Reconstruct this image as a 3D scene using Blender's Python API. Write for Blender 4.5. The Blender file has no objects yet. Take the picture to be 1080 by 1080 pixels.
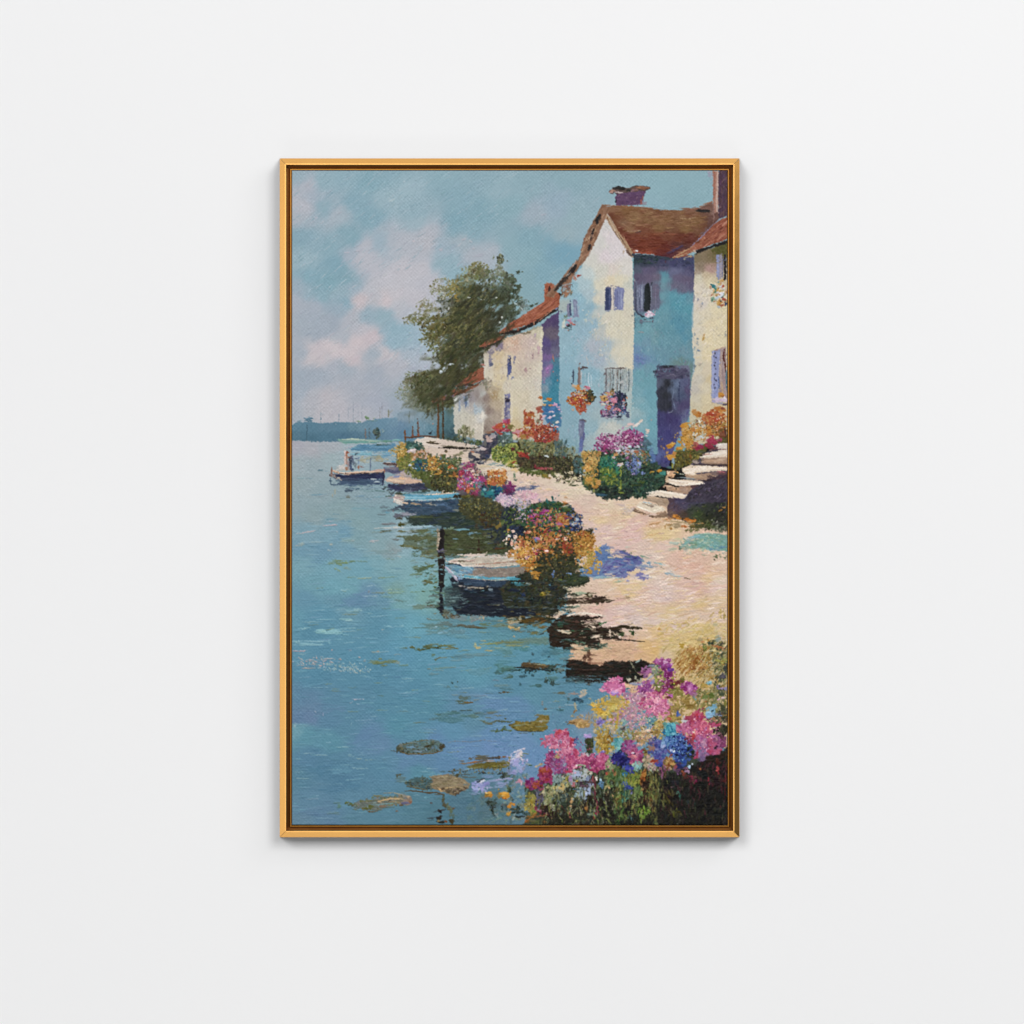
import bpy, bmesh, math
import numpy as np
from mathutils import Vector

scene = bpy.context.scene
# ---------------------------------------------------------------- camera (1 mm = 0.001 units, the picture's plane is y = 0)
DIST = 2.34
cam_data = bpy.data.cameras.new("camera")
cam_data.sensor_width = 36.0
cam_data.lens = 36.0*DIST/1.080
cam_data.clip_start = 0.05
cam_data.clip_end = 100.0
cam = bpy.data.objects.new("camera", cam_data)
scene.collection.objects.link(cam)
cam.location = (0, -DIST, 0)
cam.rotation_euler = (math.radians(90), 0, 0)
scene.camera = cam
scene.render.resolution_x = 1024
scene.render.resolution_y = 1024

# ---------------------------------------------------------------- light of the white room, with added fill lamps
world = bpy.data.worlds.new("World")
scene.world = world
world.use_nodes = True
bg = world.node_tree.nodes["Background"]
bg.inputs[0].default_value = (1.0, 1.0, 1.0, 1)
bg.inputs[1].default_value = 0.06

def lamp(name, center, width, height, radiance):
    """a softbox whose face turns to the picture; radiance is what a mirror would see of it"""
    d = bpy.data.lights.new(name, 'AREA')
    d.shape = 'RECTANGLE'; d.size = width; d.size_y = height
    d.energy = radiance*math.pi*width*height
    o = bpy.data.objects.new(name, d)
    scene.collection.objects.link(o)
    o.location = center
    o.rotation_euler = (-Vector(center)).to_track_quat('-Z', 'Y').to_euler()
    return o
lamp("key_softbox_left", (-5.9, -16.0, 6.7), 5.4, 5.8, 12.2)
lamp("key_softbox_right", (6.1, -16.0, 6.7), 5.4, 5.8, 13.2)
lamp("front_bevel_fill", (0, -10.0, 0.0), 3.6, 5.0, 1.75)  # added lamp, gives the frame's bevels something bright to mirror
lamp("left_rail_fill", (-5.4, -7.0, -0.2), 2.6, 4.4, 1.05)  # added lamp, brightens the left rail's face
lamp("right_rail_fill", (5.4, -7.0, -0.2), 2.6, 4.4, 0.1)  # weak added lamp, lifts the right rail's face a little
lamp("top_rail_fill", (0, -6.0, 5.2), 4.6, 1.8, 0.8)  # added lamp mirrored by the top rail
lamp("bottom_rail_fill", (0, -6.0, -4.7), 4.6, 1.8, 1.0)  # added lamp from below, for the bottom rail's face
lamp("wall_wash_fill", (2.5, -2.4, 2.0), 2.0, 2.0, 1.7)  # added wall-wash lamp, makes the wall lighter towards the right; no window here

vs = scene.view_settings
vs.view_transform = 'Standard'
vs.look = 'None'
vs.exposure = 0.0
vs.gamma = 1.0
vs.use_curve_mapping = False

# ---------------------------------------------------------------- helpers
def mm(px, py, depth=0.0):
    """millimetres of the hanging plan -> world, kept true for a piece standing `depth` mm behind the frame's face"""
    s = (DIST+depth/1000)/DIST
    return Vector(((px-540)/1000*s, depth/1000, (540-py)/1000*s))

def new_mat(name):
    m = bpy.data.materials.new(name)
    m.use_nodes = True
    nt = m.node_tree
    return m, nt, nt.nodes["Principled BSDF"]

def node(nt, kind, **kw):
    n = nt.nodes.new(kind)
    for k, v in kw.items():
        setattr(n, k, v)
    return n

def link_mesh(name, verts, faces, mat, parent=None, smooth=False):
    me = bpy.data.meshes.new(name)
    me.from_pydata([tuple(v) for v in verts], [], faces)
    me.materials.append(mat)
    me.update()
    o = bpy.data.objects.new(name, me)
    scene.collection.objects.link(o)
    if parent: o.parent = parent
    if smooth:
        for q in me.polygons: q.use_smooth = True
    return o

# ---------------------------------------------------------------- oil painting, laid down stroke by stroke
PX0, PY0, PX1, PY1 = 307.8, 179.7, 767.3, 870.2     # edges of the painted face, in mm from the picture's own datum
SS = 1.75                                            # paint samples per mm
CW, CH = int((PX1-PX0)*SS), int((PY1-PY0)*SS)
RNG = np.random.default_rng(11)
COL = np.zeros((CH, CW, 3), np.float32)
HGT = np.zeros((CH, CW), np.float32)
YY, XX = np.mgrid[0:CH, 0:CW].astype(np.float32)
XX = XX/SS + PX0
YY = YY/SS + PY0

def hexc(s):
    return np.array([int(s[0:2], 16), int(s[2:4], 16), int(s[4:6], 16)], np.float32)

LAT = RNG.random((256, 256)).astype(np.float32)*2-1
def vn(x, y, seed=0):
    """smooth lattice noise in -1..1"""
    x = x + seed*17.31; y = y + seed*9.77
    xi = np.floor(x).astype(np.int32); yi = np.floor(y).astype(np.int32)
    fx = x-xi; fy = y-yi
    fx = fx*fx*(3-2*fx); fy = fy*fy*(3-2*fy)
    x0 = xi & 255; x1 = (xi+1) & 255; y0 = yi & 255; y1 = (yi+1) & 255
    return ((LAT[y0, x0]*(1-fx)+LAT[y0, x1]*fx)*(1-fy) + (LAT[y1, x0]*(1-fx)+LAT[y1, x1]*fx)*fy)

def rot(x, y, deg):
    a = math.radians(deg); c, s = math.cos(a), math.sin(a)
    return x*c - y*s, x*s + y*c      # u along the stroke (y runs down), v across

def win(x0, y0, x1, y1):
    i0 = max(0, int((x0-PX0)*SS)-1); i1 = min(CW, int((x1-PX0)*SS)+2)
    j0 = max(0, int((y0-PY0)*SS)-1); j1 = min(CH, int((y1-PY0)*SS)+2)
    if i0 >= i1 or j0 >= j1: return None
    return slice(j0, j1), slice(i0, i1)

def lay(w, m, c, h):
    m3 = m[..., None]
    COL[w] = COL[w]*(1-m3) + c*m3
    HGT[w] = HGT[w]*(1-m*0.55) + h*m

OX = OY = 0.0; K = 1.0
def org(x=0.0, y=0.0, k=1/9):
    global OX, OY, K
    OX, OY, K = x, y, k

def pts(s):
    return [(OX+float(a.split(',')[0])*K, OY+float(a.split(',')[1])*K) for a in s.split()]

SEED = [1]
def nxt():
    SEED[0] += 1
    return SEED[0]

def dab(x, y, a, b, ang, c, al=1.0, ro=.35, so=.3, h=1.0, jit=7, stv=9):
    """one loaded-brush dab in mm"""
    R = max(a, b)*1.35+.5
    w = win(x-R, y-R, x+R, y+R)
    if w is None: return
    dx = XX[w]-x; dy = YY[w]-y
    u, v = rot(dx, dy, ang)
    k = nxt()
    r = (np.abs(u/a)**2.3 + np.abs(v/b)**2.3)**(1/2.3)
    n = vn(u/max(a*.5, .7), v/max(b*.4, .45), k)
    r = r + ro*n
    m = np.clip((1-r)/so, 0, 1)*al
    st = vn(u/(a*1.2+1.5), v/.55, k+3)
    cc = c + RNG.normal(0, jit)*np.array([1, .95, .9], np.float32) + RNG.normal(0, jit*.35, 3)
    lay(w, m, cc + st[..., None]*stv, h*(.7+.5*st))

def e(u, v, ru, rv, col, al=1.0, ang=0, ro=.3, so=.35, h=.8, jit=2, stv=7):
    dab(OX+u*K, OY+v*K, ru*K, rv*K, ang, hexc(col), al, ro, so, h, jit, stv)

def inside(px, py, P):
    res = np.zeros(px.shape, bool)
    d = np.full(px.shape, 1e9, np.float32)
    n = len(P)
    for i in range(n):
        (xa, ya), (xb, yb) = P[i], P[(i+1) % n]
        cond = ((ya > py) != (yb > py))
        if ya != yb:
            res ^= cond & (px < (xb-xa)*(py-ya)/(yb-ya)+xa)
        lx, ly = xb-xa, yb-ya
        t = np.clip(((px-xa)*lx+(py-ya)*ly)/(lx*lx+ly*ly+1e-9), 0, 1)
        d = np.minimum(d, (px-xa-t*lx)**2+(py-ya-t*ly)**2)
    d = np.sqrt(d)
    return np.where(res, d, -d)

def pmask(P, r, s, al, pad=4):
    xs = [q[0] for q in P]; ys = [q[1] for q in P]
    w = win(min(xs)-pad, min(ys)-pad, max(xs)+pad, max(ys)+pad)
    if w is None: return None, None
    k = nxt()
    X, Y = XX[w], YY[w]
    wx = X + r*(vn(X/2.2, Y/2.2, k)*.7 + vn(X/.9, Y/.9, k+1)*.5)
    wy = Y + r*(vn(X/2.2, Y/2.2, k+2)*.7 + vn(X/.9, Y/.9, k+3)*.5)
    sd = inside(wx, wy, P)
    return w, np.clip(.5+sd/max(s, .3), 0, 1)*al

def p(s, col, r=6, so=6, al=1.0, ang=0, stv=8, h=.5):
    P = pts(s)
    w, m = pmask(P, r*K, so*K, al)
    if w is None: return
    k = nxt()
    u, v = rot(XX[w], YY[w], ang)
    st = vn(u/7, v/.8, k)*.6 + vn(u/3, v/2.5, k+5)*.6
    lay(w, m, hexc(col)+st[..., None]*stv, h*(.6+.5*st))

def field(s, cps, warp=5, ang=0, stv=5, r=6, so=6, pw=4.0, h=.4, el=1.6):
    """area filled from a scatter of mixed colours, blended with a brushy warp"""
    P = pts(s)
    w, m = pmask(P, r*K, so*K, 1.0)
    k = nxt()
    X, Y = XX[w], YY[w]
    u, v = rot(X, Y, ang)
    wx = X + warp*(vn(u/(14*el), v/9, k)*.8 + vn(u/(5*el), v/2.6, k+1)*.6 + vn(u/(3*el), v/.9, k+7)*.35)
    wy = Y + warp*(vn(u/(14*el), v/9, k+2)*.8 + vn(u/(5*el), v/2.6, k+3)*.6 + vn(u/(3*el), v/.9, k+8)*.35)/el
    num = np.zeros(X.shape+(3,), np.float32); den = np.zeros(X.shape, np.float32)
    for q in cps.split(';'):
        q = q.split()
        if len(q) < 3: continue
        qx, qy = OX+float(q[0])*K, OY+float(q[1])*K
        d2 = (wx-qx)**2 + ((wy-qy)*1.15)**2 + 4
        wt = d2**(-pw/2)
        num += wt[..., None]*hexc(q[2]); den += wt
    c = num/den[..., None]
    st = vn(u/6, v/.75, k+4)*.6 + vn(u/2.5, v/1.5, k+5)*.5
    lay(w, m, c+st[..., None]*stv, h*(.6+.6*st))

def l(s, wd, col, al=1.0, dry=.25, jit=3, stv=8, h=.8, taper=.5):
    """a drawn brush line through the points, wd = width"""
    P = pts(s); wd = wd*K/2
    xs = [q[0] for q in P]; ys = [q[1] for q in P]
    w = win(min(xs)-wd*2-1, min(ys)-wd*2-1, max(xs)+wd*2+1, max(ys)+wd*2+1)
    if w is None: return
    k = nxt()
    X, Y = XX[w], YY[w]
    best = np.full(X.shape, 1e9, np.float32); tt = np.zeros(X.shape, np.float32)
    n = len(P)-1
    for i in range(n):
        (xa, ya), (xb, yb) = P[i], P[i+1]
        lx, ly = xb-xa, yb-ya
        t = np.clip(((X-xa)*lx+(Y-ya)*ly)/(lx*lx+ly*ly+1e-9), 0, 1)
        d = np.hypot(X-xa-t*lx, Y-ya-t*ly)
        nb = d < best
        best = np.where(nb, d, best); tt = np.where(nb, (i+t)/n, tt)
    wl = wd*(1-taper*np.abs(2*tt-1)**3)
    r = best/np.maximum(wl, .25) + .35*vn(X/1.6, Y/1.2, k) + .2*vn(X/.7, Y/.7, k+1)
    m = np.clip((1-r)/.4+.25, 0, 1)*al
    if dry > 0:
        m = m*np.clip(1.2-dry*2.2*np.clip(vn(X/1.8, Y/.8, k+2)+.25, 0, 1), 0, 1)
    st = vn(X/2, Y/.6, k+3)
    lay(w, m, hexc(col)+RNG.normal(0, jit)+st[..., None]*stv, h*(.7+.5*st))

def sc(u, v, ru, rv, n, a, b, ang, dang, pal, al=1.0, ro=.4, so=.35, h=1.0, jit=10, stv=14, edge=.7):
    """n loose dabs over an ellipse"""
    pal = [hexc(q) for q in pal.split()]
    for i in range(n):
        th = RNG.random()*2*math.pi; rr = RNG.random()**edge
        x = OX+(u+ru*rr*math.cos(th))*K; y = OY+(v+rv*rr*math.sin(th))*K
        s = .65+.7*RNG.random()
        dab(x, y, a*K*s, b*K*s*(.8+.4*RNG.random()), ang+RNG.normal(0, dang), pal[RNG.integers(len(pal))], al, ro, so, h, jit, stv)

def scp(s, n, a, b, ang, dang, pal, al=1.0, ro=.4, so=.35, h=1.0, jit=7, stv=9):
    """n loose dabs inside a polygon"""
    P = pts(s); pal = [hexc(q) for q in pal.split()]
    xs = [q[0] for q in P]; ys = [q[1] for q in P]
    N = n*6
    x = RNG.uniform(min(xs), max(xs), N).astype(np.float32); y = RNG.uniform(min(ys), max(ys), N).astype(np.float32)
    ok = inside(x, y, P) > 0
    for xx, yy in list(zip(x[ok], y[ok]))[:n]:
        k = .65+.7*RNG.random()
        dab(float(xx), float(yy), a*K*k, b*K*k*(.8+.4*RNG.random()), ang+RNG.normal(0, dang), pal[RNG.integers(len(pal))], al, ro, so, h, jit, stv)

def spots(s, al=1.0, ang=0, ro=.35, stv=9, h=1.1):
    """explicit dabs: 'u v ru rv hex[ angle]; ...'"""
    for q in s.split(';'):
        q = q.split()
        if len(q) < 5: continue
        e(float(q[0]), float(q[1]), float(q[2]), float(q[3]), q[4], al, float(q[5]) if len(q) > 5 else ang, ro, .3, h, 3, stv)

def smear(s, n, a, b, ang, dang, jit=6, off=2.5, al=.8, ro=.5, stv=9, h=1.0, so=.35):
    """a drier brush dragged over paint already there: picks a colour up and sets it down close by"""
    P = pts(s)
    xs = [q[0] for q in P]; ys = [q[1] for q in P]
    N = n*5
    x = RNG.uniform(min(xs), max(xs), N).astype(np.float32); y = RNG.uniform(min(ys), max(ys), N).astype(np.float32)
    ok = inside(x, y, P) > 0
    for xx, yy in list(zip(x[ok], y[ok]))[:n]:
        an = ang+RNG.normal(0, dang); k = .6+.8*RNG.random()
        d = RNG.normal(0, off); ca, sa = math.cos(math.radians(an)), math.sin(math.radians(an))
        sx, sy = xx+d*ca+RNG.normal(0, .4), yy-d*sa+RNG.normal(0, .4)
        i = min(max(int((sx-PX0)*SS), 0), CW-1); j = min(max(int((sy-PY0)*SS), 0), CH-1)
        dab(float(xx), float(yy), a*k, b*k, an, COL[j, i].copy(), al, ro, so, h, jit, stv)

def blur(a, r):
    k = np.exp(-.5*(np.arange(-int(3*r)-1, int(3*r)+2)/r)**2); k /= k.sum()
    n = len(k)//2
    for ax in (0, 1):
        pad = [(0, 0)]*a.ndim; pad[ax] = (n, n)
        b = np.pad(a, pad, mode='edge'); o = np.zeros_like(a)
        for i, w in enumerate(k):
            sl = [slice(None)]*a.ndim; sl[ax] = slice(i, i+a.shape[ax])
            o += w*b[tuple(sl)]
        a = o
    return a
ALLP = "306,177 769,177 769,872 306,872"
# --- sky
org(0, 0, 1)
field("306,177 769,177 769,470 306,470", """312 185 98acb8;322 195 acb0bc;318 215 b0b2bd;312 230 a8afba;330 205 a4aebb;340 190 93adb9;360 185 8fabb8;390 190 86a7b4;410 183 8aa8b5;425 200 9ab2bd;415 210 98b0bb;
350 225 a6b0bb;358 228 a2afba;340 218 8fa9b6;375 215 88a7b5;390 230 86a6b4;315 250 87a5b3;330 260 90abb8;320 272 98b0bb;345 262 8aa8b5;355 280 82a4b3;370 250 86a6b3;385 260 b0b3be;383 272 b4b5c0;395 285 b4b5c0;
372 268 a4aebb;400 255 9caebb;412 250 aab1bc;425 255 adb1bc;440 235 9aafba;450 245 aeb1bc;447 255 b0b1bb;435 222 92acb8;470 185 8caab6;500 185 8da9b5;530 200 93adb8;480 210 88a7b4;510 225 84a5b2;480 235 82a4b2;500 245 88a7b4;
490 253 a0adb7;465 262 9eaebb;440 270 b0b3be;425 285 bab8c2;410 295 bab9c3;445 285 b8b7c1;470 275 93adb9;480 290 90adb9;500 272 a8afba;515 268 a8b0bb;535 262 8ba9b4;535 215 8aa9b4;560 195 8da9b4;600 190 8ba8b3;640 190 8da9b4;
590 210 93a9b8;580 222 95a9b8;568 225 9dabb7;560 250 84a5b2;580 262 7fa3b3;595 248 96abb4;605 225 92abb5;620 240 93abb6;595 265 79a1b4;560 275 88a8b3;575 285 82a5b3;555 300 86a6b0;590 300 86a7b3;545 320 88a6ae;
700 200 8babb5;740 200 8aaab4;720 215 88a8b2;690 215 8cabb6;315 300 9aabb8;325 292 86a7b5;345 298 82a5b2;365 293 84a5b2;340 312 8ca9b6;312 320 a6adb9;330 325 a4acb9;360 310 94acb8;372 305 a0aebb;377 317 c2b6bd;378 322 bfb5bc;
400 300 b7b7c1;405 316 c4b9c0;415 310 bcb9c2;390 310 b4b5bf;365 320 8aa7b6;358 328 98a9b7;390 332 96abb8;405 335 93acb8;418 345 90acba;420 325 b4b6c0;435 315 b9b7c1;450 300 b5b5c0;430 330 b0b4bf;320 345 a2abb7;335 350 a0a9b6;
350 342 9fa8b5;370 340 adb0bb;385 345 b8b5bf;360 355 abb0bb;335 370 c0b7bf;350 368 c5bbc2;365 370 c5bac1;378 358 c4b8bf;392 355 bfb3bc;372 378 bfb4bc;330 375 bfb7be;345 378 b7b4bd;318 370 a4acb8;315 395 9fa9b6;335 395 a0a9b6;
350 385 a8adb9;365 388 a2abb7;385 378 a8aeb9;400 375 b7b4bd;408 372 bdb7bf;395 372 a0abb7;418 360 94aebc;412 385 aeb0bb;395 395 a2a9b6;425 355 96b0be;435 360 9ab0be;440 375 a8b3bf;425 385 b0b2bd;435 395 a6adba;445 365 a2b3c0;
450 380 acb3c0;312 415 a2abb8;330 425 aeafb9;345 422 b4b1ba;360 430 b3b1bb;345 440 b3b1ba;325 438 aeb0b9;380 415 a7abb7;400 425 a5aab8;375 435 aeafba;400 440 a8acb8;420 425 9da8b5;425 440 8ea2b0;312 440 a5adb8;430 420 98a3aa;455 440 7f98a6;470 455 768e9a""",
      warp=5.5, ang=42, stv=3.2, r=0, so=.4, pw=4.2)
COL[:] = blur(COL, 3.2)
_w = np.clip((COL[..., 0]-COL[..., 2]+24)/18, 0, 1)*np.clip((470-YY)/20, 0, 1)
COL += _w[..., None]*np.array([4, 2, -1], np.float32) + np.array([1, 3, 3], np.float32)
# bristle marks of the sky, rising to the right
for poly, n, pal, aa in (("308,180 400,180 395,260 360,310 308,300", 150, "a4b8c2 9ab2be 7fa0ae b4c0c8 7a9cab", 38),
                         ("395,180 545,180 520,260 400,290", 150, "a4b8c2 9cb4bf 7fa0ae b0bfc8", 36),
                         ("545,180 640,180 620,300 545,330", 45, "9ab2bb 8aa8b4 a0b0bc", 40),
                         ("310,300 440,300 425,440 310,440", 60, "b4b8c1 9dacb8 beb9c2 a8b0bb", 38)):
    scp(poly, n, 5.5, .38, aa, 6, pal, al=.5, ro=.5, h=1.0, jit=3, stv=3)
spots("413 211 4 1.1 b6c4ca 30; 426 191 1.2 1 c0ccd2; 377 264 3.2 1 b9b6c0 5;366 266 3 .9 b4b4be 0; 358 224 3 1 adb2bd 40; 333 229 2 1.2 b9bcc6; 340 234 3 1 b2b6c0 30; 436 254 1.6 1.2 c4bcc2; 489 252 3 1 b2b1ba 20; 496 254 2 2 b0b0ba; 465 263 2 1.6 b3b2bc;499 262 2 1.4 aeb0ba;573 226 3 1 a9acb8 10;505 269 7 1.6 adb1bc 12;398 288 3 1.2 c0bcc6 30", al=.7)
# --- far shore with its masts
org(305, 405)
field("0,400 60,362 200,352 280,368 420,362 520,360 640,366 730,348 860,325 960,318 1500,300 1500,560 1060,560 900,560 700,560 400,548 200,545 0,535", """60 400 62889b;200 400 5d8397;60 500 567a8c;200 520 52778a;350 400 628599;350 500 557b8f;500 400 5f8498;500 500 54788e;620 400 6a8c9c;620 490 587b90;700 400 6d8ea0;700 500 5b7d90;860 380 6d90a5;860 500 64859a;1000 360 7494a8;1000 450 6a8ba2;1100 380 7896a6;1100 480 6888a0;1300 400 7892a0;1300 500 6a8896;1450 400 6f8a95""", warp=2, ang=50, stv=5, r=9, so=10)
spots("185 335 45 22 5d8398;90 352 30 8 6f90a0;330 372 25 8 65889a;440 362 30 8 65889a;735 318 20 20 77936f;660 352 25 9 839a80;800 322 14 12 93a296;790 345 45 6 6b8686", ro=.6)
for s, w_, c in (("297,268 297,365", 9, '6d8796'), ("470,262 470,362", 7, '808f9e'), ("607,170 607,370", 4, '7f8d9a'), ("690,200 690,330", 3, '98a0ac'), ("655,215 655,330", 3, '98a0ac'),
                 ("860,215 860,330", 6, '8a8d92'), ("880,180 880,330", 3, '959daa'), ("941,235 941,310", 15, '83856f'), ("165,385 165,580", 7, '3d5a68'), ("165,520 165,590", 5, '5d6f7a'),
                 ("560,215 560,330", 3, '9aa2ae')):
    l(s, w_, c, dry=.3)
l("722,425 722,520", 14, '7a6a62'); l("758,420 758,515", 14, '5c6f78')
sc(830, 465, 32, 50, 26, 14, 10, 60, 30, '46564f 4d5c50 5c6a60 3f5052')
sc(880, 440, 20, 30, 8, 8, 6, 0, 40, '8aa0a0 7c98a8')
# --- water
org(0, 0, 1)
field("306,465 345,466 372,465 440,466 520,470 600,520 700,600 769,700 769,872 306,872", """312 470 a9aab4;330 475 aaacb3;350 472 a6adb4;370 480 9cb0b8;330 490 9aaab0;312 490 9fadb3;350 485 9dafb4;320 510 97a8ad;312 530 92a6ad;340 520 92a6ac;370 515 8ea3ab;395 520 8aa2ab;330 545 8ea3a8;360 540 8ba3a8;380 550 85a2a8;400 545 82a0a8;
350 560 7a9fae;325 563 7c9fae;360 562 7099ae;320 580 6e97ab;340 582 6d96ac;375 570 7fa0a8;400 575 86a3aa;410 580 8a9fa4;370 580 749cae;320 595 76a0ae;350 600 72a0b0;330 615 6f9dac;380 600 70a0b0;400 595 78a3af;415 600 7da5ad;350 620 6da0b0;
370 618 6fa0ae;390 625 6a8fa8;375 635 648aa6;400 635 6790a6;350 632 6893a8;320 632 6692aa;410 610 739fab;415 620 7a9f9f;430 600 7ca6ae;440 615 78a9af;425 635 75a2a9;450 630 7aa5a2;445 580 7ba1ac;430 575 8aabb5;425 560 93adb6;
310 650 6496ac;340 650 5e90aa;370 645 6a94a8;400 650 5f8fa8;420 650 6398ae;330 665 5a8ba5;360 668 5f90a9;400 665 5c8ea8;340 685 5b8ca8;380 690 5a8eaa;315 690 5e8fa9;420 670 5e96b0;435 660 66a0b4;420 690 5d94b2;450 690 5c95b0;330 710 5889a5;
370 715 5a8aa5;400 705 5688a4;420 715 5a8ca8;450 705 5a90aa;480 690 5d95b0;500 690 5f96ae;310 735 6085a3;330 745 6483a2;350 740 5c86a2;380 735 5a87a2;410 740 5a8aa4;440 730 578aa6;470 715 5c8fa8;500 710 5d94ac;520 700 5c90a8;530 680 5f8f9f;
550 690 5c90a8;570 700 5a8ea6;590 685 5a8ca0;540 725 5a8aa4;560 730 5c8ba2;590 735 5c88a0;610 740 5a86a0;545 742 6288ae;520 745 6488b0;490 740 6088a6;450 745 588aa2;310 758 6480a2;325 755 6881a3;345 760 5c84a2;320 775 5e90a4;345 780 5d8ea4;
310 770 6c9aaa;370 765 5c87a2;390 775 6286a8;400 785 6486a8;420 765 588ca4;440 775 5c8ca6;325 800 5a82a0;345 810 57809c;315 820 5a829a;360 825 557d9a;380 815 5a84a0;400 810 5a86a2;410 800 5f88a4;370 840 5f86a0;330 840 6085a0;315 850 6286a0;
345 860 60819e;380 862 5c8298;400 860 5a8298;320 862 65849c;430 800 6286aa;450 800 5f84a6;460 785 6388b2;490 790 668ab6;520 785 6a8ab8;520 775 638ab4;470 805 5f86ac;445 815 5a8aa0;440 850 587f92;460 860 557a8c;490 850 56768a;500 830 587a8c;520 850 5a7480;
480 770 5f8eae;500 760 6089a2;550 785 6a8cb6;560 800 688cb8;575 775 628cae;590 765 6088a4;560 815 6a8ab0;540 830 5f7f95;620 760 7a8fa8;600 820 7f8fa0;460 570 6b8f98;480 640 5f8490;540 650 56808f;580 670 5a8ca0""",
      warp=4, ang=2, stv=3.5, r=1.2, so=1.5, el=2.2, pw=4)
scp("308,500 420,520 430,640 560,700 640,730 520,800 420,865 310,865 310,520", 170, 6, .55, 1, 3, "6a9cb2 5484a0 78a6b6 5a80a2 86aab6 4f7f9a", al=.45, ro=.6, jit=3, stv=3)
# glints and weed on the open water
org(305, 520)
spots("415 300 55 7 c2adb0 5;350 308 40 4 a9aab2;190 362 55 8 c6b2b4 8;100 380 40 5 aab0b4;400 268 45 4 a0a8b0;110 482 50 16 a3b0ae 10;250 462 80 6 94abb0;400 478 28 9 b0b3ab 20;60 496 14 6 bcbdb8;540 445 80 18 8aa3a6;600 450 20 12 8fa1a4;450 365 8 6 b0b4b8;485 568 12 5 b2b5ae;370 540 10 9 a2b2b2;390 545 6 6 a8b4b0;810 452 50 9 b4b5b8 4;790 462 20 5 c4c0bc;900 545 120 25 86a0a4;1045 600 18 10 b4bcb8 -40;1020 545 60 25 8f9ea0", al=.8, ro=.6)
spots("450 635 75 10 74855f;400 662 45 12 7b8c68;490 662 60 13 73855a;540 655 25 16 7a8c55;650 642 60 8 7c9078;480 680 25 6 82935f;600 642 30 10 758a68;540 705 25 10 7f9a90;570 720 20 8 84a09a;435 715 14 9 84926a;470 735 22 7 8a9870 -30", al=.75, ro=.8)
spots("720 804 85 7 8fa694 4;690 806 45 6 9cab92;960 795 80 5 8aa58f 6;860 802 30 5 8fa690;890 832 40 3 5b8597;755 935 9 12 a2a08e;520 928 30 5 8aa7a0;960 915 25 8 8ba58e;1000 945 70 10 86a596;950 940 30 6 8fa886;1020 910 50 6 88a592;940 980 60 10 7ba09c", al=.8, ro=.6)
spots("700 960 90 40 6f8eb2 20;640 1040 130 40 6488a8;760 890 50 35 749ab8;560 1040 90 30 6a8aa8;760 1050 80 30 6285a6", al=.4, ro=.7)
org(305, 635)
spots("330 162 80 7 82b0b6;530 160 60 9 86b4b8;570 172 35 9 9ac2c0;370 280 120 26 8cbcc2;310 275 55 20 94c2c4;470 290 50 16 86b6bc;540 308 40 6 7eb0ba;190 368 150 9 8fbcc2;180 398 160 12 8fbcc2;60 375 35 14 8dbabd;300 372 60 8 82b2bc;380 378 18 26 76a8b8;150 250 18 7 8fb4b8 25;580 78 50 12 7ca8b6;650 72 40 14 8cb4ba;560 90 25 6 88b0b8;760 105 30 8 7aa6b4;940 230 50 14 8cb6be;1050 222 45 10 86b4be;890 258 14 5 a3b0ac;580 245 35 8 80aab4;660 338 25 5 80acb4;640 185 40 8 6f9db2;800 380 80 10 689ab2;780 345 60 8 6c9eb4", al=.75, ro=.7)
sc(500, 610, 250, 45, 110, 10, 4, -45, 25, "9ab0b0 a9b6b0 88aab2 b4b8ac 7ea4b0", al=.8)
sc(220, 560, 190, 50, 60, 12, 4.5, -25, 40, "c0aaa8 b0a8aa b8a9a4 a8a4a4 90a4b0", al=.85)
sc(660, 645, 120, 30, 50, 9, 4, -50, 25, "a8b4b0 b4bab0 92aeb2", al=.85)
spots("95 462 70 6 b4a8ae;200 545 30 8 c8aaa8;245 560 25 7 c6aca6 -30;260 530 10 8 ccb0a8;110 600 50 5 a8a49c;180 625 60 6 b0a49a;380 535 60 6 a8a8a8;480 540 14 9 bca49c;715 550 12 11 c4a890;430 542 7 6 c4aa90;405 450 8 8 b09c9c;840 465 15 7 b0a090;800 470 30 5 8a948c;665 520 10 8 c0a8a0;580 455 16 12 8a96a4", al=.85, ro=.5)
spots("800 565 60 18 74887c;880 570 80 16 727c56;960 560 70 12 777e58;900 600 35 7 74805a;860 538 18 9 7a7f52;1030 572 30 14 809088;1060 437 25 7 6a6f58;1000 500 10 8 a09a8a;1075 600 60 12 729088", al=.85, ro=.6)
spots("625 922 14 6 d4cac8;665 920 10 6 d0c6c6;700 922 9 5 c8c2c4;640 918 60 5 8a9ab2;590 950 22 6 8aa0b4 20;245 1038 10 7 d0ccd0 -40;800 905 35 5 6f98b0;320 1060 8 20 8a98b4;650 965 20 5 7d9ab4", al=.85)
spots("150 1000 170 60 6a84a4;430 1010 120 30 6a85a8;640 1000 120 40 5f86a4;850 820 150 40 547f9e;250 920 130 30 6486a6", al=.35, ro=.7)
org(305, 750)
spots("50 140 20 24 9ab0b0;140 130 70 10 7aa2b0;660 448 28 8 aab6a0;570 415 20 10 84a8b0;760 458 50 4 90a89c;600 430 30 4 96acaa;610 535 22 8 8ab0bc;905 458 16 9 5f7f8a;680 410 40 20 7296ae;590 120 8 20 86a4ac;640 210 30 4 86a0ba;360 298 30 5 86a6b8;220 830 60 5 8a9fb4;260 800 14 8 86a8b8;300 690 160 6 6d92aa;480 690 50 10 7095ac;130 700 60 10 4f7890;300 740 90 10 4d7893;700 240 120 60 6284aa 30;500 560 90 40 6a96b0;250 560 120 40 4f7a9a;600 720 100 20 4f7b98;200 950 150 40 6682a2", al=.45, ro=.7)
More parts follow.
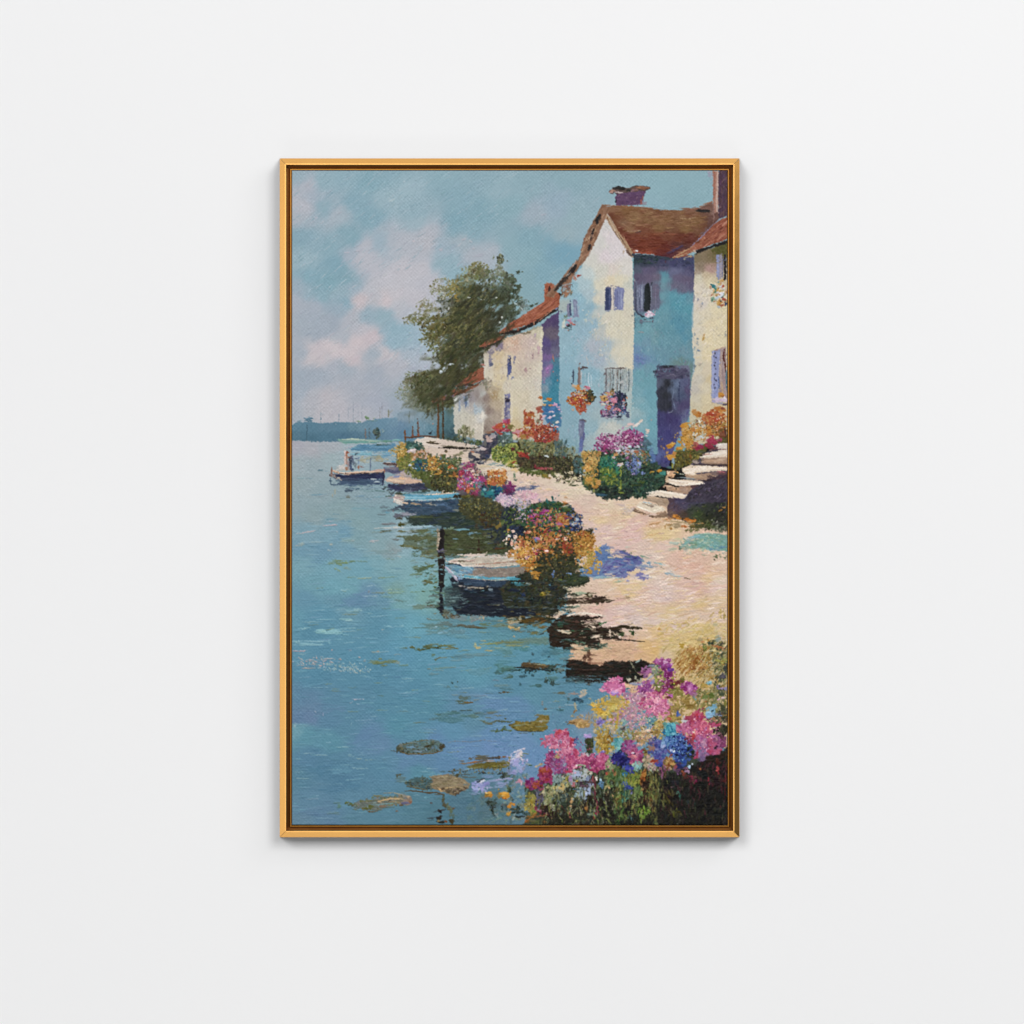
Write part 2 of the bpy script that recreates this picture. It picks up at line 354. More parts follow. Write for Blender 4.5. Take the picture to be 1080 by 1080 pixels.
# --- haze and the big tree behind the houses
org(420, 405)
field("-10,280 60,255 180,235 300,240 420,240 540,240 560,500 560,560 300,560 -10,540", """20 300 8499a8;20 400 6b8aa2;60 480 6086a0;120 300 8a9ca8;200 300 8499a4;200 400 7393a3;150 500 65889c;280 320 7a929c;300 420 6a8e9e;340 300 768a90;340 450 5f8292;440 300 5c7f86;440 400 52747c;490 300 5c7a80;490 450 48646c;400 520 4d6666;500 540 43574f""", warp=3, ang=80, stv=6, r=10, so=14)
org(420, 290)
# soft under-mass
for u, v, ru, rv, c, al in ((800, 300, 270, 230, '474a38', 1), (620, 560, 300, 230, '4c4c33', 1), (800, 560, 230, 190, '46472f', 1), (520, 420, 190, 120, '5c5b3c', .9), (700, 760, 260, 200, '43452d', 1),
                            (520, 700, 140, 100, '55543a', .9), (560, 900, 260, 170, '4b4c31', 1), (250, 1010, 160, 130, '56573c', .95), (400, 1120, 250, 160, '4b4d34', 1), (200, 1180, 170, 120, '64684e', .7), (640, 1120, 160, 90, '55543c', .8),
                            (980, 150, 90, 110, '525b4c', .8), (1000, 330, 90, 120, '4a5142', .8), (620, 150, 140, 120, '64643f', .8)):
    e(u, v, ru, rv, c, al, 0, .7, .5, .3, 2, 6)
G1 = "5f5e38 6b6840 545431 777345 4a4a30 6a6236"
G2 = "3f4230 484a34 53553a 3a3d2b 5a5c3e 454a38"
G3 = "858463 918f6f 7a7a55 9b9a80 6f6d48 a0a08c"
sc(640, 400, 330, 330, 420, 20, 9, 45, 35, G2, al=.75, edge=.5)
sc(540, 520, 260, 170, 240, 17, 8, 40, 40, G1, al=.8)
sc(700, 780, 250, 200, 220, 22, 8, 45, 25, G2, al=.7)
scp("560,120 760,20 900,60 960,200 900,420 700,600 520,560", 260, 18, 6, 50, 12, "5d5b35 4a4c34 6b6940 515237 3d4030", al=.7)
sc(420, 130, 130, 110, 190, 10, 7, 30, 50, G3, al=.85)
sc(530, 130, 80, 90, 80, 12, 7, 60, 40, "77713f 8a7c42 6b6a40 96884f", al=.85)
sc(270, 340, 120, 110, 150, 11, 8, 20, 50, G3, al=.7)
sc(170, 420, 130, 60, 130, 10, 7, 10, 50, "7e7d55 6d6c45 908e6c 5f6040", al=.85)
sc(330, 480, 150, 110, 150, 14, 9, 20, 50, G1, al=.85)
sc(300, 600, 100, 70, 90, 12, 8, -20, 50, G1+" 7a7950", al=.8)
sc(370, 690, 110, 60, 80, 12, 8, -10, 50, "5c5c38 6b693f 7a7950 50513a", al=.85)
sc(400, 790, 110, 60, 70, 11, 8, 40, 50, "50533a 626440 747550 454a38", al=.85)
sc(620, 30, 80, 50, 70, 11, 7, 50, 50, "8c8c6c 77784f 6a6b48", al=.85)
sc(760, -70, 100, 60, 110, 11, 8, 50, 50, "7c7c58 8a8a68 6a6c48 7a7440", al=.85)
sc(760, -20, 110, 60, 110, 15, 9, 50, 40, "6c6c48 5c5e40 7e7e5c", al=.8)
sc(870, 30, 100, 90, 120, 15, 9, 60, 40, "5c6044 6b7058 50553e 7b806c", al=.7)
sc(640, -60, 60, 30, 26, 10, 6, 10, 40, "8c8e70 9a9c84", al=.8)
sc(970, -150, 34, 45, 40, 12, 9, 80, 30, "6e7258 5c6048 80836c 4c523e", al=.9)
sc(960, -60, 40, 70, 50, 12, 9, 80, 30, "8a8e7c 7d826c 70755c", al=.6)
sc(1010, 20, 60, 60, 60, 13, 9, 60, 40, "6c735f 7e8672 5b624d", al=.8)
sc(1030, 130, 60, 80, 80, 15, 9, 60, 40, "4d5444 5e6653 414838", al=.85)
sc(1060, 60, 60, 70, 70, 13, 9, 60, 40, "59604c 6a7260 48503e", al=.85)
spots("905 -170 8 18 737a5c; 1035 -135 9 10 5a604a; 1030 -20 12 10 3e443a; 1075 -5 12 10 6a705e;1140 -30 25 18 4c5648;1175 -35 8 7 5a6354", ro=.5)
# sky flecks showing through, ochre touches
spots("440 335 22 10 a9adab 60;478 310 18 9 b2b6b4 60;425 350 16 8 9fa8a8 60;665 212 16 6 b0b0a0;925 215 16 8 b4b8ae 20;780 232 8 5 a0a398;815 232 6 4 a0a398;880 225 6 5 a0a398;980 400 9 10 b8bcb4;963 448 10 9 b0b6b0;990 315 8 7 909888;225 385 9 10 c2c0c4;100 545 12 8 8f9a92;400 915 14 16 b2bcc4;430 885 22 12 a8b4be 40;480 850 35 8 a0acb4 20;430 835 10 10 b0bac2;350 842 22 14 a8b6c0;300 750 30 20 a4b2bd;270 790 12 8 8c9480", ro=.6)
spots("550 190 22 10 8f7434;540 205 12 8 9a7a34;550 112 14 10 80714a;560 240 20 8 7d6f40;420 470 12 9 7a6c34;455 690 14 10 6f6a34;400 840 12 8 6b6a3c;440 495 8 5 b0a890", ro=.5)
l("440,405 445,450 470,480", 10, '33341f', dry=.1); l("450,470 445,510", 8, '3a3522', dry=.1); l("520,500 570,525 600,590", 9, '3a3b26', al=.7)
scp("720,480 900,330 960,430 820,600 640,850 560,980", 120, 26, 3, 48, 5, "6e7058 2f3122 5e604a 383a28 80826c", al=.55, ro=.5)
sc(120, 1000, 80, 90, 90, 11, 8, 40, 50, "7d7f62 8b8d74 6a6c4e", al=.75)
sc(250, 980, 120, 80, 130, 13, 8, 50, 40, "565838 64653f 747350 484a30", al=.85)
sc(230, 1060, 110, 110, 130, 18, 7, 60, 20, "4a4c30 3e4029 585a3c", al=.8)
sc(60, 1060, 60, 40, 40, 9, 7, 30, 50, "7c8068 8c9078", al=.7)
sc(60, 1130, 90, 70, 70, 10, 7, 30, 50, "7c8058 8e9070 7c8674", al=.6)
org(420, 405)
scp("120,0 540,0 520,120 420,200 330,240 200,220 120,160", 190, 22, 8, 50, 20, "54563c 4a4b30 62634a 44452c 6a6c50", al=.75)
scp("20,80 140,40 220,220 320,260 200,240 80,220", 70, 16, 8, 60, 30, "7b8272 8a9488 707664", al=.45)
org(0, 0, 1)
smear("428,330 470,300 500,275 545,295 540,345 500,380 480,420 430,430 425,395", 1100, 2.2, .7, 48, 14, off=2.2, jit=5, al=.75)
smear("460,350 520,350 500,400 470,420", 300, 2.2, .8, 46, 12, off=2, jit=9, al=.8)
smear("310,180 545,180 500,270 430,330 430,440 310,440", 1300, 3.4, .6, 42, 10, off=3.5, jit=4, al=.6, stv=7)
smear("545,180 770,180 770,235 620,235 560,300 545,300", 420, 3, .6, 48, 14, off=3, jit=3, al=.5, stv=5)
# left house of three
org(535, 290)
scp("0,30 60,20 130,100 110,180 160,250 140,330 40,430 -20,460 -40,200", 150, 18, 9, 60, 35, "48523f 5a6450 3c4536 66705e 414a38", al=.8)
sc(160, 290, 60, 60, 40, 16, 8, 60, 30, "6d7a72 7c8a86 56625a", al=.6)
spots("270 270 25 10 4c5648 20;230 290 20 12 4a5244;50 40 35 18 5a6650;100 110 22 30 4e5a48", ro=.6)
l("60,260 120,300 160,350", 12, 'a9b6b6', al=.8); l("160,330 150,360", 12, '98a8aa', al=.7); l("80,190 60,240", 14, '93a4a6', al=.6)
org(420, 290)
field("810,715 985,605 1085,575 1385,480 1370,1090 1370,1560 1085,1560 860,1180 815,1080", """850 740 c8bcaa;850 850 cdc4b4;870 960 cfc4ae;850 1060 c4b9a6;950 650 9a8a8c;950 760 cdb690;950 860 d0bb92;950 960 d2c09a;930 1060 cbb890;1010 620 c9a98a;1040 650 d0b49c;1030 800 d2c0a4;1000 900 d3c6ae;1020 1060 d2c8b4;1100 640 d0aa90;1100 700 cfae9a;1180 640 c9b2a4;1250 640 c6b0a8;1320 560 c4bca0;1340 680 d6cdb4;1180 760 cdb8a6;1260 760 c6b2a8;1180 880 c4b0a0;1260 880 c8bba8;1120 900 cdbfa6;1330 880 d2c9b4;1120 1020 d0c6ae;1220 1020 ccc2ae;1330 1020 cac2b4;1100 1160 d2c6aa;1200 1160 ccbfa4;1300 1160 cfc6b2;1060 1200 cfc3aa;1020 1140 cbbfa6;900 1120 c4b8a4;950 1180 bcae98;1100 1300 d2c39e;1200 1280 cfc2a8;1300 1260 cbc0aa;1120 1420 ccb68c;1200 1400 c4b8a0;1250 1420 c0b6a4""",
      warp=2.2, ang=80, stv=6, r=7, so=7)
scp("820,720 980,610 1080,600 1320,520 1350,1080 840,1080", 90, 14, 5, 80, 25, "d8cdb8 c8b49c cbbaa8 dccbaa b9a8a0", al=.55)
spots("870 800 18 60 8d8894;880 730 30 30 8a828c;880 845 20 25 6f7088;960 670 35 45 84788a;940 700 25 25 8f8490;800 850 18 10 b0766a;1052 860 22 70 4d5480;1058 800 14 35 2f3454;1045 930 12 30 5f6690;1040 970 10 20 a4a2a8;1055 770 12 8 7c7c9a;1075 980 10 10 8086a4", ro=.45)
org(535, 290)
spots("20 860 20 80 5a6090;22 830 10 40 3a4268;66 790 12 28 7f7f98;60 830 8 20 8c8a9c;20 930 14 25 6a70a0;48 970 14 10 7a84a8 30;12 770 10 8 8888a0;175 895 14 18 b08c8c;215 885 14 8 b59a94;240 760 10 28 a0888a;300 690 20 35 c4a2a8;295 740 14 12 b4969a;310 640 14 40 dccfb0;260 575 8 25 b09aa6;330 705 8 40 e0d8c4;325 560 12 40 d8d0b8", ro=.5)
p("325,470 400,400 495,340 500,430 500,700 495,830 488,1090 330,1090 335,860 330,640 345,540", '5f5470', r=10, so=9, ang=85, stv=7)
field("325,470 400,400 495,340 500,430 500,700 495,830 488,1500 400,1500 318,1090 335,860 330,640 345,540", "360 460 5a4c70;450 400 5a4a72;480 450 50466a;400 520 6a6070;440 580 6c6272;370 640 5c5080;470 640 605a78;380 720 64587e;450 730 6a6880;380 780 7d6494;350 850 6b6a90;380 880 9470a0;450 830 4f7f92;470 900 3f8098;420 940 4a8298;360 940 8c7a9c;440 1000 38809a;370 1020 5f8aa0;350 1080 7f92a0;430 1080 3a86a0;470 1060 4a90a6;400 1150 3a8aa4;450 1200 3c88a2;400 1250 3b82a6;450 1330 3f80a8;420 1400 3a7ca0", warp=2.5, ang=80, stv=8, r=9, so=8)
spots("435 790 8 35 a5786c 10;375 890 22 14 a678b0 40;380 920 16 18 9a78aa;300 760 14 10 c4b4a8;430 915 8 8 a0707c;475 1000 7 8 b08070;470 955 5 6 a48078;350 1000 14 30 8a82a0", ro=.5)
# its tiled roof
p("0,462 100,410 220,330 350,250 352,82 380,75 440,82 445,150 505,180 495,300 400,345 330,420 230,465 100,500 -10,525", 'a55c40', r=7, so=6, ang=32, stv=16)
scp("0,470 100,415 220,335 350,255 480,190 490,290 390,340 230,450 0,515", 100, 40, 3.5, 33, 5, "b56a4c 8a4a38 c07a5a 9c5640 7c4236 b8705a", al=.8)
scp("350,80 440,85 440,200 350,250", 24, 8, 22, 5, 12, "b05c3a c06a48 96503a", al=.8)
l("400,100 395,160 400,190", 24, '4a3532', dry=.1); l("430,140 460,150", 26, '3c3230'); l("490,170 500,185", 18, '2e2a2a')
l("-5,545 60,540 130,515 200,485 260,450 300,430 340,405 400,360 450,335 510,300", 34, '35302f', dry=.05, taper=.2)
l("0,570 120,545 180,560", 16, '5c5648', al=.8); l("160,560 240,510 320,480", 22, 'a09478', al=.7); l("290,440 350,390 450,310", 10, 'c88a6c', al=.9)
spots("100 515 10 18 8c5a4c;250 455 10 16 a07058;465 318 22 8 7a80a0 30;200 545 30 10 7b725c;500 308 14 8 55506a 30", ro=.4)
org(420, 290)
p("945,550 1000,500 1085,448 1085,520 1000,545 960,565 915,555", '9c5a42', r=6, so=6, ang=30, stv=14)
p("765,680 830,625 920,590 1010,570 990,612 900,650 850,668 790,680", '9a5840', r=6, so=6, ang=30, stv=14)
scp("950,550 1080,455 1080,515 970,555", 16, 26, 4, 32, 5, "b46c50 7d4638 a8634a", al=.8)
scp("780,675 830,630 1000,580 985,605 860,660", 22, 26, 4, 28, 6, "b46c50 7d4638 a8634a c07c60", al=.8)
l("960,560 1040,545 1090,525", 26, '35302c', dry=.05); l("800,690 860,668 920,650 985,612", 22, '3a322e', dry=.05); l("905,540 940,570 1000,565 1060,565", 9, '8f8478', al=.9); l("830,700 900,675 985,640", 18, '8f8898', al=.6)
# small house by the water, its roof and posts
org(420, 405)
field("520,90 640,30 830,-30 1000,60 970,430 930,450 800,540 530,470", """540 130 b4b4b0;560 250 c0bfb4;560 400 c0bcae;600 150 9a9ba0;620 300 c4bfae;640 420 c8c0ac;680 130 968f92;700 220 b0aaa6;700 330 c4bcaa;720 450 cdc2b0;760 100 958a86;760 260 aebac0;770 330 c9c6c0;770 420 d2c8b8;800 100 b4b4ae;795 300 d8d0c2;830 120 8d7c74;850 250 8f7f76;850 350 9a8c80;830 420 8c7c72;920 100 a8906c;940 200 b8a68c;920 320 ac9c8c;920 400 a39184;880 60 b4a48a;980 100 c6b896;720 510 c8beae""", warp=1.6, ang=85, stv=9, r=8, so=8)
scp("540,150 780,200 790,520 540,460", 60, 9, 6, 70, 40, "cfc6b4 bdb6a8 d6ccb8 a9a79e c9b9a0", al=.6)
spots("640 150 26 50 8b98b0;640 180 10 48 6a7c98;580 190 12 70 93a0ae;660 180 10 40 a4aab4;730 240 25 60 a8b4b8;795 290 12 40 e0d8c8;800 420 10 80 d8cebe;540 130 14 30 c8ccc8", ro=.5)
org(420, 290)
p("550,1050 620,990 700,925 810,868 812,985 700,1035 600,1072", '96563f', r=7, so=6, ang=35, stv=14)
scp("570,1050 700,935 805,880 800,980 690,1030", 36, 24, 4, 36, 6, "a8634a 80453a b47458 8c5040", al=.85)
l("545,1050 600,1070 680,1045 720,1050 800,1000", 14, '3d332f', dry=.1); l("545,1046 560,1056", 12, 'b85c3c')
sc(830, 1030, 60, 60, 30, 14, 8, 60, 40, "8f8578 a4988a 7c7468", al=.7)
sc(620, 1060, 60, 20, 16, 12, 7, 30, 40, "8088a0 9c948c", al=.7)
org(420, 405)
p("310,150 420,110 540,80 620,50 760,-10 760,10 640,75 540,110 430,150 330,180", '80543f', r=9, so=7, ang=20, stv=12)
sc(560, 70, 60, 24, 24, 16, 6, 25, 15, "9a5c44 a86a50 7a4c40", al=.85); sc(390, 135, 70, 22, 26, 14, 6, 15, 25, "96583c a8653f 77505a 6a6070", al=.85); sc(480, 105, 50, 20, 14, 12, 6, 10, 25, "8a8090 6a6478 a49890", al=.8)
l("600,20 660,-5 720,10", 14, '3d3230'); l("330,175 380,165", 12, '9a7a84')
spots("485 200 35 40 6e7048;480 160 30 30 55573a;500 130 16 20 43452f", al=.7, ro=.6)
spots("540 520 45 60 3f565e;500 480 30 50 46606a;470 380 30 90 4f7078", al=.7, ro=.6)
l("375,165 378,330 372,470 375,560", 20, '6d4a30', dry=.1, taper=.1); l("383,180 384,540", 7, '3f3226', taper=.1); l("420,150 424,400 424,570", 18, '5c4a34', dry=.1, taper=.1); l("427,200 428,540", 6, '3a3020', taper=.1)
sc(620, 470, 60, 80, 60, 20, 7, 70, 30, "6b6c4c 7d7c58 545a40 8d8a6c", al=.8); l("630,380 625,480", 10, '7a7858', al=.8)
sc(690, 450, 30, 60, 14, 20, 6, 75, 20, "8d8a6c a39c80", al=.7)
sc(560, 540, 130, 40, 60, 20, 8, 40, 40, "46553f 3f4c40 5a6444 37444a", al=.8); sc(740, 555, 70, 22, 34, 18, 8, 60, 30, "4a5a3a 3c4a32 5f6e44", al=.85)
l("60,440 65,530", 17, '7d5230', dry=.1, taper=.1); l("75,505 150,500 240,492 360,500", 17, '66493a', dry=.2, taper=.1); l("135,400 135,490", 13, '70523f', taper=.2); l("185,350 187,495", 15, '6d4a38', taper=.2); l("180,320 182,350", 8, '5a4a44')
l("105,250 102,370", 7, '6f7d78'); l("215,320 250,285 270,270", 6, '6c7a76'); l("300,470 320,440", 7, '3f4a50'); spots("300 466 14 10 2f3a40;328 375 7 9 b48c7c;135 485 10 10 8d4a34;188 480 10 12 9a5236;100 300 6 12 6f7c74")
l("170,320 220,420", 5, '8ba0ac', al=.7); l("250,310 245,440", 4, '8ba2b0', al=.7); l("140,300 150,420", 4, '90a4b0', al=.6)
# --- main house: gable wall
org(0, 0, 1)
field("639,222 652,243 667,270 668,300 668,480 668,500 610,500 588,490 590,400 589,340 590,312 602,296 612,283 622,262 632,240", """640 235 c9c6c4;645 250 d2c8ca;632 255 cbc9c4;625 275 cbc9c0;650 265 d3cbcd;660 285 d2cdc6;640 270 d4c9cc;645 285 d3c6bc;635 285 cac8bc;620 290 bec9c8;612 295 a9bfc6;655 295 d6cdb2;645 295 d7c8a8;632 300 d2ccb6;618 300 a8bfc6;605 300 93b6c2;598 308 8eb2c0;610 315 8fb3c2;622 310 a8bcc4;630 315 cfc8b6;645 310 d4cdbc;660 310 ccc8b8;665 300 c2c4b8;664 330 ccc5b0;655 335 d0c8b0;640 335 cfc8b4;630 330 b8beba;622 325 8fb0bf;610 330 8cb0c0;598 335 8db0c0;595 322 a5b2b0;600 350 8fb0be;615 350 93b1c0;625 345 92b0bf;634 350 b6bab6;645 350 d2cab2;660 350 d0c8b0;628 365 a9b2bc;640 365 a5b5be;648 370 cec8b4;660 370 d4ccb2;605 370 8fb2c0;618 375 99b2c0;632 380 a3b0bc;645 385 b6bdbc;655 382 cdc8b4;664 385 d0c8b0;600 390 8bb0bf;612 395 8aaebc;625 395 8aafbe;640 400 94b0ba;655 400 9fb0b6;664 400 b5bcb2;595 410 85aab8;600 425 86a9b8;625 410 90b0bb;632 420 97b0ba;640 440 9fb2b8;645 448 c0c2ba;655 440 9fb2b8;664 430 a5b8b8;600 445 88a9b6;610 455 8cacba;600 470 84a6b2;625 450 92b0ba;635 455 b4bcb8;625 465 a0b4b8;640 470 a8b8b8;630 475 94aab4;605 485 78949c;620 490 748c8c""",
      warp=2.6, ang=78, stv=5, r=1.2, so=1)
scp("640,240 664,280 664,400 640,400 625,300", 70, 2.2, .6, 70, 25, "ddd4c4 c9c2b0 d8caa8 c4c6c0", al=.45, stv=4)
scp("592,340 630,330 645,400 650,440 600,470", 90, 2, .6, 75, 25, "9fc0cc 82a6b6 a9b8c2 8eb4c4 b4b4be", al=.5, stv=4)
# side wall in shade
org(650, 290)
field("158,-190 300,-190 735,-190 742,0 735,200 715,330 715,500 725,700 730,800 715,1000 700,1700 130,1700 150,1000 165,500 158,200", """180 -140 36484e;260 -110 3f4656;350 -120 464a60;450 -120 4a4a64;560 -120 48486a;680 -120 444868;720 -60 4c4c6a;200 -60 586070;260 -50 665e7a;340 -60 625a74;450 -70 5c5a74;560 -50 6a6c8a;680 -40 5f5c7a;300 20 6a6078;200 20 625a72;380 20 6c6478;460 -10 5d90a0;470 40 6795a2;440 100 6f929f;590 20 68607a;660 40 665c74;700 100 66607a;560 90 6d6a80;640 140 6c6a80;380 120 6c6a80;360 200 6b6e80;390 260 6f7c8c;200 150 686a80;200 250 5f6678;440 200 6a97a4;540 200 5c98a8;640 210 5a9aac;700 230 6494a4;450 300 6498a6;580 280 5496a8;680 320 5a98a8;400 350 6a9aa6;240 330 64788a;200 420 66909e;300 430 6c98a4;450 400 6a97a4;560 420 5890a4;680 420 5c94a6;200 520 6c9aa6;270 500 72a0aa;380 560 6c929c;480 520 6494a2;600 500 5690a6;690 540 6494a4;200 600 6f9cab;270 640 7398aa;350 620 749aa4;450 620 6c98a6;580 620 6894a2;640 600 5c92a6;700 640 6c93a0;190 700 6e8fae;220 790 6a84b0;280 800 6e8cac;190 840 7090b0;300 720 7098aa;420 720 6c94a4;540 720 6a93a2;640 730 7092a0;700 760 6c92a0;620 820 6c8888;680 860 6a8484;300 880 7099a8;220 920 70a0ac;250 1020 70a0ac;300 980 6c9ca8;180 1100 78a2ae;300 1120 6ea0ae;250 1250 78a6b2;330 1200 6ea0ae;350 1400 6ea2b0;300 1500 70a2b0;250 1420 84aab4;180 1300 94b0b6;200 1200 82a8b2;360 1600 6c98aa""",
      warp=2.4, ang=84, stv=5, r=6, so=6)
scp("170,350 710,200 700,850 180,1050", 120, 18, 4, 86, 25, "7eaab4 5a8a9a 6e9eac 8aa8b0 5e94a8", al=.45, stv=4)
# window in the shaded wall
p('168,95 240,85 330,80 405,100 410,300 390,330 330,330 260,345 200,340 165,320', '686a80', r=9, so=9, ang=88, stv=12)
spots("185 200 20 130 626a80;225 200 20 140 767c96;215 230 8 130 464e60;245 190 8 120 8890a8;345 220 40 120 6c6c80;370 160 35 70 6e667c", ro=.4, al=.8)
l("180,95 182,330 200,360 240,385", 12, '474a5c', dry=.1); l("200,100 200,340", 7, '8d93a8'); l("290,85 300,75 310,110 318,250 305,340", 18, '2e3438', dry=0); p("268,100 300,70 318,130 315,300 300,345 262,340 260,200", '2c3336', r=5, so=6, stv=6); l("262,110 256,330", 9, '5a6478'); l("330,100 332,250", 7, '7d8494')
p("262,380 300,338 330,345 368,375 330,395 300,405 275,395", 'd4c6d4', r=6, so=5, stv=12); spots("285 370 16 10 d890a8 30;345 370 20 8 d88ca8 -30;310 350 14 8 e0b8c8;300 395 14 7 ddd2dc;320 380 14 10 c0cadc;250 390 18 9 404a4c;330 408 22 7 505060;235 440 16 22 6c6c7c;345 435 9 12 6a6070;290 440 50 5 6f8290;270 420 12 8 58606c", ro=.4)
l("170,350 172,510", 8, '52606c', al=.8); l("200,535 260,545", 12, '8f9498', al=.8); spots("220 800 45 30 6c80b0;200 780 25 20 7484b0;230 830 40 14 6a7cac;235 710 7 8 b0b8b8;300 430 4 10 8fb0b8", al=.6, ro=.6)
l("158,-150 160,0 155,130", 10, '6aa0a8', al=.8); l("160,350 162,500 155,620 160,880", 10, 'd5cbb4', al=.7)
# windows of the gable wall
org(535, 290)
p("925,115 985,110 985,320 960,345 925,330", '4c5478', r=6, so=6, ang=85, stv=12); p("935,130 970,130 970,320 940,315", '3a4468', r=8, so=8, al=.8); p("985,110 1008,110 1008,330 985,320", 'cfc2b4', r=5, so=5); p("1010,120 1060,112 1105,125 1098,330 1060,325 1015,335", '7a80a8', r=8, so=8, ang=85, stv=14)
l("1045,130 1040,320", 8, '6c7098'); l("1075,130 1075,320", 6, '9aa0c0'); l("935,112 985,100 1060,110", 9, '8d8488'); l("1005,120 1010,330", 8, '7c7488', al=.8); spots("950 340 24 8 8c94a8;1085 260 10 50 98a0b8;1000 250 10 40 d8ccc0", al=.7, ro=.5)
p("560,270 605,260 605,395 565,390", '7c8098', r=7, so=6, ang=85, stv=12); p("622,230 660,225 668,400 625,410", '8087a0', r=7, so=7, ang=85, stv=12); l("592,270 598,390", 16, '42506c', dry=.1); l("640,225 640,400", 9, '9aa2b8'); l("575,280 575,380", 8, '8d869c'); l("675,290 678,400", 7, 'b49aa8', al=.6)
spots("590 430 24 18 c888a8;612 460 26 14 b8736c -35;640 468 14 7 a86058;575 475 25 14 393a3c;550 390 20 16 6c8070;545 420 22 16 87948c;600 490 10 25 5a7078;530 470 18 40 c4c8c0;560 500 25 8 56645c;640 440 18 10 8490a0;605 410 14 8 b89cb0;575 520 8 8 b8947c;535 440 14 20 d4d0c0;618 100 6 14 4a5660;510 340 12 12 6f7c8c", ro=.45)
l("625,900 624,1020", 22, '57687a'); l("628,905 622,960", 9, '3f4a5c'); l("680,870 684,960 680,1050", 24, '8d7c78', dry=.1); l("690,900 720,870 760,880", 18, '5c5050'); l("670,880 672,1040", 7, '6c5c5c'); l("700,910 700,1040", 8, 'b8b4b4'); l("770,925 765,1000 780,1060", 8, 'c0ccd4'); l("790,940 795,1050", 8, 'b0c4ce'); l("755,930 750,1010", 7, '6c8a9a'); l("745,760 760,820 770,840", 8, 'b9b4b0', al=.8); l("780,790 800,830", 7, 'b4b4b8', al=.7)
spots("965 940 9 20 5c6c68;980 975 12 30 7c8c8c;990 930 9 10 4f605c;620 1045 14 10 c4a890;610 1030 9 8 3f4040", ro=.4)
org(650, 290)
p("-110,890 0,875 90,880 130,900 125,1100 60,1140 -120,1110", '9aa6a8', r=16, so=14, ang=88, stv=20, al=.7)
for u, c, wd in ((-100, '6c6468', 16), (-80, 'a4a0a0', 9), (-60, '84807f', 9), (-35, '5a5658', 8), (-15, 'b8b8b4', 10), (8, '6c6058', 10), (35, '3f3f42', 12), (55, 'a9b4b4', 12), (75, '8a9698', 10), (95, 'b4b8b0', 10), (115, '4f5c64', 9), (135, 'a9b8ba', 9)):
    l("%d,890 %d,1000 %d,1100" % (u, u+4, u-2), wd, c, dry=.25)
l("-115,890 -60,880 20,885", 12, '6a5c58')
# roof of the main house
org(650, 175)
field("-142,365 20,372 60,372 250,388 450,412 600,418 780,400 905,330 930,470 905,530 860,620 740,765 540,885 430,855 320,835 180,822 150,838 60,720 0,600 -60,480 -105,430", """-120 390 94715a;-60 400 8c674e;0 400 876247;100 410 86603f;250 420 875f44;400 430 7d543f;550 450 7f5a42;700 430 86604c;850 400 7a5a50;880 500 6a4a3c;-60 470 6f4230;0 480 7a4e38;60 540 84614a;150 480 8a6848;300 480 8a6848;450 500 866042;600 500 876448;750 520 83603f;820 580 744c38;50 600 74402f;120 600 8c684c;250 600 7a4a36;400 580 84603f;500 600 7c5640;650 590 84623f;750 600 7a5440;100 680 743a2c;200 680 78402e;350 680 773d2b;480 660 7a4834;600 680 6c3a2c;700 680 6a3a30;150 760 703a2f;250 780 7a3a28;350 760 743a2a;450 780 6c3228;560 780 5c3434;620 760 5e3c38;200 820 8c4430;300 825 94442e;400 840 6c3430;500 850 5c3038""",
      warp=2.2, ang=6, stv=9, r=6, so=6)
scp("-60,400 250,400 600,430 860,420 800,580 400,610 80,560", 110, 34, 4, 4, 8, "98744e 765036 a07c58 84603c 6c4834", al=.6)
scp("60,640 700,620 540,840 180,800", 80, 34, 4, -4, 8, "84452c 5f3028 8c4c34 6c382c", al=.6)
l("90,620 180,615 250,605", 9, 'a5876c'); l("180,630 240,615", 10, '4f3c3c'); l("600,495 680,500 750,490", 7, 'a08464'); l("130,690 260,700", 6, '9c6048', al=.7); l("620,400 700,408 780,400", 22, '8a6250'); p("735,425 780,405 890,415 885,435 800,440", '2e2a2a', r=6, so=6); l("790,385 850,355 915,335", 14, '9a6c54'); l("820,395 860,375 905,370", 8, '6a4c40'); l("-140,368 0,380 250,390 440,412", 10, '96664c', al=.8)
spots("60 548 12 6 b08c6c;150 545 16 6 aa8a68;190 805 13 10 d8d4dc;170 815 10 8 c8a8a0;560 790 90 14 4f4058 25;250 822 50 8 a04830 -5;850 620 60 25 6b5350 40;900 470 20 60 80645c", ro=.5)
# chimney of the main house
p("0,250 250,230 285,235 245,310 240,372 -8,372 -10,300", '664a68', r=6, so=6, ang=10, stv=10); scp("0,260 250,245 235,360 0,362", 36, 18, 6, 20, 35, "74567a 584060 7e6478 664c6c 60486c", al=.7)
p("-72,235 -10,195 60,195 110,208 180,185 310,192 322,205 280,240 200,238 120,245 20,262 -60,260", '5c4c48', r=7, so=6, ang=5, stv=16)
spots("45 212 40 16 2f2c2c;0 205 35 12 34302f;-40 235 30 14 a88474;115 230 25 12 3c3836;240 205 60 16 885c44;290 205 26 9 9a6448;180 225 40 12 84645c;20 250 45 9 b8a0a4;-50 245 25 10 b08c80;150 235 20 8 80646a;215 205 25 10 9c6a50;-5 330 10 14 2f2838;235 340 10 35 8c5048;250 300 8 20 9a5c4c;265 350 25 20 8f8f9c;20 190 20 6 2c2a2c", ro=.45)
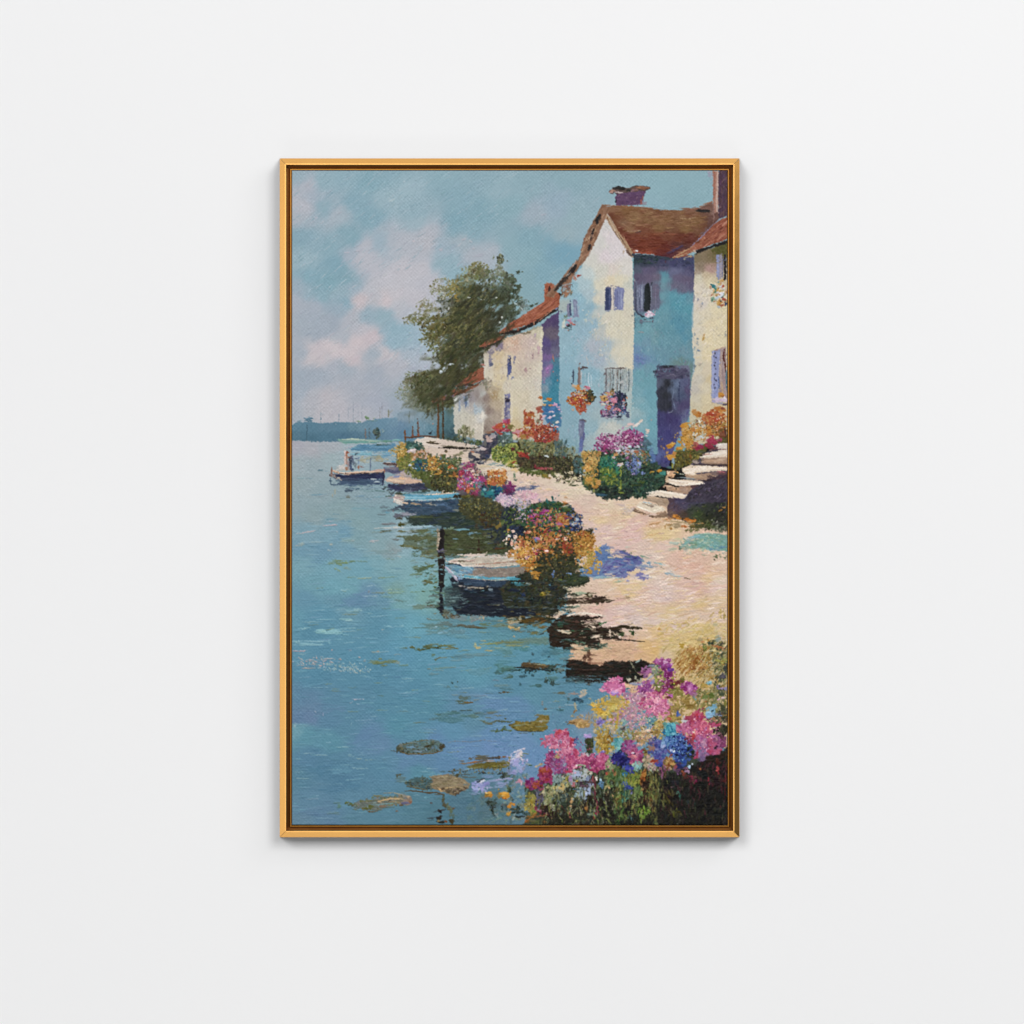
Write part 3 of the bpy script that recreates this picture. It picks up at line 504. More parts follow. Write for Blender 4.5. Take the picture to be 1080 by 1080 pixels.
# roof edges of the gable
org(535, 175)
p("890,372 920,362 985,370 955,450 900,560 850,680 800,790 740,890 660,985 620,1060 600,1110 500,1130 440,1250 350,1230 500,1085 575,985 640,905 690,850 715,720 780,570 835,485", '8c6852', r=7, so=6, ang=62, stv=18)
scp("890,380 940,400 800,780 720,890 590,1060 540,1080 700,840 720,720 800,560", 70, 30, 5, 63, 8, "a9866a 7a5642 b8977c 6c4a3c 94684c", al=.8)
l("880,460 850,510 850,545", 38, '302d2e', dry=.1); l("820,590 805,640 790,700", 22, '3a3030', dry=.15); l("785,745 765,800", 28, '352f30', dry=.1); l("650,935 620,985 590,1010", 46, '343030', dry=.1); l("600,1010 540,1075 500,1120 450,1180", 42, '3b3430', dry=.2); l("735,710 770,690 800,650", 10, 'c4a284'); l("700,860 760,840 790,800", 14, 'a47a62'); l("660,880 620,950 590,980", 9, 'b4a8a4'); l("560,1040 600,1010", 10, 'a49a90'); l("785,575 810,560", 16, 'a87c5c'); spots("670 1040 18 14 c06a54;685 1035 16 8 9a3c34;640 1060 25 25 b08478;730 690 10 14 8f5a48", ro=.5)
sc(570, 1170, 60, 60, 30, 18, 8, 60, 20, "8a6450 a57c64 6c5648", al=.8); sc(545, 1210, 40, 40, 14, 20, 7, 60, 15, "a87858 7c5a48", al=.8)
p("940,455 985,500 1035,590 1090,680 1190,820 1195,865 1160,850 1080,720 1000,610 960,540 925,470", 'a5876c', r=6, so=6, ang=-58, stv=16); l("950,470 1010,590 1085,715", 8, 'c8b094'); l("1085,640 1150,760 1190,830", 9, 'c0a078'); l("1130,800 1170,850", 26, '6c5448'); l("1000,600 1060,690", 9, '7c6858')
# right-hand house
org(650, 175)
field("735,830 900,780 1060,720 1060,1700 738,1700 726,1440 734,1150 740,1000", """780 880 80725a;860 860 84745c;920 860 7c6e50;1000 800 63602f;1040 770 5c5a30;800 960 8c7c6a;880 980 ac8c84;760 1000 a09080;850 1040 c4b090;780 1060 ccc4ac;900 1100 d2c4a0;1000 1080 c4b494;760 1180 d4c8b4;840 1200 d4c9b8;920 1250 d8cbb0;780 1300 cfc4b8;850 1400 d4c8ac;950 1380 d8c9a4;1010 1350 d6c8a0;740 1440 d0c8b4;900 1500 d8c8a2;1000 1520 d6c8a2;780 1560 d4c8ae;860 1620 dac89c;980 1640 d4c49c;760 1660 cfc6ae""", warp=2, ang=50, stv=6, r=6, so=6)
org(650, 290)
field("715,490 1060,490 1060,1600 690,1600 700,1080 745,860 725,700", """760 520 d2c8b4;900 520 d8c9a6;1020 520 d8caa4;760 650 cfc4ae;850 620 dccaa0;950 640 d8c9a4;1020 620 d6c8a2;760 760 ccc4b0;860 760 dac8a0;920 720 d6c69c;780 880 c9c0a8;860 900 cfc0a4;900 1000 cbb890;780 1000 c4bcac;830 1060 cfc2a4;750 1080 bcb4a8;760 1180 c8bea6;850 1180 d0c09a;760 1260 c9bd9e;850 1280 d0bd94;930 1200 ccb890;760 1380 c4ba9c;860 1400 ccb98e;1000 1300 ccb894""", warp=2, ang=55, stv=6, r=9, so=7)
scp("760,20 880,40 1030,340 1000,640 880,1000 760,760 730,480", 90, 22, 5, 55, 20, "e0d4bc d0c2a0 dccba6 c4b8a0 e4d8c4", al=.5)
spots("825 590 12 40 c49a4c;830 570 9 16 c09050;800 290 12 20 a9a49c;770 230 14 14 9a98a0;815 270 8 18 9498a0;770 600 9 10 7c8c98;740 560 12 14 8494a0;780 715 20 12 7c8ca0 -30;735 600 7 10 98a0a4;760 650 8 8 8c98a0;775 660 7 6 a0a4a4;740 690 14 16 8898a0;760 730 10 12 98a4a4;740 860 16 20 76868c;790 850 14 14 a09c8c;735 220 10 40 8a8c98;1035 560 9 30 a8a89c", ro=.5)
# basket of flowers, shutters
sc(980, 180, 75, 110, 40, 20, 10, 30, 40, "c8c8d0 e0d8d4 c48840 9a6a40 5c7c68 ad5c40 d0b070", al=.9)
spots("925 105 30 20 2f7880 -30;945 130 26 10 3f8480 -40;965 65 14 8 5c8c90;1000 50 30 12 c49048 30;960 140 20 12 cf9440 30;985 150 18 12 d0a050;980 200 50 14 cdd0dc 35;1000 170 40 12 d8d8dc 20;920 225 28 22 7c9c88;905 240 12 16 5f8470;950 215 24 12 bcc8d0 30;975 255 26 22 c88830 40;960 270 16 14 d09a40;1020 230 22 16 a84a34;1035 270 14 25 3a4a6c;1000 285 20 12 a8583c;970 300 18 9 b0b8bc;1015 130 20 14 d0c4b8;890 110 12 16 b48468;900 90 14 10 2f6c70;1010 100 14 12 c0503c;1000 210 12 8 3c4c58;990 245 9 8 3a4450;1035 180 12 30 c8a878", ro=.4)
l("962,-190 960,-60 965,-10 960,30", 34, '8c92b4', dry=.1, taper=.1); l("990,-200 985,20", 26, '9a94a4', taper=.1); l("1030,-190 1032,0 1025,40", 26, '28262c', dry=0, taper=.1); l("1008,-180 1005,30", 9, '6a7094'); l("965,-170 962,0", 6, 'a8accc')
p("905,715 985,700 970,950 965,1170 900,1170 900,900", '8e95bc', r=5, so=5, ang=88, stv=12); l("915,720 912,1160", 10, 'a8aed0', taper=.1)
for k, (u, v) in enumerate(((935, 740), (925, 770), (945, 780), (938, 830), (930, 860), (940, 890), (935, 940), (930, 980), (945, 1000), (925, 1040), (935, 1070))):
    e(u, v, 7, 12, ('3a3848', '4a4a64')[k % 2], .9, 20*(k % 3)-20, .4)
p("985,700 1040,680 1050,1170 970,1150 975,950", 'a08c8c', r=6, so=6, ang=88, stv=16); l("1025,700 1015,780 1030,850 1035,920", 18, '5c3028', dry=.1); l("1000,730 985,1000", 9, 'c0a898'); l("1040,900 1045,1100", 12, '2f6c88'); l("970,960 972,1080", 8, '3c5c94'); l("995,1000 1010,1130", 20, 'b89c84'); l("930,715 970,700 1030,675", 14, 'a88478', al=.9)
# right-hand roof and tall chimney
org(650, 175)
p("1055,475 1055,690 900,745 745,800 640,860 525,875 600,815 700,770 780,700 870,590 980,510", '96543f', r=6, so=6, ang=36, stv=16)
scp("1040,490 1040,680 900,730 740,790 700,775 860,620", 80, 32, 4, 38, 6, "b4745c 84463a c48a70 9c5c48 703a34 a86850", al=.85)
l("530,868 620,820 720,765", 14, 'b08a68'); l("600,850 700,815 750,800", 22, 'a87c60', dry=.2); l("560,865 640,845", 12, 'b49c78'); l("700,770 780,700 870,595", 9, '8a84a0', al=.9); l("640,875 720,840", 9, 'a09888'); spots("740 805 12 16 c8a894;650 885 14 9 a8a090;700 860 30 8 a88c6c", ro=.5)
p("748,800 790,785 900,755 1055,695 1055,730 900,775 800,820 760,828", '272426', r=6, so=6, ang=20, stv=10); p("900,790 1055,735 1055,840 960,840 910,835", '5c5a30', r=9, so=9, al=.9, stv=12)
p("912,45 972,45 965,300 962,480 930,500 915,330", 'a87c6c', r=7, so=6, ang=88, stv=18); l("960,50 958,200 950,300 955,470", 18, 'c4a498', dry=.2, taper=.1); l("928,60 925,300", 14, '9a6454', dry=.2, taper=.1); l("968,80 975,200 965,300", 9, '4a3038'); p("972,30 1055,30 1055,470 985,500 962,490 968,300", '56404e', r=7, so=7, ang=88, stv=10); scp("980,50 1045,50 1045,450 975,470", 40, 26, 7, 85, 15, "5f4460 4a3648 664c50 5a4058 6c5454", al=.7)
spots("890 75 30 30 a090a8;900 110 14 40 98a0ac;880 55 25 14 a498ac", al=.5, ro=.6)
# door in the shade
org(650, 405)
field("385,-180 690,-180 700,-100 700,100 690,300 620,450 560,560 500,790 320,790 390,640 385,250 380,0", """400 -150 4a4c64;480 -150 34343f;520 -140 2e3038;600 -150 6a7088;660 -140 70748a;400 0 5a6074;440 60 3a3c48;480 100 34363e;500 0 30323a;450 200 3a3c48;500 200 32343e;550 60 5c6880;570 0 667490;600 100 525c78;640 0 5c6080;680 50 5c5474;560 200 555a78;600 200 544c70;660 200 544c70;690 250 6a7090;420 320 464470;500 320 463f6c;580 350 484270;640 350 6a7490;420 450 4a4878;500 480 48467a;580 470 545078;420 560 484878;500 620 5a5484;400 680 5a6494;450 720 4c4a7a;380 760 4a5080;440 780 4a4a70""", warp=1.8, ang=88, stv=7, r=8, so=8)
scp("390,250 680,250 560,500 480,780 400,640", 60, 20, 4, 86, 12, "5a5284 403c64 605c8c 4a4674", al=.55)
l("545,20 530,140 560,240", 9, '7c8aa4', al=.7); l("600,-20 590,80 600,190", 14, '38405c', al=.8); l("690,-80 688,60 690,240", 14, '5a5270', al=.7); l("386,100 388,640", 8, '6a7c94', al=.6); l("475,275 520,265 540,240", 8, '8c94a4', al=.7)
org(650, 290)
p("350,905 420,885 540,878 660,885 690,920 680,975 560,985 380,975", '55526a', r=8, so=8, ang=3, stv=10); scp("360,910 660,890 680,970 380,965", 30, 22, 6, 5, 20, "605e74 4a4860 6a687c 42445a", al=.7); spots("365 915 18 12 34303c;370 960 18 14 3a3848", ro=.5)
org(0, 0, 1)
smear("590,300 640,225 668,275 668,480 600,480", 800, 1.6, .7, 76, 22, off=2.4, jit=5, al=.75)
smear("668,272 732,272 732,480 668,480", 600, 1.6, .7, 84, 20, off=2.4, jit=5, al=.7)
smear("732,265 768,255 768,470 730,470", 320, 1.6, .7, 60, 25, off=2.2, jit=5, al=.75)
smear("510,350 590,340 590,460 510,460", 420, 1.4, .6, 78, 25, off=1.8, jit=6, al=.75)
smear("640,215 760,215 735,270 665,268", 420, 2.6, .6, 3, 10, off=2.4, jit=6, al=.7)
# --- door and corner of the middle house
org(420, 405)
p("1010,100 1060,85 1060,360 1005,350", '7c7c9a', r=7, so=6, ang=88, stv=14); spots("1035 155 26 22 3a3648;1025 140 14 10 2c2a38;1040 110 18 14 8a88b0;1020 260 10 80 6c6888;1050 300 8 60 9a94a8;1000 230 6 70 b8a898;1075 260 7 100 d8cbb4", ro=.4)
# --- the lane
org(0, 0, 1)
field("440,462 462,462 505,470 545,492 600,500 640,518 690,525 735,545 769,560 769,790 700,770 655,720 600,719 598,695 612,684 600,668 600,650 598,625 590,590 560,540 520,520 480,500 440,486 428,475", """445 466 d8cabb;450 475 d0bcac;470 480 d2bfb0;490 482 d0beae;505 490 c9b9aa;515 495 cbbfb0;530 492 cfc5b4;540 500 d0c2b2;550 505 d2bcae;560 510 cfb8aa;575 505 d0c0b0;590 508 d0c3b2;600 512 d2c6b2;545 515 c9b6b0;565 518 c8b4ae;560 525 d2b4b4;580 522 cdb8ae;600 520 cfc0ae;620 515 d2c6b0;640 530 cfc0aa;620 528 ccb8ac;605 535 cdb4aa;630 540 d0b8a8;645 545 cfb8a0;632 548 d4bd9c;650 550 cfb9a2;622 555 cfb8b0;640 560 cdb4b0;655 532 d0bcaa;660 540 d4c09e;680 548 cdb0a4;670 555 d0b2ac;690 552 cdb094;690 562 d0bb90;700 566 d2be94;665 565 d0b3ae;655 575 cfb4ae;680 575 cdb8ae;700 575 d0b8ae;720 585 cfae9c;710 590 cfb2a4;740 590 cdb0a0;760 592 cfb8a6;735 600 d0ac9c;755 605 d0b49c;745 610 d0b694;700 600 cfbcb0;690 590 cdbcb2;680 605 d0c0ac;720 612 d0b4a8;735 618 ccaaa0;755 620 cfb8b0;760 612 d2c4b4;700 615 cfbfb6;670 618 d0bb96;655 615 d0b898;660 625 d2bc94;690 622 ccb8b0;730 628 cfb6b0;655 632 ccaaa0;680 630 cfb4a8;700 630 cdb9b4;740 637 cdb488;760 632 cdb89c;625 618 cfb8a8;610 622 cbb8a4;640 625 d0b8a4;630 640 cfb0a4;610 640 cbb4a4;650 642 cdb4ac;645 650 cdb4ae;640 662 d0bab4;660 645 cdb8b4;670 655 cbbab6;690 640 d0b89e;690 655 cdbab2;710 645 cdb890;720 655 ccb8a8;740 650 cdb8a8;755 650 ccb8aa;764 665 c6b494;700 665 cdb084;690 663 cfb48a;715 660 ccb8b0;740 662 c8b070;730 670 c6ae78;750 675 c4aa6a;720 672 c8b080;680 680 cfae7c;690 685 d2ae74;665 680 ccaa94;655 685 cba68a;620 685 c8b096;640 690 cba888;610 692 c6ac94;650 692 cba68c;675 692 cdaa86;700 690 c8b49a;710 680 c4b080;720 685 bfa668;765 690 a8a080;690 676 ccae84;680 668 cdb49c""",
      warp=3, ang=4, stv=6, r=1, so=1)
scp("500,485 560,500 640,520 730,560 766,590 766,660 640,650 655,600 600,540", 260, 5, .8, 3, 10, "dcccb8 c8b0a4 d8bca8 dcc8a0 c4aca8 d8c4bc cfae98", al=.55, stv=5)
scp("650,600 766,600 766,680 650,690", 140, 6, .8, 8, 10, "dcccbc d0b090 d8bca8 d8c090 ccb4b0 d4c4bc", al=.55, stv=5)
org(650, 520)
for s, c, w_ in (("260,420 330,395 420,370", 'c8a070', 8), ("240,430 320,420 480,420", 'd2b98c', 14), ("280,310 340,285 430,270", 'c49468', 9), ("0,420 120,415", 'c49890', 6), ("520,740 600,710 660,690", 'cf9878', 7), ("60,360 200,340", 'c8a0a0', 6), ("500,590 650,560 750,540", 'd8b8ac', 8), ("400,880 560,850 700,870", 'ccaaa4', 7), ("420,930 600,900 740,930", 'ddc8c0', 8), ("160,940 340,900 430,910", 'ccaa9c', 7), ("100,980 250,960", 'd8b88c', 8), ("340,1000 500,980", 'ddcac6', 9), ("740,960 840,1000 920,1010", 'c8a488', 7), ("330,690 420,700 460,720", '8a8474', 7), ("640,795 660,805 700,815", '5c4c38', 9), ("0,1000 60,995 130,990", '7a6a48', 8)):
    l(s, w_, c, al=.85, dry=.3)
# steps on the right with the dark bank under them
org(650, 405)
p("735,690 1060,560 1060,1300 900,1340 760,1330 560,1260 500,1150 640,900", '4a4453', r=9, so=8)
org(650, 520)
field("480,50 600,-60 760,-120 1060,-160 1060,360 900,340 720,330 640,260 480,230", """520 100 5a4850;600 60 4c4660;560 160 5c4c58;700 40 4a4660;640 120 524c60;800 60 464458;900 30 3a3844;1000 0 302e36;720 -60 5c4444;800 -100 4c4448;900 -80 403a40;1000 -100 3a343a;620 200 54443c;700 160 40463a;760 200 3e4a30;860 140 363a34;960 120 2e3030;1000 200 30302c;860 240 363a2a;780 300 505030;880 330 4a4c30;960 280 34362e;520 200 6c5850""", warp=2, ang=30, stv=9, r=10, so=9)
scp("640,120 1050,60 1050,340 820,360 680,240", 90, 14, 6, 40, 40, "2c302a 3e4630 4a5434 242826 504a4c 5c6440", al=.75); scp("500,40 900,-60 760,60 520,200", 50, 16, 6, 30, 30, "5a5068 4a4458 3c3a4c 66586c", al=.7)
org(650, 405)
def step(tread, riser, hi):
    p(riser, 'a88c78', r=6, so=6, ang=8, stv=14); p(tread, 'd2c2b0', r=6, so=6, ang=6, stv=12)
    for q in hi.split(';'): l(q, 16, 'e2d8cc', dry=.35, al=.9)
p("950,560 1060,540 1060,620 940,610", 'd4c6ba', r=6, so=6, ang=6, stv=14); l("950,575 1050,565", 20, 'e4dcd2'); l("950,615 1050,620", 12, '8c6c60'); l("880,630 960,600", 26, '6a4c4c')
step("780,690 850,650 1055,620 1055,690 900,700 780,705", "800,700 900,695 1055,685 1055,760 950,760 830,755 800,740", "800,690 1050,650;880,660 1050,640;960,630 1050,628")
spots("860 665 60 8 c49c90;900 730 90 14 ba9c82;1000 720 60 8 c4aa94;880 750 80 6 967c68", ro=.5); l("740,765 850,770 1000,765 1055,770", 18, '4f403c', dry=.1)
step("620,800 700,765 860,775 1055,780 1055,820 880,830 700,850 625,840", "640,840 760,850 860,840 1000,830 940,880 860,905 760,910 660,890", "640,810 850,790;660,830 850,815;760,780 900,780;870,800 1040,800;640,840 740,848")
spots("780 880 80 14 b09478;720 860 50 10 c0a890;940 850 60 16 7c6a64;1000 850 50 14 6c5050;1000 830 40 8 a8646c;900 880 50 14 5a4a4c", ro=.5); l("850,910 940,890 1050,860", 26, '4a3c44', dry=.1); l("830,915 1050,905", 18, '3c3238')
step("470,890 560,905 700,905 840,930 800,950 700,960 600,970 460,930", "445,950 560,975 700,965 720,990 690,1040 600,1040 480,1000 440,980", "480,900 640,930;560,915 760,935;640,950 820,940;480,930 640,965")
spots("560 1000 70 14 bc9c80;500 970 40 12 c4a68c;640 1000 50 14 a48a78;520 850 50 36 c49c80 30;540 860 30 14 d2a880;490 840 20 20 d4bca4;470 900 30 30 b89a80;760 1000 50 30 5c4048;720 1030 40 20 54403c", ro=.5); l("545,840 590,850 640,860", 20, '3f4a44', dry=.2); l("600,850 640,855", 12, 'd0cdb8'); l("560,835 590,840", 12, 'cf9a58'); l("560,890 640,885 760,900", 10, '9aa8ac', al=.8)
p("840,925 1060,880 1060,1120 640,1120 700,1000 780,960", '46404e', r=10, so=9, ang=40, stv=14); scp("760,980 1050,900 1050,1100 680,1090", 60, 18, 8, 45, 35, "3a3840 544c60 34302f 4c464c 5c5468 2c2a2c", al=.75)
p("270,1030 360,1000 480,1015 600,1030 680,1050 640,1085 560,1082 400,1065 280,1060", 'd6c8b8', r=7, so=6, ang=-6, stv=12); l("380,1010 560,1050", 18, 'e6dece'); l("290,1035 480,1060", 14, 'e0d4c4')
p("275,1060 480,1080 500,1120 480,1160 430,1150 280,1100", 'a8927e', r=6, so=6, ang=-10, stv=14); spots("360 1080 60 14 bca48c;460 1110 30 20 a08872;300 1050 14 20 d0bcac", ro=.5)
org(650, 520)
p("175,120 230,80 300,85 440,130 470,160 360,190 300,175", 'd2c6b4', r=6, so=6, ang=-18, stv=14); l("190,125 260,150 340,185", 14, 'ece6da'); l("240,90 340,130", 9, '9a8c7c'); l("340,170 430,140", 12, 'e4dccc'); l("300,95 400,120", 8, 'a89a8c'); l("250,85 330,95", 9, 'a4c0cc')
p("160,140 260,180 360,215 470,170 490,230 380,235 250,200 150,170", '8c7460', r=7, so=6, ang=-15, stv=16); l("160,165 260,200 350,225", 12, '5c4838'); l("380,190 460,175", 16, 'b0927c'); l("200,185 320,210", 9, 'b89878'); spots("120 160 50 24 b0a4a8;60 110 50 16 c4b4b0;100 190 50 14 c8b0a0", al=.7, ro=.6)
spots("570 220 42 18 c87a28 -10;545 215 14 10 d88c34;590 240 30 12 d08830;660 245 28 18 c0681e;700 265 32 18 c86e20;735 255 22 22 c87828;690 270 20 10 d89440;645 315 30 13 b8601e;480 245 45 10 c08a5c 6;630 240 10 9 3a3a2c;720 315 25 12 8a6a38;500 300 30 8 b48c58 20;520 335 12 14 a87838 40;480 300 24 6 c0a070;560 300 60 30 a08c70;460 320 8 20 b08850;985 160 26 12 9a7034 20;1020 135 18 10 a88048", ro=.4)
l("450,260 600,270 700,290 830,285", 12, 'a89470', dry=.2); l("760,288 830,285", 10, 'b48448'); l("300,300 400,280", 6, 'b08458'); l("470,295 520,290 500,340 520,350", 8, '8c6a38', al=.8)
sc(840, 300, 100, 50, 50, 14, 7, 30, 40, "4a5432 5c6640 3a4028 6a6c4c", al=.85); sc(710, 350, 60, 26, 26, 12, 6, 20, 40, "7a7450 8c845c 6a6844", al=.8); sc(980, 340, 80, 30, 40, 16, 7, 40, 40, "80806c 6c705c 9a9880 5c5f4c", al=.85); sc(950, 280, 60, 40, 26, 9, 5, 60, 40, "9a9c88 6a6c5c 4a4c40", al=.8)
p("660,420 760,385 880,380 1060,395 1060,550 900,550 800,520 720,530 640,520 640,470", '78a098', r=12, so=10, ang=8, stv=12)
scp("660,430 1050,390 1050,540 650,510", 60, 24, 7, 8, 15, "86aca4 6a968f 90a890 74a4ac 7c9c84 88a088", al=.7)
spots("760 410 80 16 8ab0bc;700 430 40 14 8cb4c8;980 510 80 18 5c8aa0;940 530 60 14 6890a4;860 470 60 18 84b0a4;720 490 60 30 7c9478;640 500 60 20 90aca0;560 470 60 14 a8b8ac;600 440 60 12 b8b898;680 530 50 14 a0a894;540 530 50 12 aab09c;600 520 14 22 5c7868;700 540 30 14 d0c4ac;900 380 16 8 d0c0ac;950 598 13 22 4a5c3c;990 600 12 14 8c9478;1030 600 14 30 6a745c;928 628 10 9 4a4430;900 560 30 6 d8bcac;520 545 40 8 b4b4a0;680 560 16 8 c0c0b0", al=.85, ro=.5)
# shadow lying on the lane
p("-20,540 80,545 130,585 200,590 260,640 220,690 150,740 0,745 -20,700", '5c5f94', r=12, so=9, ang=15, stv=12); scp("-10,600 200,600 230,670 140,735 0,735", 40, 20, 7, 15, 20, "545690 64689c 4c5288 70749f", al=.75)
p("-20,755 60,750 130,765 90,800 0,810", '7478a8', r=12, so=9); p("180,770 240,745 300,775 330,800 240,825 170,805", '7c78aa', r=12, so=9)
spots("40 570 50 22 6a74a4;70 545 20 8 6a746c;130 570 18 8 5c6c58;110 600 34 14 54647c;260 600 40 14 7c9a88 -15;120 510 50 10 b4b8a8;310 660 20 16 7898b0;390 665 50 10 94b0b0 -8;270 690 60 18 8090ac;330 700 50 12 8c9aac;440 680 30 10 a0b8b8;480 760 30 16 90a8b4 -20;560 780 70 14 aab4b4 -14;580 810 50 8 b4b8b4;500 740 30 8 b0b8b4;50 670 10 40 8a9ab8;100 725 30 10 c4c4c4;190 690 20 10 a0a8c0;110 830 14 14 9494b4;20 830 30 8 a8b0a8;250 720 40 14 8088ac;150 790 30 12 c8bcb8;20 840 40 8 a4b4a0;60 820 20 7 9cae9c", al=.9, ro=.55)
# --- bank along the water: dark shore under the lane
org(535, 635)
p("-140,0 480,-90 470,40 520,110 480,150 380,190 200,210 100,190 -60,120 -140,60", '33362c', r=16, so=12, ang=5, stv=12)
scp("-100,0 440,-40 440,100 200,150 -60,80", 90, 26, 8, 10, 25, "2c332c 3c3f2e 2a2f33 444530 38302a", al=.75)
scp("-40,90 260,100 420,110 380,180 200,200 -20,140", 70, 24, 7, 5, 14, "5c4424 6c5228 4a3c22 3c4030 7c6434", al=.85)
scp("-20,130 200,200 420,200 400,300 200,300 0,260", 60, 24, 6, 2, 10, "6a5a2c 5c6050 6a7a78 54685c 7a6c40 6c8890", al=.75)
spots("60 190 60 14 a89c84;40 150 50 10 9a947c;120 160 16 30 b4a88c;30 240 24 16 b89c6c;90 255 30 12 a8946c;110 240 16 10 c8b490;60 325 12 10 b0a080;190 140 26 16 7a98a8;290 270 30 8 7fa0a8;60 215 50 12 7c8c94;180 180 60 20 5c4820;260 290 50 14 6c6c48;330 240 30 10 6a6038;300 200 40 14 7c5c24;400 190 30 14 4a4428", al=.9, ro=.55)
p("-20,355 200,345 385,320 390,400 200,400 60,420 -20,425", '6c8478', r=14, so=14, al=.8, ang=3, stv=10); spots("60 380 120 14 7a8460;40 410 80 9 8c9064;220 350 120 8 66807c;250 400 60 12 50808a;150 440 70 20 4c7c80;240 490 14 18 40545c;395 518 12 12 343c40;380 470 80 30 4f7888;470 480 80 20 5a7c84;540 530 50 10 6a8488", al=.8, ro=.6)
# slab edges, each a dark bank of stones
p("372,260 460,150 520,120 700,125 850,130 920,135 860,150 820,180 880,205 900,240 960,235 1080,215 1140,215 1090,240 1075,345 960,352 880,350 890,400 870,440 760,450 700,400 600,395 590,450 480,430 400,410 395,320", '33291f', r=10, so=8, ang=4, stv=10)
scp("400,280 520,140 780,140 800,210 880,250 1060,260 1060,340 880,340 850,430 700,390 580,400 420,390", 150, 22, 8, 6, 25, "2c2620 3c2c24 22302a 2a3a2e 443028 362620 2f2c28", al=.8)
p("600,395 690,390 760,410 770,440 800,470 870,455 920,400 1080,360 1200,360 1200,560 1080,550 920,560 900,590 760,590 720,570 600,540", 'c8a88c', r=7, so=7, ang=4, stv=9)
scp("620,410 740,420 760,540 620,530", 20, 18, 6, 5, 20, "ccb096 b89c80 d4bca4", al=.6); scp("900,420 1080,380 1080,540 820,570", 40, 26, 6, 5, 15, "ccaa8c c09c80 d4b498 c8a490", al=.6)
p("555,545 640,540 740,560 790,590 900,600 920,560 1080,555 1150,560 1270,545 1400,590 1380,620 1330,640 1270,740 1160,775 1080,760 960,755 860,770 700,760 640,750 555,760", '2c2620', r=9, so=8, ang=3, stv=10)
scp("570,560 760,600 1080,570 1280,570 1270,720 1080,745 600,745", 110, 24, 9, 6, 25, "2a2420 342a22 1f2a24 3a2c24 24302a 2c2c28", al=.8)
spots("730 530 14 60 4a3024;770 480 22 40 5a4030;780 545 28 40 6a4838;850 580 60 10 8c6450;680 375 60 12 6a9078;800 440 80 10 5f7c6c -5;880 410 30 30 4a6454;900 420 24 12 7a9888;690 410 50 14 a8a890;740 460 40 8 5a6c5c;620 420 14 30 b8ac94;960 590 60 8 5c4034;600 560 30 8 5c3c2c;600 740 40 30 3f5c60;700 745 50 14 4a6a70;660 725 30 10 5c7c84", al=.85, ro=.5)
spots("462 130 34 24 c8b4a4 20;470 145 16 12 d8c4b4;490 105 14 30 bcae98;520 275 40 16 d0c0aa -14;815 235 26 18 d4c2ae;770 240 8 8 c0a890;835 325 34 16 d2c0ac;800 335 14 10 cdb8a4;975 290 9 45 d0b8a8 -12;1020 300 20 16 c4b09c;1065 325 18 14 c4b4a4;970 350 14 12 a89484;640 270 50 10 3c5c48;580 280 30 10 44705c;880 210 14 14 2f6038;500 210 30 30 2f4c3c", ro=.45)
l("560,130 640,105 700,100 800,110 920,130", 16, 'ded2c4', dry=.2); l("540,50 640,45 780,50", 10, 'c0a894', al=.7); l("640,60 800,60 1000,70", 9, 'b89c90', al=.6)
sc(570, 60, 60, 50, 40, 14, 7, 30, 50, "3c4438 8c9080 5c6c5c c8bca8 2c322a", al=.85); spots("655 40 44 12 6c8c7c;855 15 24 12 6a745c;520 90 24 14 c4b8a4;600 40 30 14 3f4c3c", al=.85)
p("-60,-5 400,-35 580,-25 700,-15 780,-30 880,-40 970,-25 1000,-10 960,5 760,10 560,15", '3f3428', r=8, so=7, stv=10); org(535, 520); spots("770 965 40 28 4c4430;880 985 90 18 3c2f26;640 965 60 20 44463a;600 1000 90 12 3c3028;775 960 12 14 b8b098;700 950 50 14 9aa890;560 920 34 20 b4ac94 30;600 880 8 24 c0b8a4;480 1040 14 14 c8bca8;720 1000 50 12 3a2c24", ro=.5)
# log and weed beside the slab
org(535, 635)
p("125,580 160,568 280,575 380,595 470,600 460,620 330,630 200,625 130,610", '5c4c34', r=7, so=6, ang=-4, stv=14); l("200,580 300,590 370,600", 14, 'a0946c'); l("60,615 200,625 340,640 420,650", 20, '2a2a24', dry=.2); sc(420, 640, 60, 50, 36, 14, 7, 10, 40, "24302a 34443c 4c6058", al=.85); sc(200, 650, 110, 24, 26, 10, 9, 60, 50, "2c3830 3c5050", al=.8); sc(390, 740, 60, 30, 26, 10, 7, 60, 40, "34423a 4a6058", al=.8); spots("140 700 40 16 3a5258;240 690 16 20 3f5a60;300 790 34 16 44605c;120 780 14 20 46646c;430 770 20 26 33443f;210 555 12 10 4a5040;370 545 26 7 5a6a60 20;500 640 50 20 6c7c74;480 590 30 12 4c5448;530 610 30 12 4f6464", al=.85, ro=.5)
spots("500 860 60 14 6c6c58;620 870 60 12 a08c80;725 860 34 30 b8a890;700 890 30 12 c0ac9c;560 890 40 8 8090a0;670 920 50 20 2c4854;700 940 24 20 38525c;580 920 16 12 4a5c5c;640 980 10 34 a89c78;640 1030 24 12 9a6a34 30;650 1000 12 30 a8a084;780 910 14 7 b8a880;470 940 40 8 7a8c80;500 1020 40 14 48646c;360 1010 14 10 6c5c40;450 1000 90 4 7a8890 5;600 975 60 6 94a8b0;310 1075 50 14 7c6c40;20 855 30 7 6a6048;330 960 10 30 80888c;640 800 8 10 39474c;780 780 30 10 5c605c;420 720 60 20 54787c", al=.85, ro=.55)
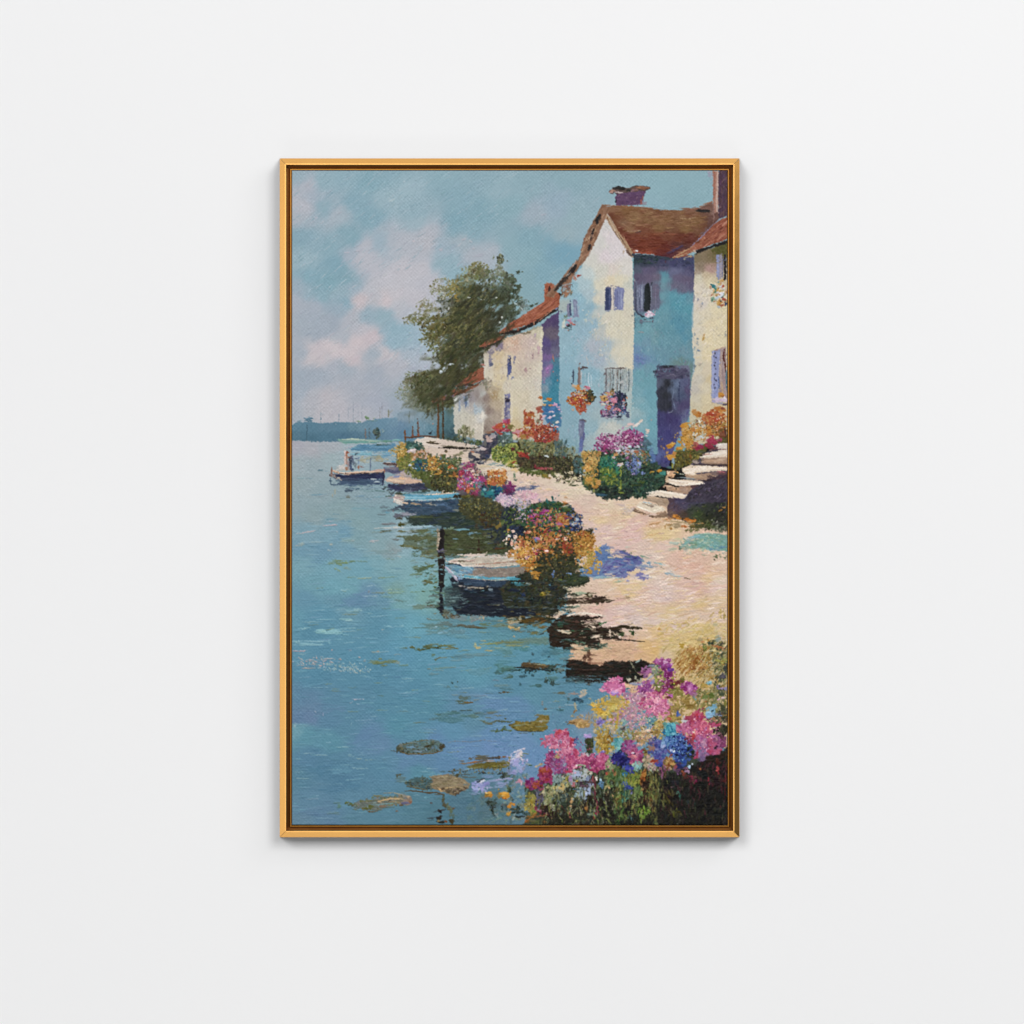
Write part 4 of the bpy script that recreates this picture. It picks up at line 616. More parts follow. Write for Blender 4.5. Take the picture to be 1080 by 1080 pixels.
# weed rafts mid water
org(420, 635)
spots("460 210 140 24 6c7c78;330 230 150 30 6c8884;640 225 110 14 5c5a4c -4;760 240 110 8 5f5438;820 215 60 22 6c7a60;380 280 120 30 6a8c94;560 280 90 30 688894;600 330 100 20 64909a;980 220 100 20 74806c;460 100 60 34 6a6c5c;440 95 30 10 4f4a3a;520 130 50 20 6a6550;620 80 50 12 5c4c40;660 105 70 12 70706a;780 120 50 14 b4a088 -25;740 100 30 12 b0a48c;810 150 12 20 b8a488;720 160 60 20 8a9090;600 150 60 30 7c8c90;880 90 60 24 6c7478;960 100 40 14 6a5430;1020 130 80 14 6a5020;1060 80 40 20 84602c;960 175 30 10 b8ad94;290 158 20 7 7c8078;350 105 20 7 7c7a68;360 230 16 8 90b4c0;600 265 16 8 88b0c0 -40;400 290 30 10 78a8bc;230 40 80 24 6f8478;330 40 60 14 60665a;200 60 60 12 7c9488;310 30 40 8 5c4c3c;400 30 30 60 26282c;412 60 14 14 22262a;380 40 24 10 4a4440;1060 185 34 24 c0aa8c;1070 235 30 14 c8a870", al=.85, ro=.6)
sc(500, 130, 80, 30, 40, 10, 6, 20, 40, "5c5444 4a4438 7c7864 8a8878", al=.8); sc(760, 130, 120, 50, 60, 10, 6, -20, 50, "9a9688 7c8084 a89c88 6c7478", al=.75)
spots("60 434 30 8 5f6a48;130 428 28 11 5a5a2c -14;190 450 22 14 5a5a30;300 430 90 22 5a5f38 6;320 400 70 8 7a7c58 8;260 445 50 10 50502c;370 430 24 10 4a4c34;460 410 80 14 6c7048 -6;520 430 50 10 6a6c48 -12;450 440 60 7 7c7c58;330 500 18 14 6c7858 40;375 530 28 8 6a5c34 15;350 545 12 8 6c6440;430 525 40 7 7a8878;510 520 16 10 6c7c68;600 520 120 22 6a8c98;760 500 140 14 708c90;560 545 60 14 6c909c;400 625 90 8 74908c 6;520 615 60 6 728880 4;360 645 60 6 6c8c94;330 680 60 14 6c8c98;290 630 18 8 7a8478;620 600 90 5 6a949c;510 765 12 10 3f5048;560 752 8 8 4a5448;480 800 20 14 5c7c84;500 830 30 5 4c6a6c;550 800 20 14 64848c;620 855 30 6 748880;440 800 20 6 5c8090;800 650 30 12 4a8484;760 660 90 40 608ea0", al=.85, ro=.6)
spots("730 410 14 30 b4b084 20;760 430 30 14 bcae7c;800 395 50 10 a8a87c;900 390 80 12 8c9460;1000 375 90 16 7a8460;860 460 60 9 b4ac80;820 365 20 8 a0a484;960 435 40 9 98a078;900 425 60 8 7c9890;1000 440 80 20 5f8a90;1040 480 60 30 588084;1000 620 100 40 587f80;1040 640 60 30 4a6a64;950 670 40 24 4c6a68;1040 710 50 20 4c6458;1000 560 90 20 5a8a98;920 740 30 10 70808c;980 790 70 14 64808a;1020 820 60 20 5c808c;1000 855 40 9 5c4c30;960 858 14 9 3f3820;1030 852 20 7 5c5438;880 865 60 5 6c7c7c;780 885 60 6 7c8894 3;840 890 14 8 8c98a8;620 910 60 24 5c6c60;580 940 40 16 5a6858;660 950 50 9 70562c 8;690 948 22 8 7c5424;600 960 50 8 5c6048;740 925 50 8 708488 10;540 880 60 6 748c94;700 880 90 16 6a8ca8;460 930 50 16 5c88a0;380 1060 40 10 54706c;520 1040 90 12 506c70 6;640 1025 70 7 4c605c;760 1060 60 20 5c7c88;900 1040 90 14 60849c;480 1060 80 14 587884;850 1020 60 14 58809c", al=.85, ro=.6)
org(420, 750)
spots("380 60 90 20 5c808c 5;520 80 120 50 587c88;520 20 80 14 507478;640 40 100 14 5c8084 4;200 105 80 7 6a7c74 5;330 75 40 10 5a747c;720 45 50 14 64807c;760 15 40 7 5c6c64;880 15 40 9 6c7064;860 60 40 8 6c7868;800 90 40 8 6a6c4c -20;860 115 50 9 706c48 -6;920 95 60 9 5c5a34 14;970 95 30 12 4f5030;1030 95 50 8 5c5c38 -6;1015 70 12 10 5a5830;940 40 40 6 7c7c5c;1060 130 18 16 5c4a24;1005 165 24 26 4f5c30 40;930 192 18 10 566030;1060 180 30 12 5a6a3c;970 180 30 9 5c6840 20", al=.85, ro=.6)
p("0,330 80,290 240,270 380,275 440,320 420,370 300,400 80,405 0,385", "5f6c5c", r=10, so=10, al=.7, stv=14)
scp("0,330 80,290 240,270 380,275 440,320 420,370 300,400 80,405 0,385", 90, 13, 7, 0, 50, "4a4c3a 5c5c44 3c4034 6a6a50 5a7484 6886a0 54604c", al=.85)
l("10,330 120,295 250,275 370,270", 9, '6a6850', dry=.2); l("0,375 80,405 200,405 330,398 410,375", 13, '6c5c3c', dry=.1); spots("410 340 28 30 4a4636 -30;330 305 24 14 3f4034;20 350 30 14 6a6850;200 380 60 8 7890a8;120 340 40 10 6c8ea8;270 330 30 12 4a4430", ro=.5)
l("470,295 540,280 700,290 800,272 880,282 960,280", 8, '77808a', dry=.3)
l("630,495 750,480 800,470", 14, '9a683c', dry=.1); l("700,440 740,435 780,440 880,440", 10, '6a5438'); l("880,440 960,435 1040,430", 14, '8c5a28', dry=.1)
p("640,530 760,490 900,475 1000,470 1050,480 1040,520 960,540 840,545 700,545", '6c6434', r=9, so=8, ang=3, stv=14); scp("660,540 1040,500 1060,590 900,600 720,590", 60, 14, 6, 0, 50, "4a4834 6c6440 343630 8a7c48 5c6c74", al=.85); scp("480,570 640,530 660,580 560,630 480,600", 30, 12, 6, 20, 50, "5c5c44 6a6448 48504a 6c7c80", al=.85)
spots("860 470 60 10 9a8c84;920 440 50 14 54524a;760 450 50 12 6c6450;680 450 20 18 6a6860;1010 600 40 24 3f4440 40;1050 570 20 20 5c6468;960 590 24 12 30342f;920 520 40 12 7c7434;600 470 30 6 746a5c;620 495 40 8 7c7260;530 560 14 20 5c5438;560 610 16 20 5a543c;640 625 90 8 5f6c68;780 430 50 20 64645c;820 455 40 14 5a5c54", ro=.5)
p("50,680 120,640 220,620 310,640 340,700 320,750 200,740 80,710", "4c5c58", r=12, so=10, al=.75, stv=14)
scp("50,680 120,640 220,620 310,640 340,700 320,750 200,740 80,710", 70, 14, 7, 10, 50, "3f4a48 5c6454 34404a 6a6c58 547078 4a4c3c", al=.85)
p("285,610 380,605 470,595 540,620 620,640 680,690 670,730 560,780 530,800 440,770 330,740 310,700 330,660", '8a7c64', r=7, so=7, ang=-8, stv=14); scp("300,615 520,615 670,690 560,720 340,690", 50, 24, 7, -8, 15, "968a70 7c705a a09478 8a7a60", al=.8); scp("430,730 660,720 540,795", 26, 18, 8, 5, 25, "5c5040 6a5c4c 4f4a40", al=.85); l("330,690 400,745 440,730 540,715 600,725", 9, 'b8a078', dry=.2); spots("400 750 24 14 c09c70 -40;350 700 30 20 80745c;420 735 24 12 6a5844;470 760 24 20 5a5244", ro=.4)
l("60,755 150,755 260,770 370,770 420,790", 14, '5a4c38', dry=.15); l("80,710 160,725 280,750", 10, '6c6248'); p("0,790 60,790 110,800 135,850 100,890 0,880", '8a7c70', r=8, so=7, stv=14); spots("90 810 24 12 b49c80 -40;40 800 50 10 8c8c84;60 870 40 14 6a6c84;20 890 14 8 5c4c48;110 860 20 16 8c6450;310 868 12 10 5c4038;255 820 14 14 70a0b4;30 830 30 12 a49078", ro=.45)
l("430,790 420,860 450,910", 26, '5c5a44', dry=.2); spots("440 890 24 16 5c5c48;490 920 24 18 6c6448;520 920 14 14 6a5034;500 960 20 40 64705c;395 950 18 16 2a2624;390 1010 30 30 34322c;400 1050 40 14 2c2c26;450 1045 14 14 7a4a24;510 1040 30 24 4a442c;470 900 14 30 5f6c5c;520 990 14 30 5a6a54;380 1040 14 12 8a7c54", ro=.5)
org(305, 750)
p("560,880 700,840 900,810 1080,800 1080,860 960,905 780,945 620,915", "74705c", r=12, so=10, al=.7, stv=14)
scp("530,870 700,830 900,800 1080,790 1080,860 960,910 780,955 600,920", 90, 14, 7, 8, 40, "6c6c40 7c7058 5c5c34 8a7868 6c7c74 7a8c90", al=.85)
l("840,855 920,835 1000,830 1080,830", 22, 'b49c78', dry=.15); l("890,775 980,770 1080,795", 10, '9a9888', dry=.2); l("940,855 960,840", 12, '3a3c44'); l("600,925 660,940", 10, '7c7440'); l("740,950 800,955 860,930", 12, '6c5230'); spots("540 870 20 14 5a6430;590 880 26 10 5c6834;770 910 30 24 5a6230 20;720 920 30 10 5a5c30;1000 860 70 12 8c7c60;900 900 60 12 7c6c5c;1060 890 20 10 6c5c40;1015 945 12 9 7a6450;450 870 30 10 607c80;470 900 20 20 60847c;840 800 40 12 7a7c60;1040 640 60 40 607c80;1020 610 14 16 5c6050;1050 600 10 12 6a6850;1040 350 30 50 54564a;1060 320 20 18 7c8078;410 965 60 14 64808a", al=.9, ro=.55)
# --- near-shore water, darkened by what stands over it
org(420, 520)
scp("0,40 500,30 900,20 1080,100 1080,600 500,620 420,600 250,580 60,420", 60, 60, 14, 2, 6, "5c6c70 566a74 64787c 5a6658 6a7c80", al=.6, ro=.6)
p("30,50 500,40 600,60 620,180 500,230 100,210 20,140", '3f5264', r=14, so=14, stv=10); scp("40,70 580,70 600,200 60,200", 50, 40, 8, 2, 5, "3c4c60 4a6078 44586c 55708a 3a4654", al=.7)
p("60,230 400,190 560,170 760,150 900,150 1100,200 1100,400 900,420 700,340 500,340 380,310 120,300", '37443f', r=14, so=14, stv=10); scp("90,210 900,170 1080,250 1050,380 500,320 120,290", 110, 34, 8, 3, 8, "36444c 3c4a40 44523f 303c40 4a5440 34404c", al=.75)
p("420,340 560,335 760,345 1100,360 1100,570 900,580 560,580 460,600 420,560", '4a5038', r=14, so=14, stv=10); scp("440,350 1050,360 1080,570 560,580 440,590", 130, 30, 9, 3, 10, "4c5236 565c3e 444832 5c6244 3c4232 525640", al=.75)
p("60,410 200,390 370,400 370,600 260,590 210,540 180,520 40,505", '5f6850', r=20, so=16, stv=10, al=.75); scp("80,400 370,350 370,600 240,590 200,500", 70, 26, 8, 6, 12, "5c6444 6a6f50 767c60 545a3e 7c9090", al=.75)
scp("120,700 370,640 370,800 250,880 160,760", 46, 22, 8, 10, 20, "66755c 5c6a50 758870 7c949a 505c44", al=.75); scp("300,900 500,880 540,1080 260,1080", 60, 26, 7, 8, 10, "5c6c60 6e8480 4a5850 7a9494 52604c", al=.75)
p("480,800 1080,830 1300,860 1300,1160 900,1170 560,1140 460,1020 520,900", '252b36', r=14, so=12, stv=9); scp("520,840 1100,840 1240,1100 560,1100", 110, 40, 9, 3, 6, "222834 2a3440 303c48 1e232c 343c40 28302c", al=.7)
p("430,900 560,850 600,960 560,1080 440,1080", '3f4f50', r=20, so=20, al=.7, stv=10); scp("440,960 660,960 640,1080 440,1080", 40, 30, 6, 8, 10, "48585a 5a7074 34424a 6a8280", al=.75)
spots("80 330 260 10 9ab0b8 4;200 318 150 8 a4bcc4 4;60 362 100 8 9cacb0;290 318 60 7 8cb0c0 3;600 345 60 9 6f9cae;530 340 20 6 88b0c0;690 378 34 12 6a90a4 8;730 372 16 5 90aab4;540 432 24 8 6c8c98;380 395 14 10 8fa8b0;900 470 60 6 4c5c70 6;830 345 60 7 4a6078;500 330 24 14 7a9078;200 360 130 16 6a7250 4;150 420 90 24 5c6246;100 505 80 12 6a6c48 -8;160 520 30 12 5c5c38;300 430 60 12 687050;300 560 60 14 6a6a48 12;240 600 60 9 7c8460;330 615 30 8 6a6438;230 720 70 20 5c6c50 8;160 770 50 10 708470 6;300 690 60 12 5c6c44 14;300 845 60 14 6c6c48 -8;250 830 12 12 5c5c34;345 890 14 14 4c5424;230 930 20 7 5a6a50;150 935 60 4 7f9a84 4;40 930 60 4 80a08c;30 295 30 20 5a5c44;80 200 90 14 a0a0aa 3;60 185 60 10 8c8c98;250 220 150 14 4a5440;190 225 100 9 5a6244;400 110 60 10 54728c;60 90 50 8 c8b098 -6;160 100 60 9 b09478 -8;20 100 30 14 c4c4c4;280 100 50 7 a09484 -6;330 110 40 7 8c9090", al=.9, ro=.55)
scp("700,180 950,170 900,340 740,330", 40, 18, 8, 20, 40, "4a3424 5a4028 3c3028 4a4030", al=.8)
scp("560,100 760,40 880,120 800,240 600,200", 110, 12, 7, 40, 45, "54522f 6a6438 44452c 7a744a 3a3c2a 5c5c3c", al=.85); scp("880,60 1080,100 1080,260 900,180", 60, 18, 10, 30, 40, "2e3750 3c4660 283040 42506c 30384c", al=.85); scp("900,220 1080,230 1080,520 900,520 840,400", 80, 20, 10, 20, 40, "2c3444 263038 343c48 3c3830 2a3240", al=.85)
spots("950 310 50 24 7c6830 30;970 280 18 30 8a7438;900 300 24 12 6a5c34;760 500 12 60 3a2820;775 560 16 14 4a2c20;960 525 60 10 5c3c24 8;540 470 30 12 5a6444;500 520 60 14 4c5434;1050 230 30 24 6c7c38;1070 270 14 14 5c6c24;600 140 18 20 b0a480 40;590 80 12 24 a89c74 -20", al=.9, ro=.5)
# mooring post
p("398,326 418,322 436,350 438,420 432,500 432,560 440,620 440,760 430,860 438,880 420,905 395,890 378,880 380,760 376,620 372,560 374,480 385,400 390,350", '282424', r=5, so=6, ang=88, stv=8); l("372,330 376,400 372,500 365,530", 22, 'a0907c', dry=.1, taper=.2); l("388,340 386,440 378,500", 9, 'c4b4a0'); l("430,335 440,345", 7, '8a7a3c'); spots("400 550 34 14 5c5a78;420 540 14 18 6c6888;380 545 10 8 8c88a0;430 570 9 8 8890a4;430 690 6 8 8a8468;425 700 5 30 6a6450;378 640 5 60 4a3c18;370 530 9 9 b4a494;440 620 20 7 8c7c74 -40", ro=.4)
l("405,890 400,960 410,1010 405,1080 412,1140", 30, '262830', dry=.25, taper=.1); spots("410 950 14 18 5c7078;385 895 10 5 1e1e22;405 1000 20 14 202228;395 1050 24 12 242830;420 1060 10 24 2c3438", ro=.5)
# nearest rowing boat
p("470,665 520,680 600,695 720,705 900,715 1080,700 1200,690 1200,820 1080,825 900,825 700,815 600,795 520,745 480,700", '8a7f76', r=6, so=6, ang=2, stv=12)
p("455,668 540,672 640,692 720,702 700,760 620,765 590,790 545,745 500,715", '6490ac', r=8, so=7, ang=-10, stv=14); scp("470,680 700,705 690,755 600,770 500,715", 30, 22, 5, -12, 8, "7aa6bc 54809c 8cb4c4 5c748c a0a8ac", al=.8); scp("700,720 1180,715 1180,800 720,790", 60, 14, 6, 5, 30, "9a8c80 857a72 7a706a a4988c 8c8078", al=.6)
l("445,700 500,755 540,800 560,830", 28, 'b4aebe', dry=.1, taper=.3); l("460,705 520,760 555,810", 9, 'd2ccd4'); l("545,770 575,795 580,815", 16, '9ab0d4'); l("510,740 560,760 610,770", 12, '9cc4d4'); l("590,770 700,780 760,785", 10, 'a0b0b0'); l("580,785 640,800 720,800", 14, '94c4d8')
l("630,785 720,800 850,805 1000,810 1130,808 1190,800", 26, '4f9cb8', dry=.1, taper=.2); l("700,800 760,795", 10, '8ccbdc'); l("650,800 760,815 900,825 1050,828", 9, 'c4bcac', al=.8); l("860,808 1000,815", 9, '7cc0d4', al=.8); spots("990 815 12 7 d0ccc0;1060 800 40 9 5cb4cc", ro=.4)
p("465,655 500,625 560,615 700,600 1080,570 1190,600 1190,680 1080,690 900,700 720,700 620,690 540,665", 'b8b0a4', r=6, so=6, ang=3, stv=12); scp("500,640 1150,600 1150,670 720,690", 60, 24, 5, 4, 10, "c8c0b4 a89c90 bcbab4 d0c8bc b4a294", al=.75)
p("555,580 640,580 740,570 830,575 900,585 1090,580 1090,605 900,605 720,602 600,598", 'c4b8b0', r=6, so=6, ang=2, stv=12); l("560,585 700,590 820,585", 13, 'd8c8c0', dry=.1); l("700,600 850,605 1010,615", 9, 'c8ccc8'); l("830,575 840,555", 12, 'b8a898')
l("470,645 540,655 620,690 720,690 800,685", 15, 'dcd0c8', dry=.1); l("480,625 600,630 700,640", 12, 'd4c8c0', dry=.15); l("500,650 640,640 760,650", 8, 'a07c74'); l("640,690 720,685 740,700", 12, 'e4dcd4'); l("720,680 850,665 1000,655 1150,640", 12, 'b08c7c'); l("820,700 940,695 1120,680", 13, 'd0c4b8'); l("460,668 540,670 600,690", 14, '3a4454', dry=.2); l("720,703 820,705 900,710", 9, '4f5468'); l("450,640 470,660", 9, 'd0bca8'); l("930,665 1080,650 1160,640", 10, 'a08878'); l("1050,630 1150,620", 12, 'dccfc4')
p("560,820 620,810 720,818 900,830 1080,830 1180,835 1180,900 900,890 700,880 600,860", '38485a', r=10, so=9, ang=2, stv=12); spots("660 860 40 12 4f6478;760 850 60 12 4a5c70;580 880 30 7 c4bab0;620 885 20 6 b4aca4;700 895 60 8 9c9488;780 900 30 8 b8ac94;850 885 18 7 c0b4a0;870 915 22 14 7c8c94;640 910 24 8 788894;800 925 16 10 6c94a4;660 890 14 6 d0c8bc;590 850 24 8 28323e;540 880 30 12 2a343c;720 940 40 6 3c505c;500 1020 40 8 809898;560 990 60 6 708488;900 1060 60 8 4a4a3c;950 1060 14 6 94947c;1000 1050 14 6 9c9c90", al=.9, ro=.5)
# middle boats
org(420, 405)
p("-10,800 60,800 130,850 250,930 200,945 0,950", 'a09c98', r=8, so=7, stv=14); p("-20,880 60,880 150,900 270,925 220,940 0,945", 'c4a898', r=6, so=6, ang=-4, stv=12); l("-10,890 80,900", 12, 'd8c0b0'); l("150,925 265,930", 9, 'c8ac88'); spots("50 840 60 24 9a98a8;100 860 60 18 a8a0a0;0 860 30 20 b0a8a8", ro=.5)
p("-20,945 120,945 260,940 300,960 280,1000 100,1020 -20,1010", '3f4256', r=8, so=8, stv=12); scp("0,950 270,945 260,1000 0,1010", 30, 26, 6, 3, 10, "34384c 4a4c62 3c4860 585a70", al=.8); spots("80 1015 90 10 6c7888;200 1025 80 9 4a6c70;40 1040 60 12 5a7c80;250 1010 50 14 3c4438", al=.85, ro=.5)
p("0,1045 240,1045 440,1030 560,1030 580,1060 540,1090 260,1110 40,1100", '5f9cb4', r=6, so=6, ang=1, stv=16); l("240,1048 340,1045 440,1035 560,1030", 16, 'd0c0b0', dry=.1); l("10,1065 120,1075 260,1075", 18, '8cb8c8', dry=.2); l("240,1065 380,1065 530,1055", 22, '58a8c8', dry=.15); l("30,1095 200,1100 400,1095 530,1085", 11, 'b8c0c0'); l("360,1090 480,1085", 9, 'c4b49c'); spots("50 1075 14 8 a06c6c;20 1055 20 14 9ab4bc;540 1065 24 20 3a3024;580 1060 24 18 2c2a20;0 1100 40 12 a4b4bc;150 1050 60 8 6ca4bc", ro=.45)
org(305, 405)
p("890,745 960,738 1060,735 1120,740 1100,775 960,775 900,765", '8a7c7c', r=5, so=6, stv=12); l("895,750 960,758 1050,765", 14, '5a4844', dry=.1); l("960,740 1080,738", 13, '5a94b8', dry=.1); l("900,742 960,745", 8, 'c8bcb4'); p("895,790 1000,780 1090,790 1090,860 980,850 900,825", '6c6c80', r=8, so=8, stv=12); spots("1000 830 60 14 5a5a74;960 800 50 14 847c84;1050 815 40 12 54546c;1080 850 30 30 b8a8a4", al=.9, ro=.5)
p("910,900 960,870 1080,850 1100,950 1000,935 920,930", 'b8a498', r=6, so=6, stv=14); l("930,905 1000,915 1080,925", 18, 'd0b8a0', dry=.15); l("980,880 1060,870", 18, '8490b4', dry=.2); l("1040,890 1090,900", 20, 'd4b090'); l("980,935 1090,945", 9, '8a6c4c'); p("930,945 1090,950 1090,1010 1000,1010 940,980", '3c3f5a', r=8, so=8, stv=12); scp("890,960 1090,950 1090,1060 900,1040", 36, 20, 6, 4, 14, "3a3f54 4c5a64 2e3440 5c6c6c 44504c", al=.75); spots("1040 1040 50 10 3a4434;940 1060 40 7 50604f;960 1000 30 10 4a5468;890 995 14 12 343c48", al=.9, ro=.5)
p("990,1060 1010,1040 1080,1060 1090,1110 1020,1120 1000,1085", 'b0a49c', r=6, so=6); l("1000,1045 1020,1075 1050,1090", 14, 'dcd6d0'); org(305, 520); spots("1000 50 14 26 d4ccc4 -20;1040 80 34 20 d4cec6;1060 60 24 14 9a847c;990 80 8 14 b89c94;985 160 8 18 a88c8c;925 180 34 10 6a9cac;1030 210 60 24 5c5e68;1050 240 40 12 4a463c;900 130 50 12 6f8088;1050 130 50 20 46505c;880 200 40 12 788c90;1000 150 40 14 54626c;940 290 110 12 7a8080;1060 298 30 14 4a4a24;900 330 90 7 c0c0bc 2;1020 325 70 8 c4c4c0 2;920 358 60 11 4c4c34;870 370 30 7 7c7c68;1050 360 40 9 6c6a4c;1060 410 50 10 6c7058;1010 440 60 12 788080;1070 500 16 12 5c5c34", al=.9, ro=.5)
# pier with two figures
org(305, 405)
p("440,520 560,520 700,525 870,530 870,550 700,560 520,565 480,545", '7ca49a', r=8, so=8, stv=10); l("500,525 600,522 700,530 860,545", 16, 'b8c8b4', dry=.15); l("520,550 660,548 850,550", 12, '5f9a94', dry=.2); p("580,610 660,570 800,570 1000,560 1000,640 800,635 590,630", '5a8aa8', r=8, so=8, stv=10); spots("760 595 90 10 4f80a0;900 570 80 10 4f6a68;840 575 40 8 44584c;920 540 60 12 6c9c88;1000 530 70 10 7cb0a8;700 660 120 14 7ab0c4;860 680 90 14 6c9cba;680 640 90 8 88b4c4;920 655 60 12 78a8c0;560 600 60 6 b4b0b8 20", al=.85, ro=.5)
spots("705 715 40 28 a4a088;760 700 34 16 9aa08c;850 705 40 30 a09a7c;820 690 24 14 8c9488;740 740 30 10 a8b0a8", al=.85, ro=.6)
p("440,820 460,780 520,760 570,800 620,825", 'b4b4b0', r=8, so=8, stv=10); spots("490 790 40 18 c4c0bc;530 700 12 70 c8b4ac;545 720 12 60 a88c80;550 645 14 16 94543a 60;540 670 12 16 a8705a;525 650 8 30 c8bcb8;575 700 18 16 8c5a48;590 690 20 10 6c6068;600 715 14 40 58647c;575 740 22 40 4c586c;585 790 14 34 56647c;610 740 12 30 6c7888;560 770 12 40 9a8c8c;570 660 7 10 b8aca8;625 770 12 30 7c8890;600 810 12 14 48546c;655 790 12 20 9c6c58;655 720 10 40 7890a8;540 800 14 24 a47c68", ro=.45)
l("768,700 770,830", 12, '6c7c90', dry=.1)
p("415,850 520,860 640,850 900,845 905,890 800,900 640,905 480,905 420,890", '2f3550', r=8, so=8, stv=10); p("430,900 880,895 900,950 700,960 400,955 480,930", '4a5c74', r=12, so=12, stv=12); l("410,820 470,840 560,850 640,838 760,830 900,825", 22, 'c8ac98', dry=.1, taper=.2); l("420,838 560,852 680,845 880,838", 9, '4a3c3c'); l("620,828 760,825", 9, 'd8c0b0'); l("790,820 900,810", 16, 'b8988c'); l("470,835 540,842", 9, 'e0d4c8'); spots("460 890 40 10 a49c94;430 870 14 18 9c8c84;490 905 30 7 c0b4a8;830 925 50 9 a4b4bc;800 900 40 7 b4bcc0;620 905 60 12 3a4560;540 900 60 14 3f4c64;720 880 80 16 363c5c;850 875 40 20 34385a;660 930 60 10 485a70;560 950 70 8 50647c", ro=.5)
l("403,785 400,840 405,880", 18, '8c6c60', dry=.1); l("385,850 380,880", 12, '5c4848'); l("390,890 392,950", 12, '44586c', dry=.1); l("385,945 440,955", 9, '5c7080'); l("890,830 895,880 882,960", 20, '30344c', dry=.15); l("905,890 905,945", 8, 'b0acac'); l("900,805 905,850", 14, '9c7460')
scp("500,960 800,960 800,1000 520,1000", 20, 26, 5, 3, 8, "6a8490 54687c 7c9098 8ca4a8", al=.8); spots("560 1010 40 16 4c5a68;550 990 24 10 5c6878;640 990 30 8 50687c;590 965 40 7 48607c;700 1000 60 7 7c949c;800 985 60 10 70889a;430 1020 9 24 a0a08c;410 1055 8 14 a0a090;560 1070 22 18 7c8078;300 820 30 5 6c8890;500 1080 40 6 7c98a0;750 1015 50 6 84a0a4;290 815 20 5 4f7080;340 825 40 4 88a4ac;850 1010 60 8 6c848c", al=.9, ro=.5)
# --- beds of flowers along the water
org(420, 405)
p('60,560 220,590 330,700 560,720 620,880 570,1010 420,1020 290,1000 200,900 60,800 -20,760 -20,600', '4a5034', r=16, so=12, stv=12, al=.9)
scp("-10,560 100,560 160,760 40,800 -20,780", 114, 15, 9, 60, 40, "b88f48 c49c4a a88440 8f7c3c cfac60 967a38", al=.9); scp("0,640 110,650 140,800 280,880 250,920 100,860 0,800", 133, 16, 9, 60, 35, "6c7040 5c6436 7c7c48 4f5830 848850", al=.85)
scp("60,540 220,560 230,620 80,620", 83, 14, 10, 30, 40, "3c605c 54746c 2f504c 6a8478 44584c", al=.9); spots("120 630 30 16 d8c8c8;150 620 24 12 d0bcbc;95 640 18 14 c8b8c4;180 600 24 12 2f4c44;80 600 16 20 34584c;130 600 30 10 7c9c94", ro=.45)
scp("110,640 280,620 260,720 140,720", 64, 16, 9, 40, 40, "c08a58 cf9c74 b87848 d0a898 c8b8b0 8c7448", al=.9); scp("120,700 300,720 330,820 180,830", 83, 16, 10, 50, 40, "2c5c68 386c74 44746c 4a6444 34506c", al=.85); spots("115 760 16 14 d0d0dc;145 790 12 12 c0cce0;110 770 10 10 b0bcd4;165 800 12 8 8cacc8;130 740 12 8 508890", ro=.4)
scp("280,680 400,690 420,840 280,820", 121, 13, 9, 50, 45, "c08428 cf9838 d0a04c b07428 a4703c 8c6c34", al=.95); scp("340,660 600,700 620,880 420,880 380,760", 209, 14, 9, 50, 45, "4a5838 5c6c40 3c4a34 6c7c54 70643c 4a6c5c", al=.85)
scp("300,830 560,820 580,940 540,1040 320,1000", 285, 15, 8, 40, 40, "44442a 545030 38382a 5c5c38 302f24 4a4a30", al=.9); scp("160,830 320,830 300,960 260,920", 76, 18, 8, 50, 30, "5c6438 6c7444 4c5430 545c34", al=.85)
spots("490 785 28 16 c46830 30;530 790 16 9 b87850;545 800 12 12 a8684c;400 835 30 12 c48c3c 40;560 880 24 14 cf8a34;500 870 30 10 a87c34;470 945 24 16 a08c44 -40;530 850 16 30 9c6438;450 800 20 10 3c5044;465 830 10 12 b4c0cc;515 800 9 9 c4ccd4;370 850 20 12 b88430;440 870 12 10 b89044;570 840 20 14 8c5c34;400 700 12 20 5c7484;560 760 20 10 8a8c74;480 720 40 8 948c6c", ro=.4)
p('580,760 720,740 800,870 860,840 1030,830 1020,960 1080,970 1080,1080 620,1080 540,1000', '5c5054', r=16, so=12, stv=12, al=.9)
scp("590,740 720,740 700,900 580,880", 114, 15, 10, 40, 45, "9c3c6c a8487c 8c3058 7c3c64 b8788c 6a6058", al=.9); scp("560,880 800,870 780,1000 560,1010", 190, 15, 10, 40, 45, "a0447c b45c90 8c3864 a83c50 c47848 7c6478 54746c 8c8ca0", al=.9)
spots("600 840 30 24 a03048;595 850 14 14 b83848;640 820 20 10 8f9cac;690 770 20 16 a03c74;610 760 20 12 7c6c94;640 750 14 10 c4a4b4;710 820 18 10 c8b4b0;780 900 34 34 a83878;770 880 20 12 983068;815 910 16 14 b85088;580 960 24 30 b0508c;610 990 24 14 a84050;660 980 24 34 b8503c;700 990 24 14 c4783c;690 940 20 12 dcb4a4;720 950 16 10 d0a498;640 1000 14 20 8c3c30;660 1015 24 20 c88030;720 1040 40 24 8c3854;745 1020 14 24 a84070;680 890 14 14 8cb0b4;740 860 20 8 b8c0c4;830 940 12 30 a8384c;770 940 24 24 5c7c74;720 960 16 30 3c7468;600 920 14 14 c090b0;650 900 24 18 b0609c;560 990 14 14 c88858", ro=.4)
scp("850,820 1030,810 1010,940 960,980 850,980", 159, 15, 10, 40, 45, "b86c30 c88034 cf9444 a8582c c4603c d0a878", al=.95); spots("925 820 30 12 c47028;930 850 30 12 b86030 -10;1000 850 26 16 cf8a48;970 900 40 24 c8802c 30;900 950 34 20 b45c34;870 880 16 12 b8a48c;990 920 20 24 b87430;880 970 20 14 a44c34;950 870 14 9 a0c0c8;860 900 20 7 c8a484", ro=.4)
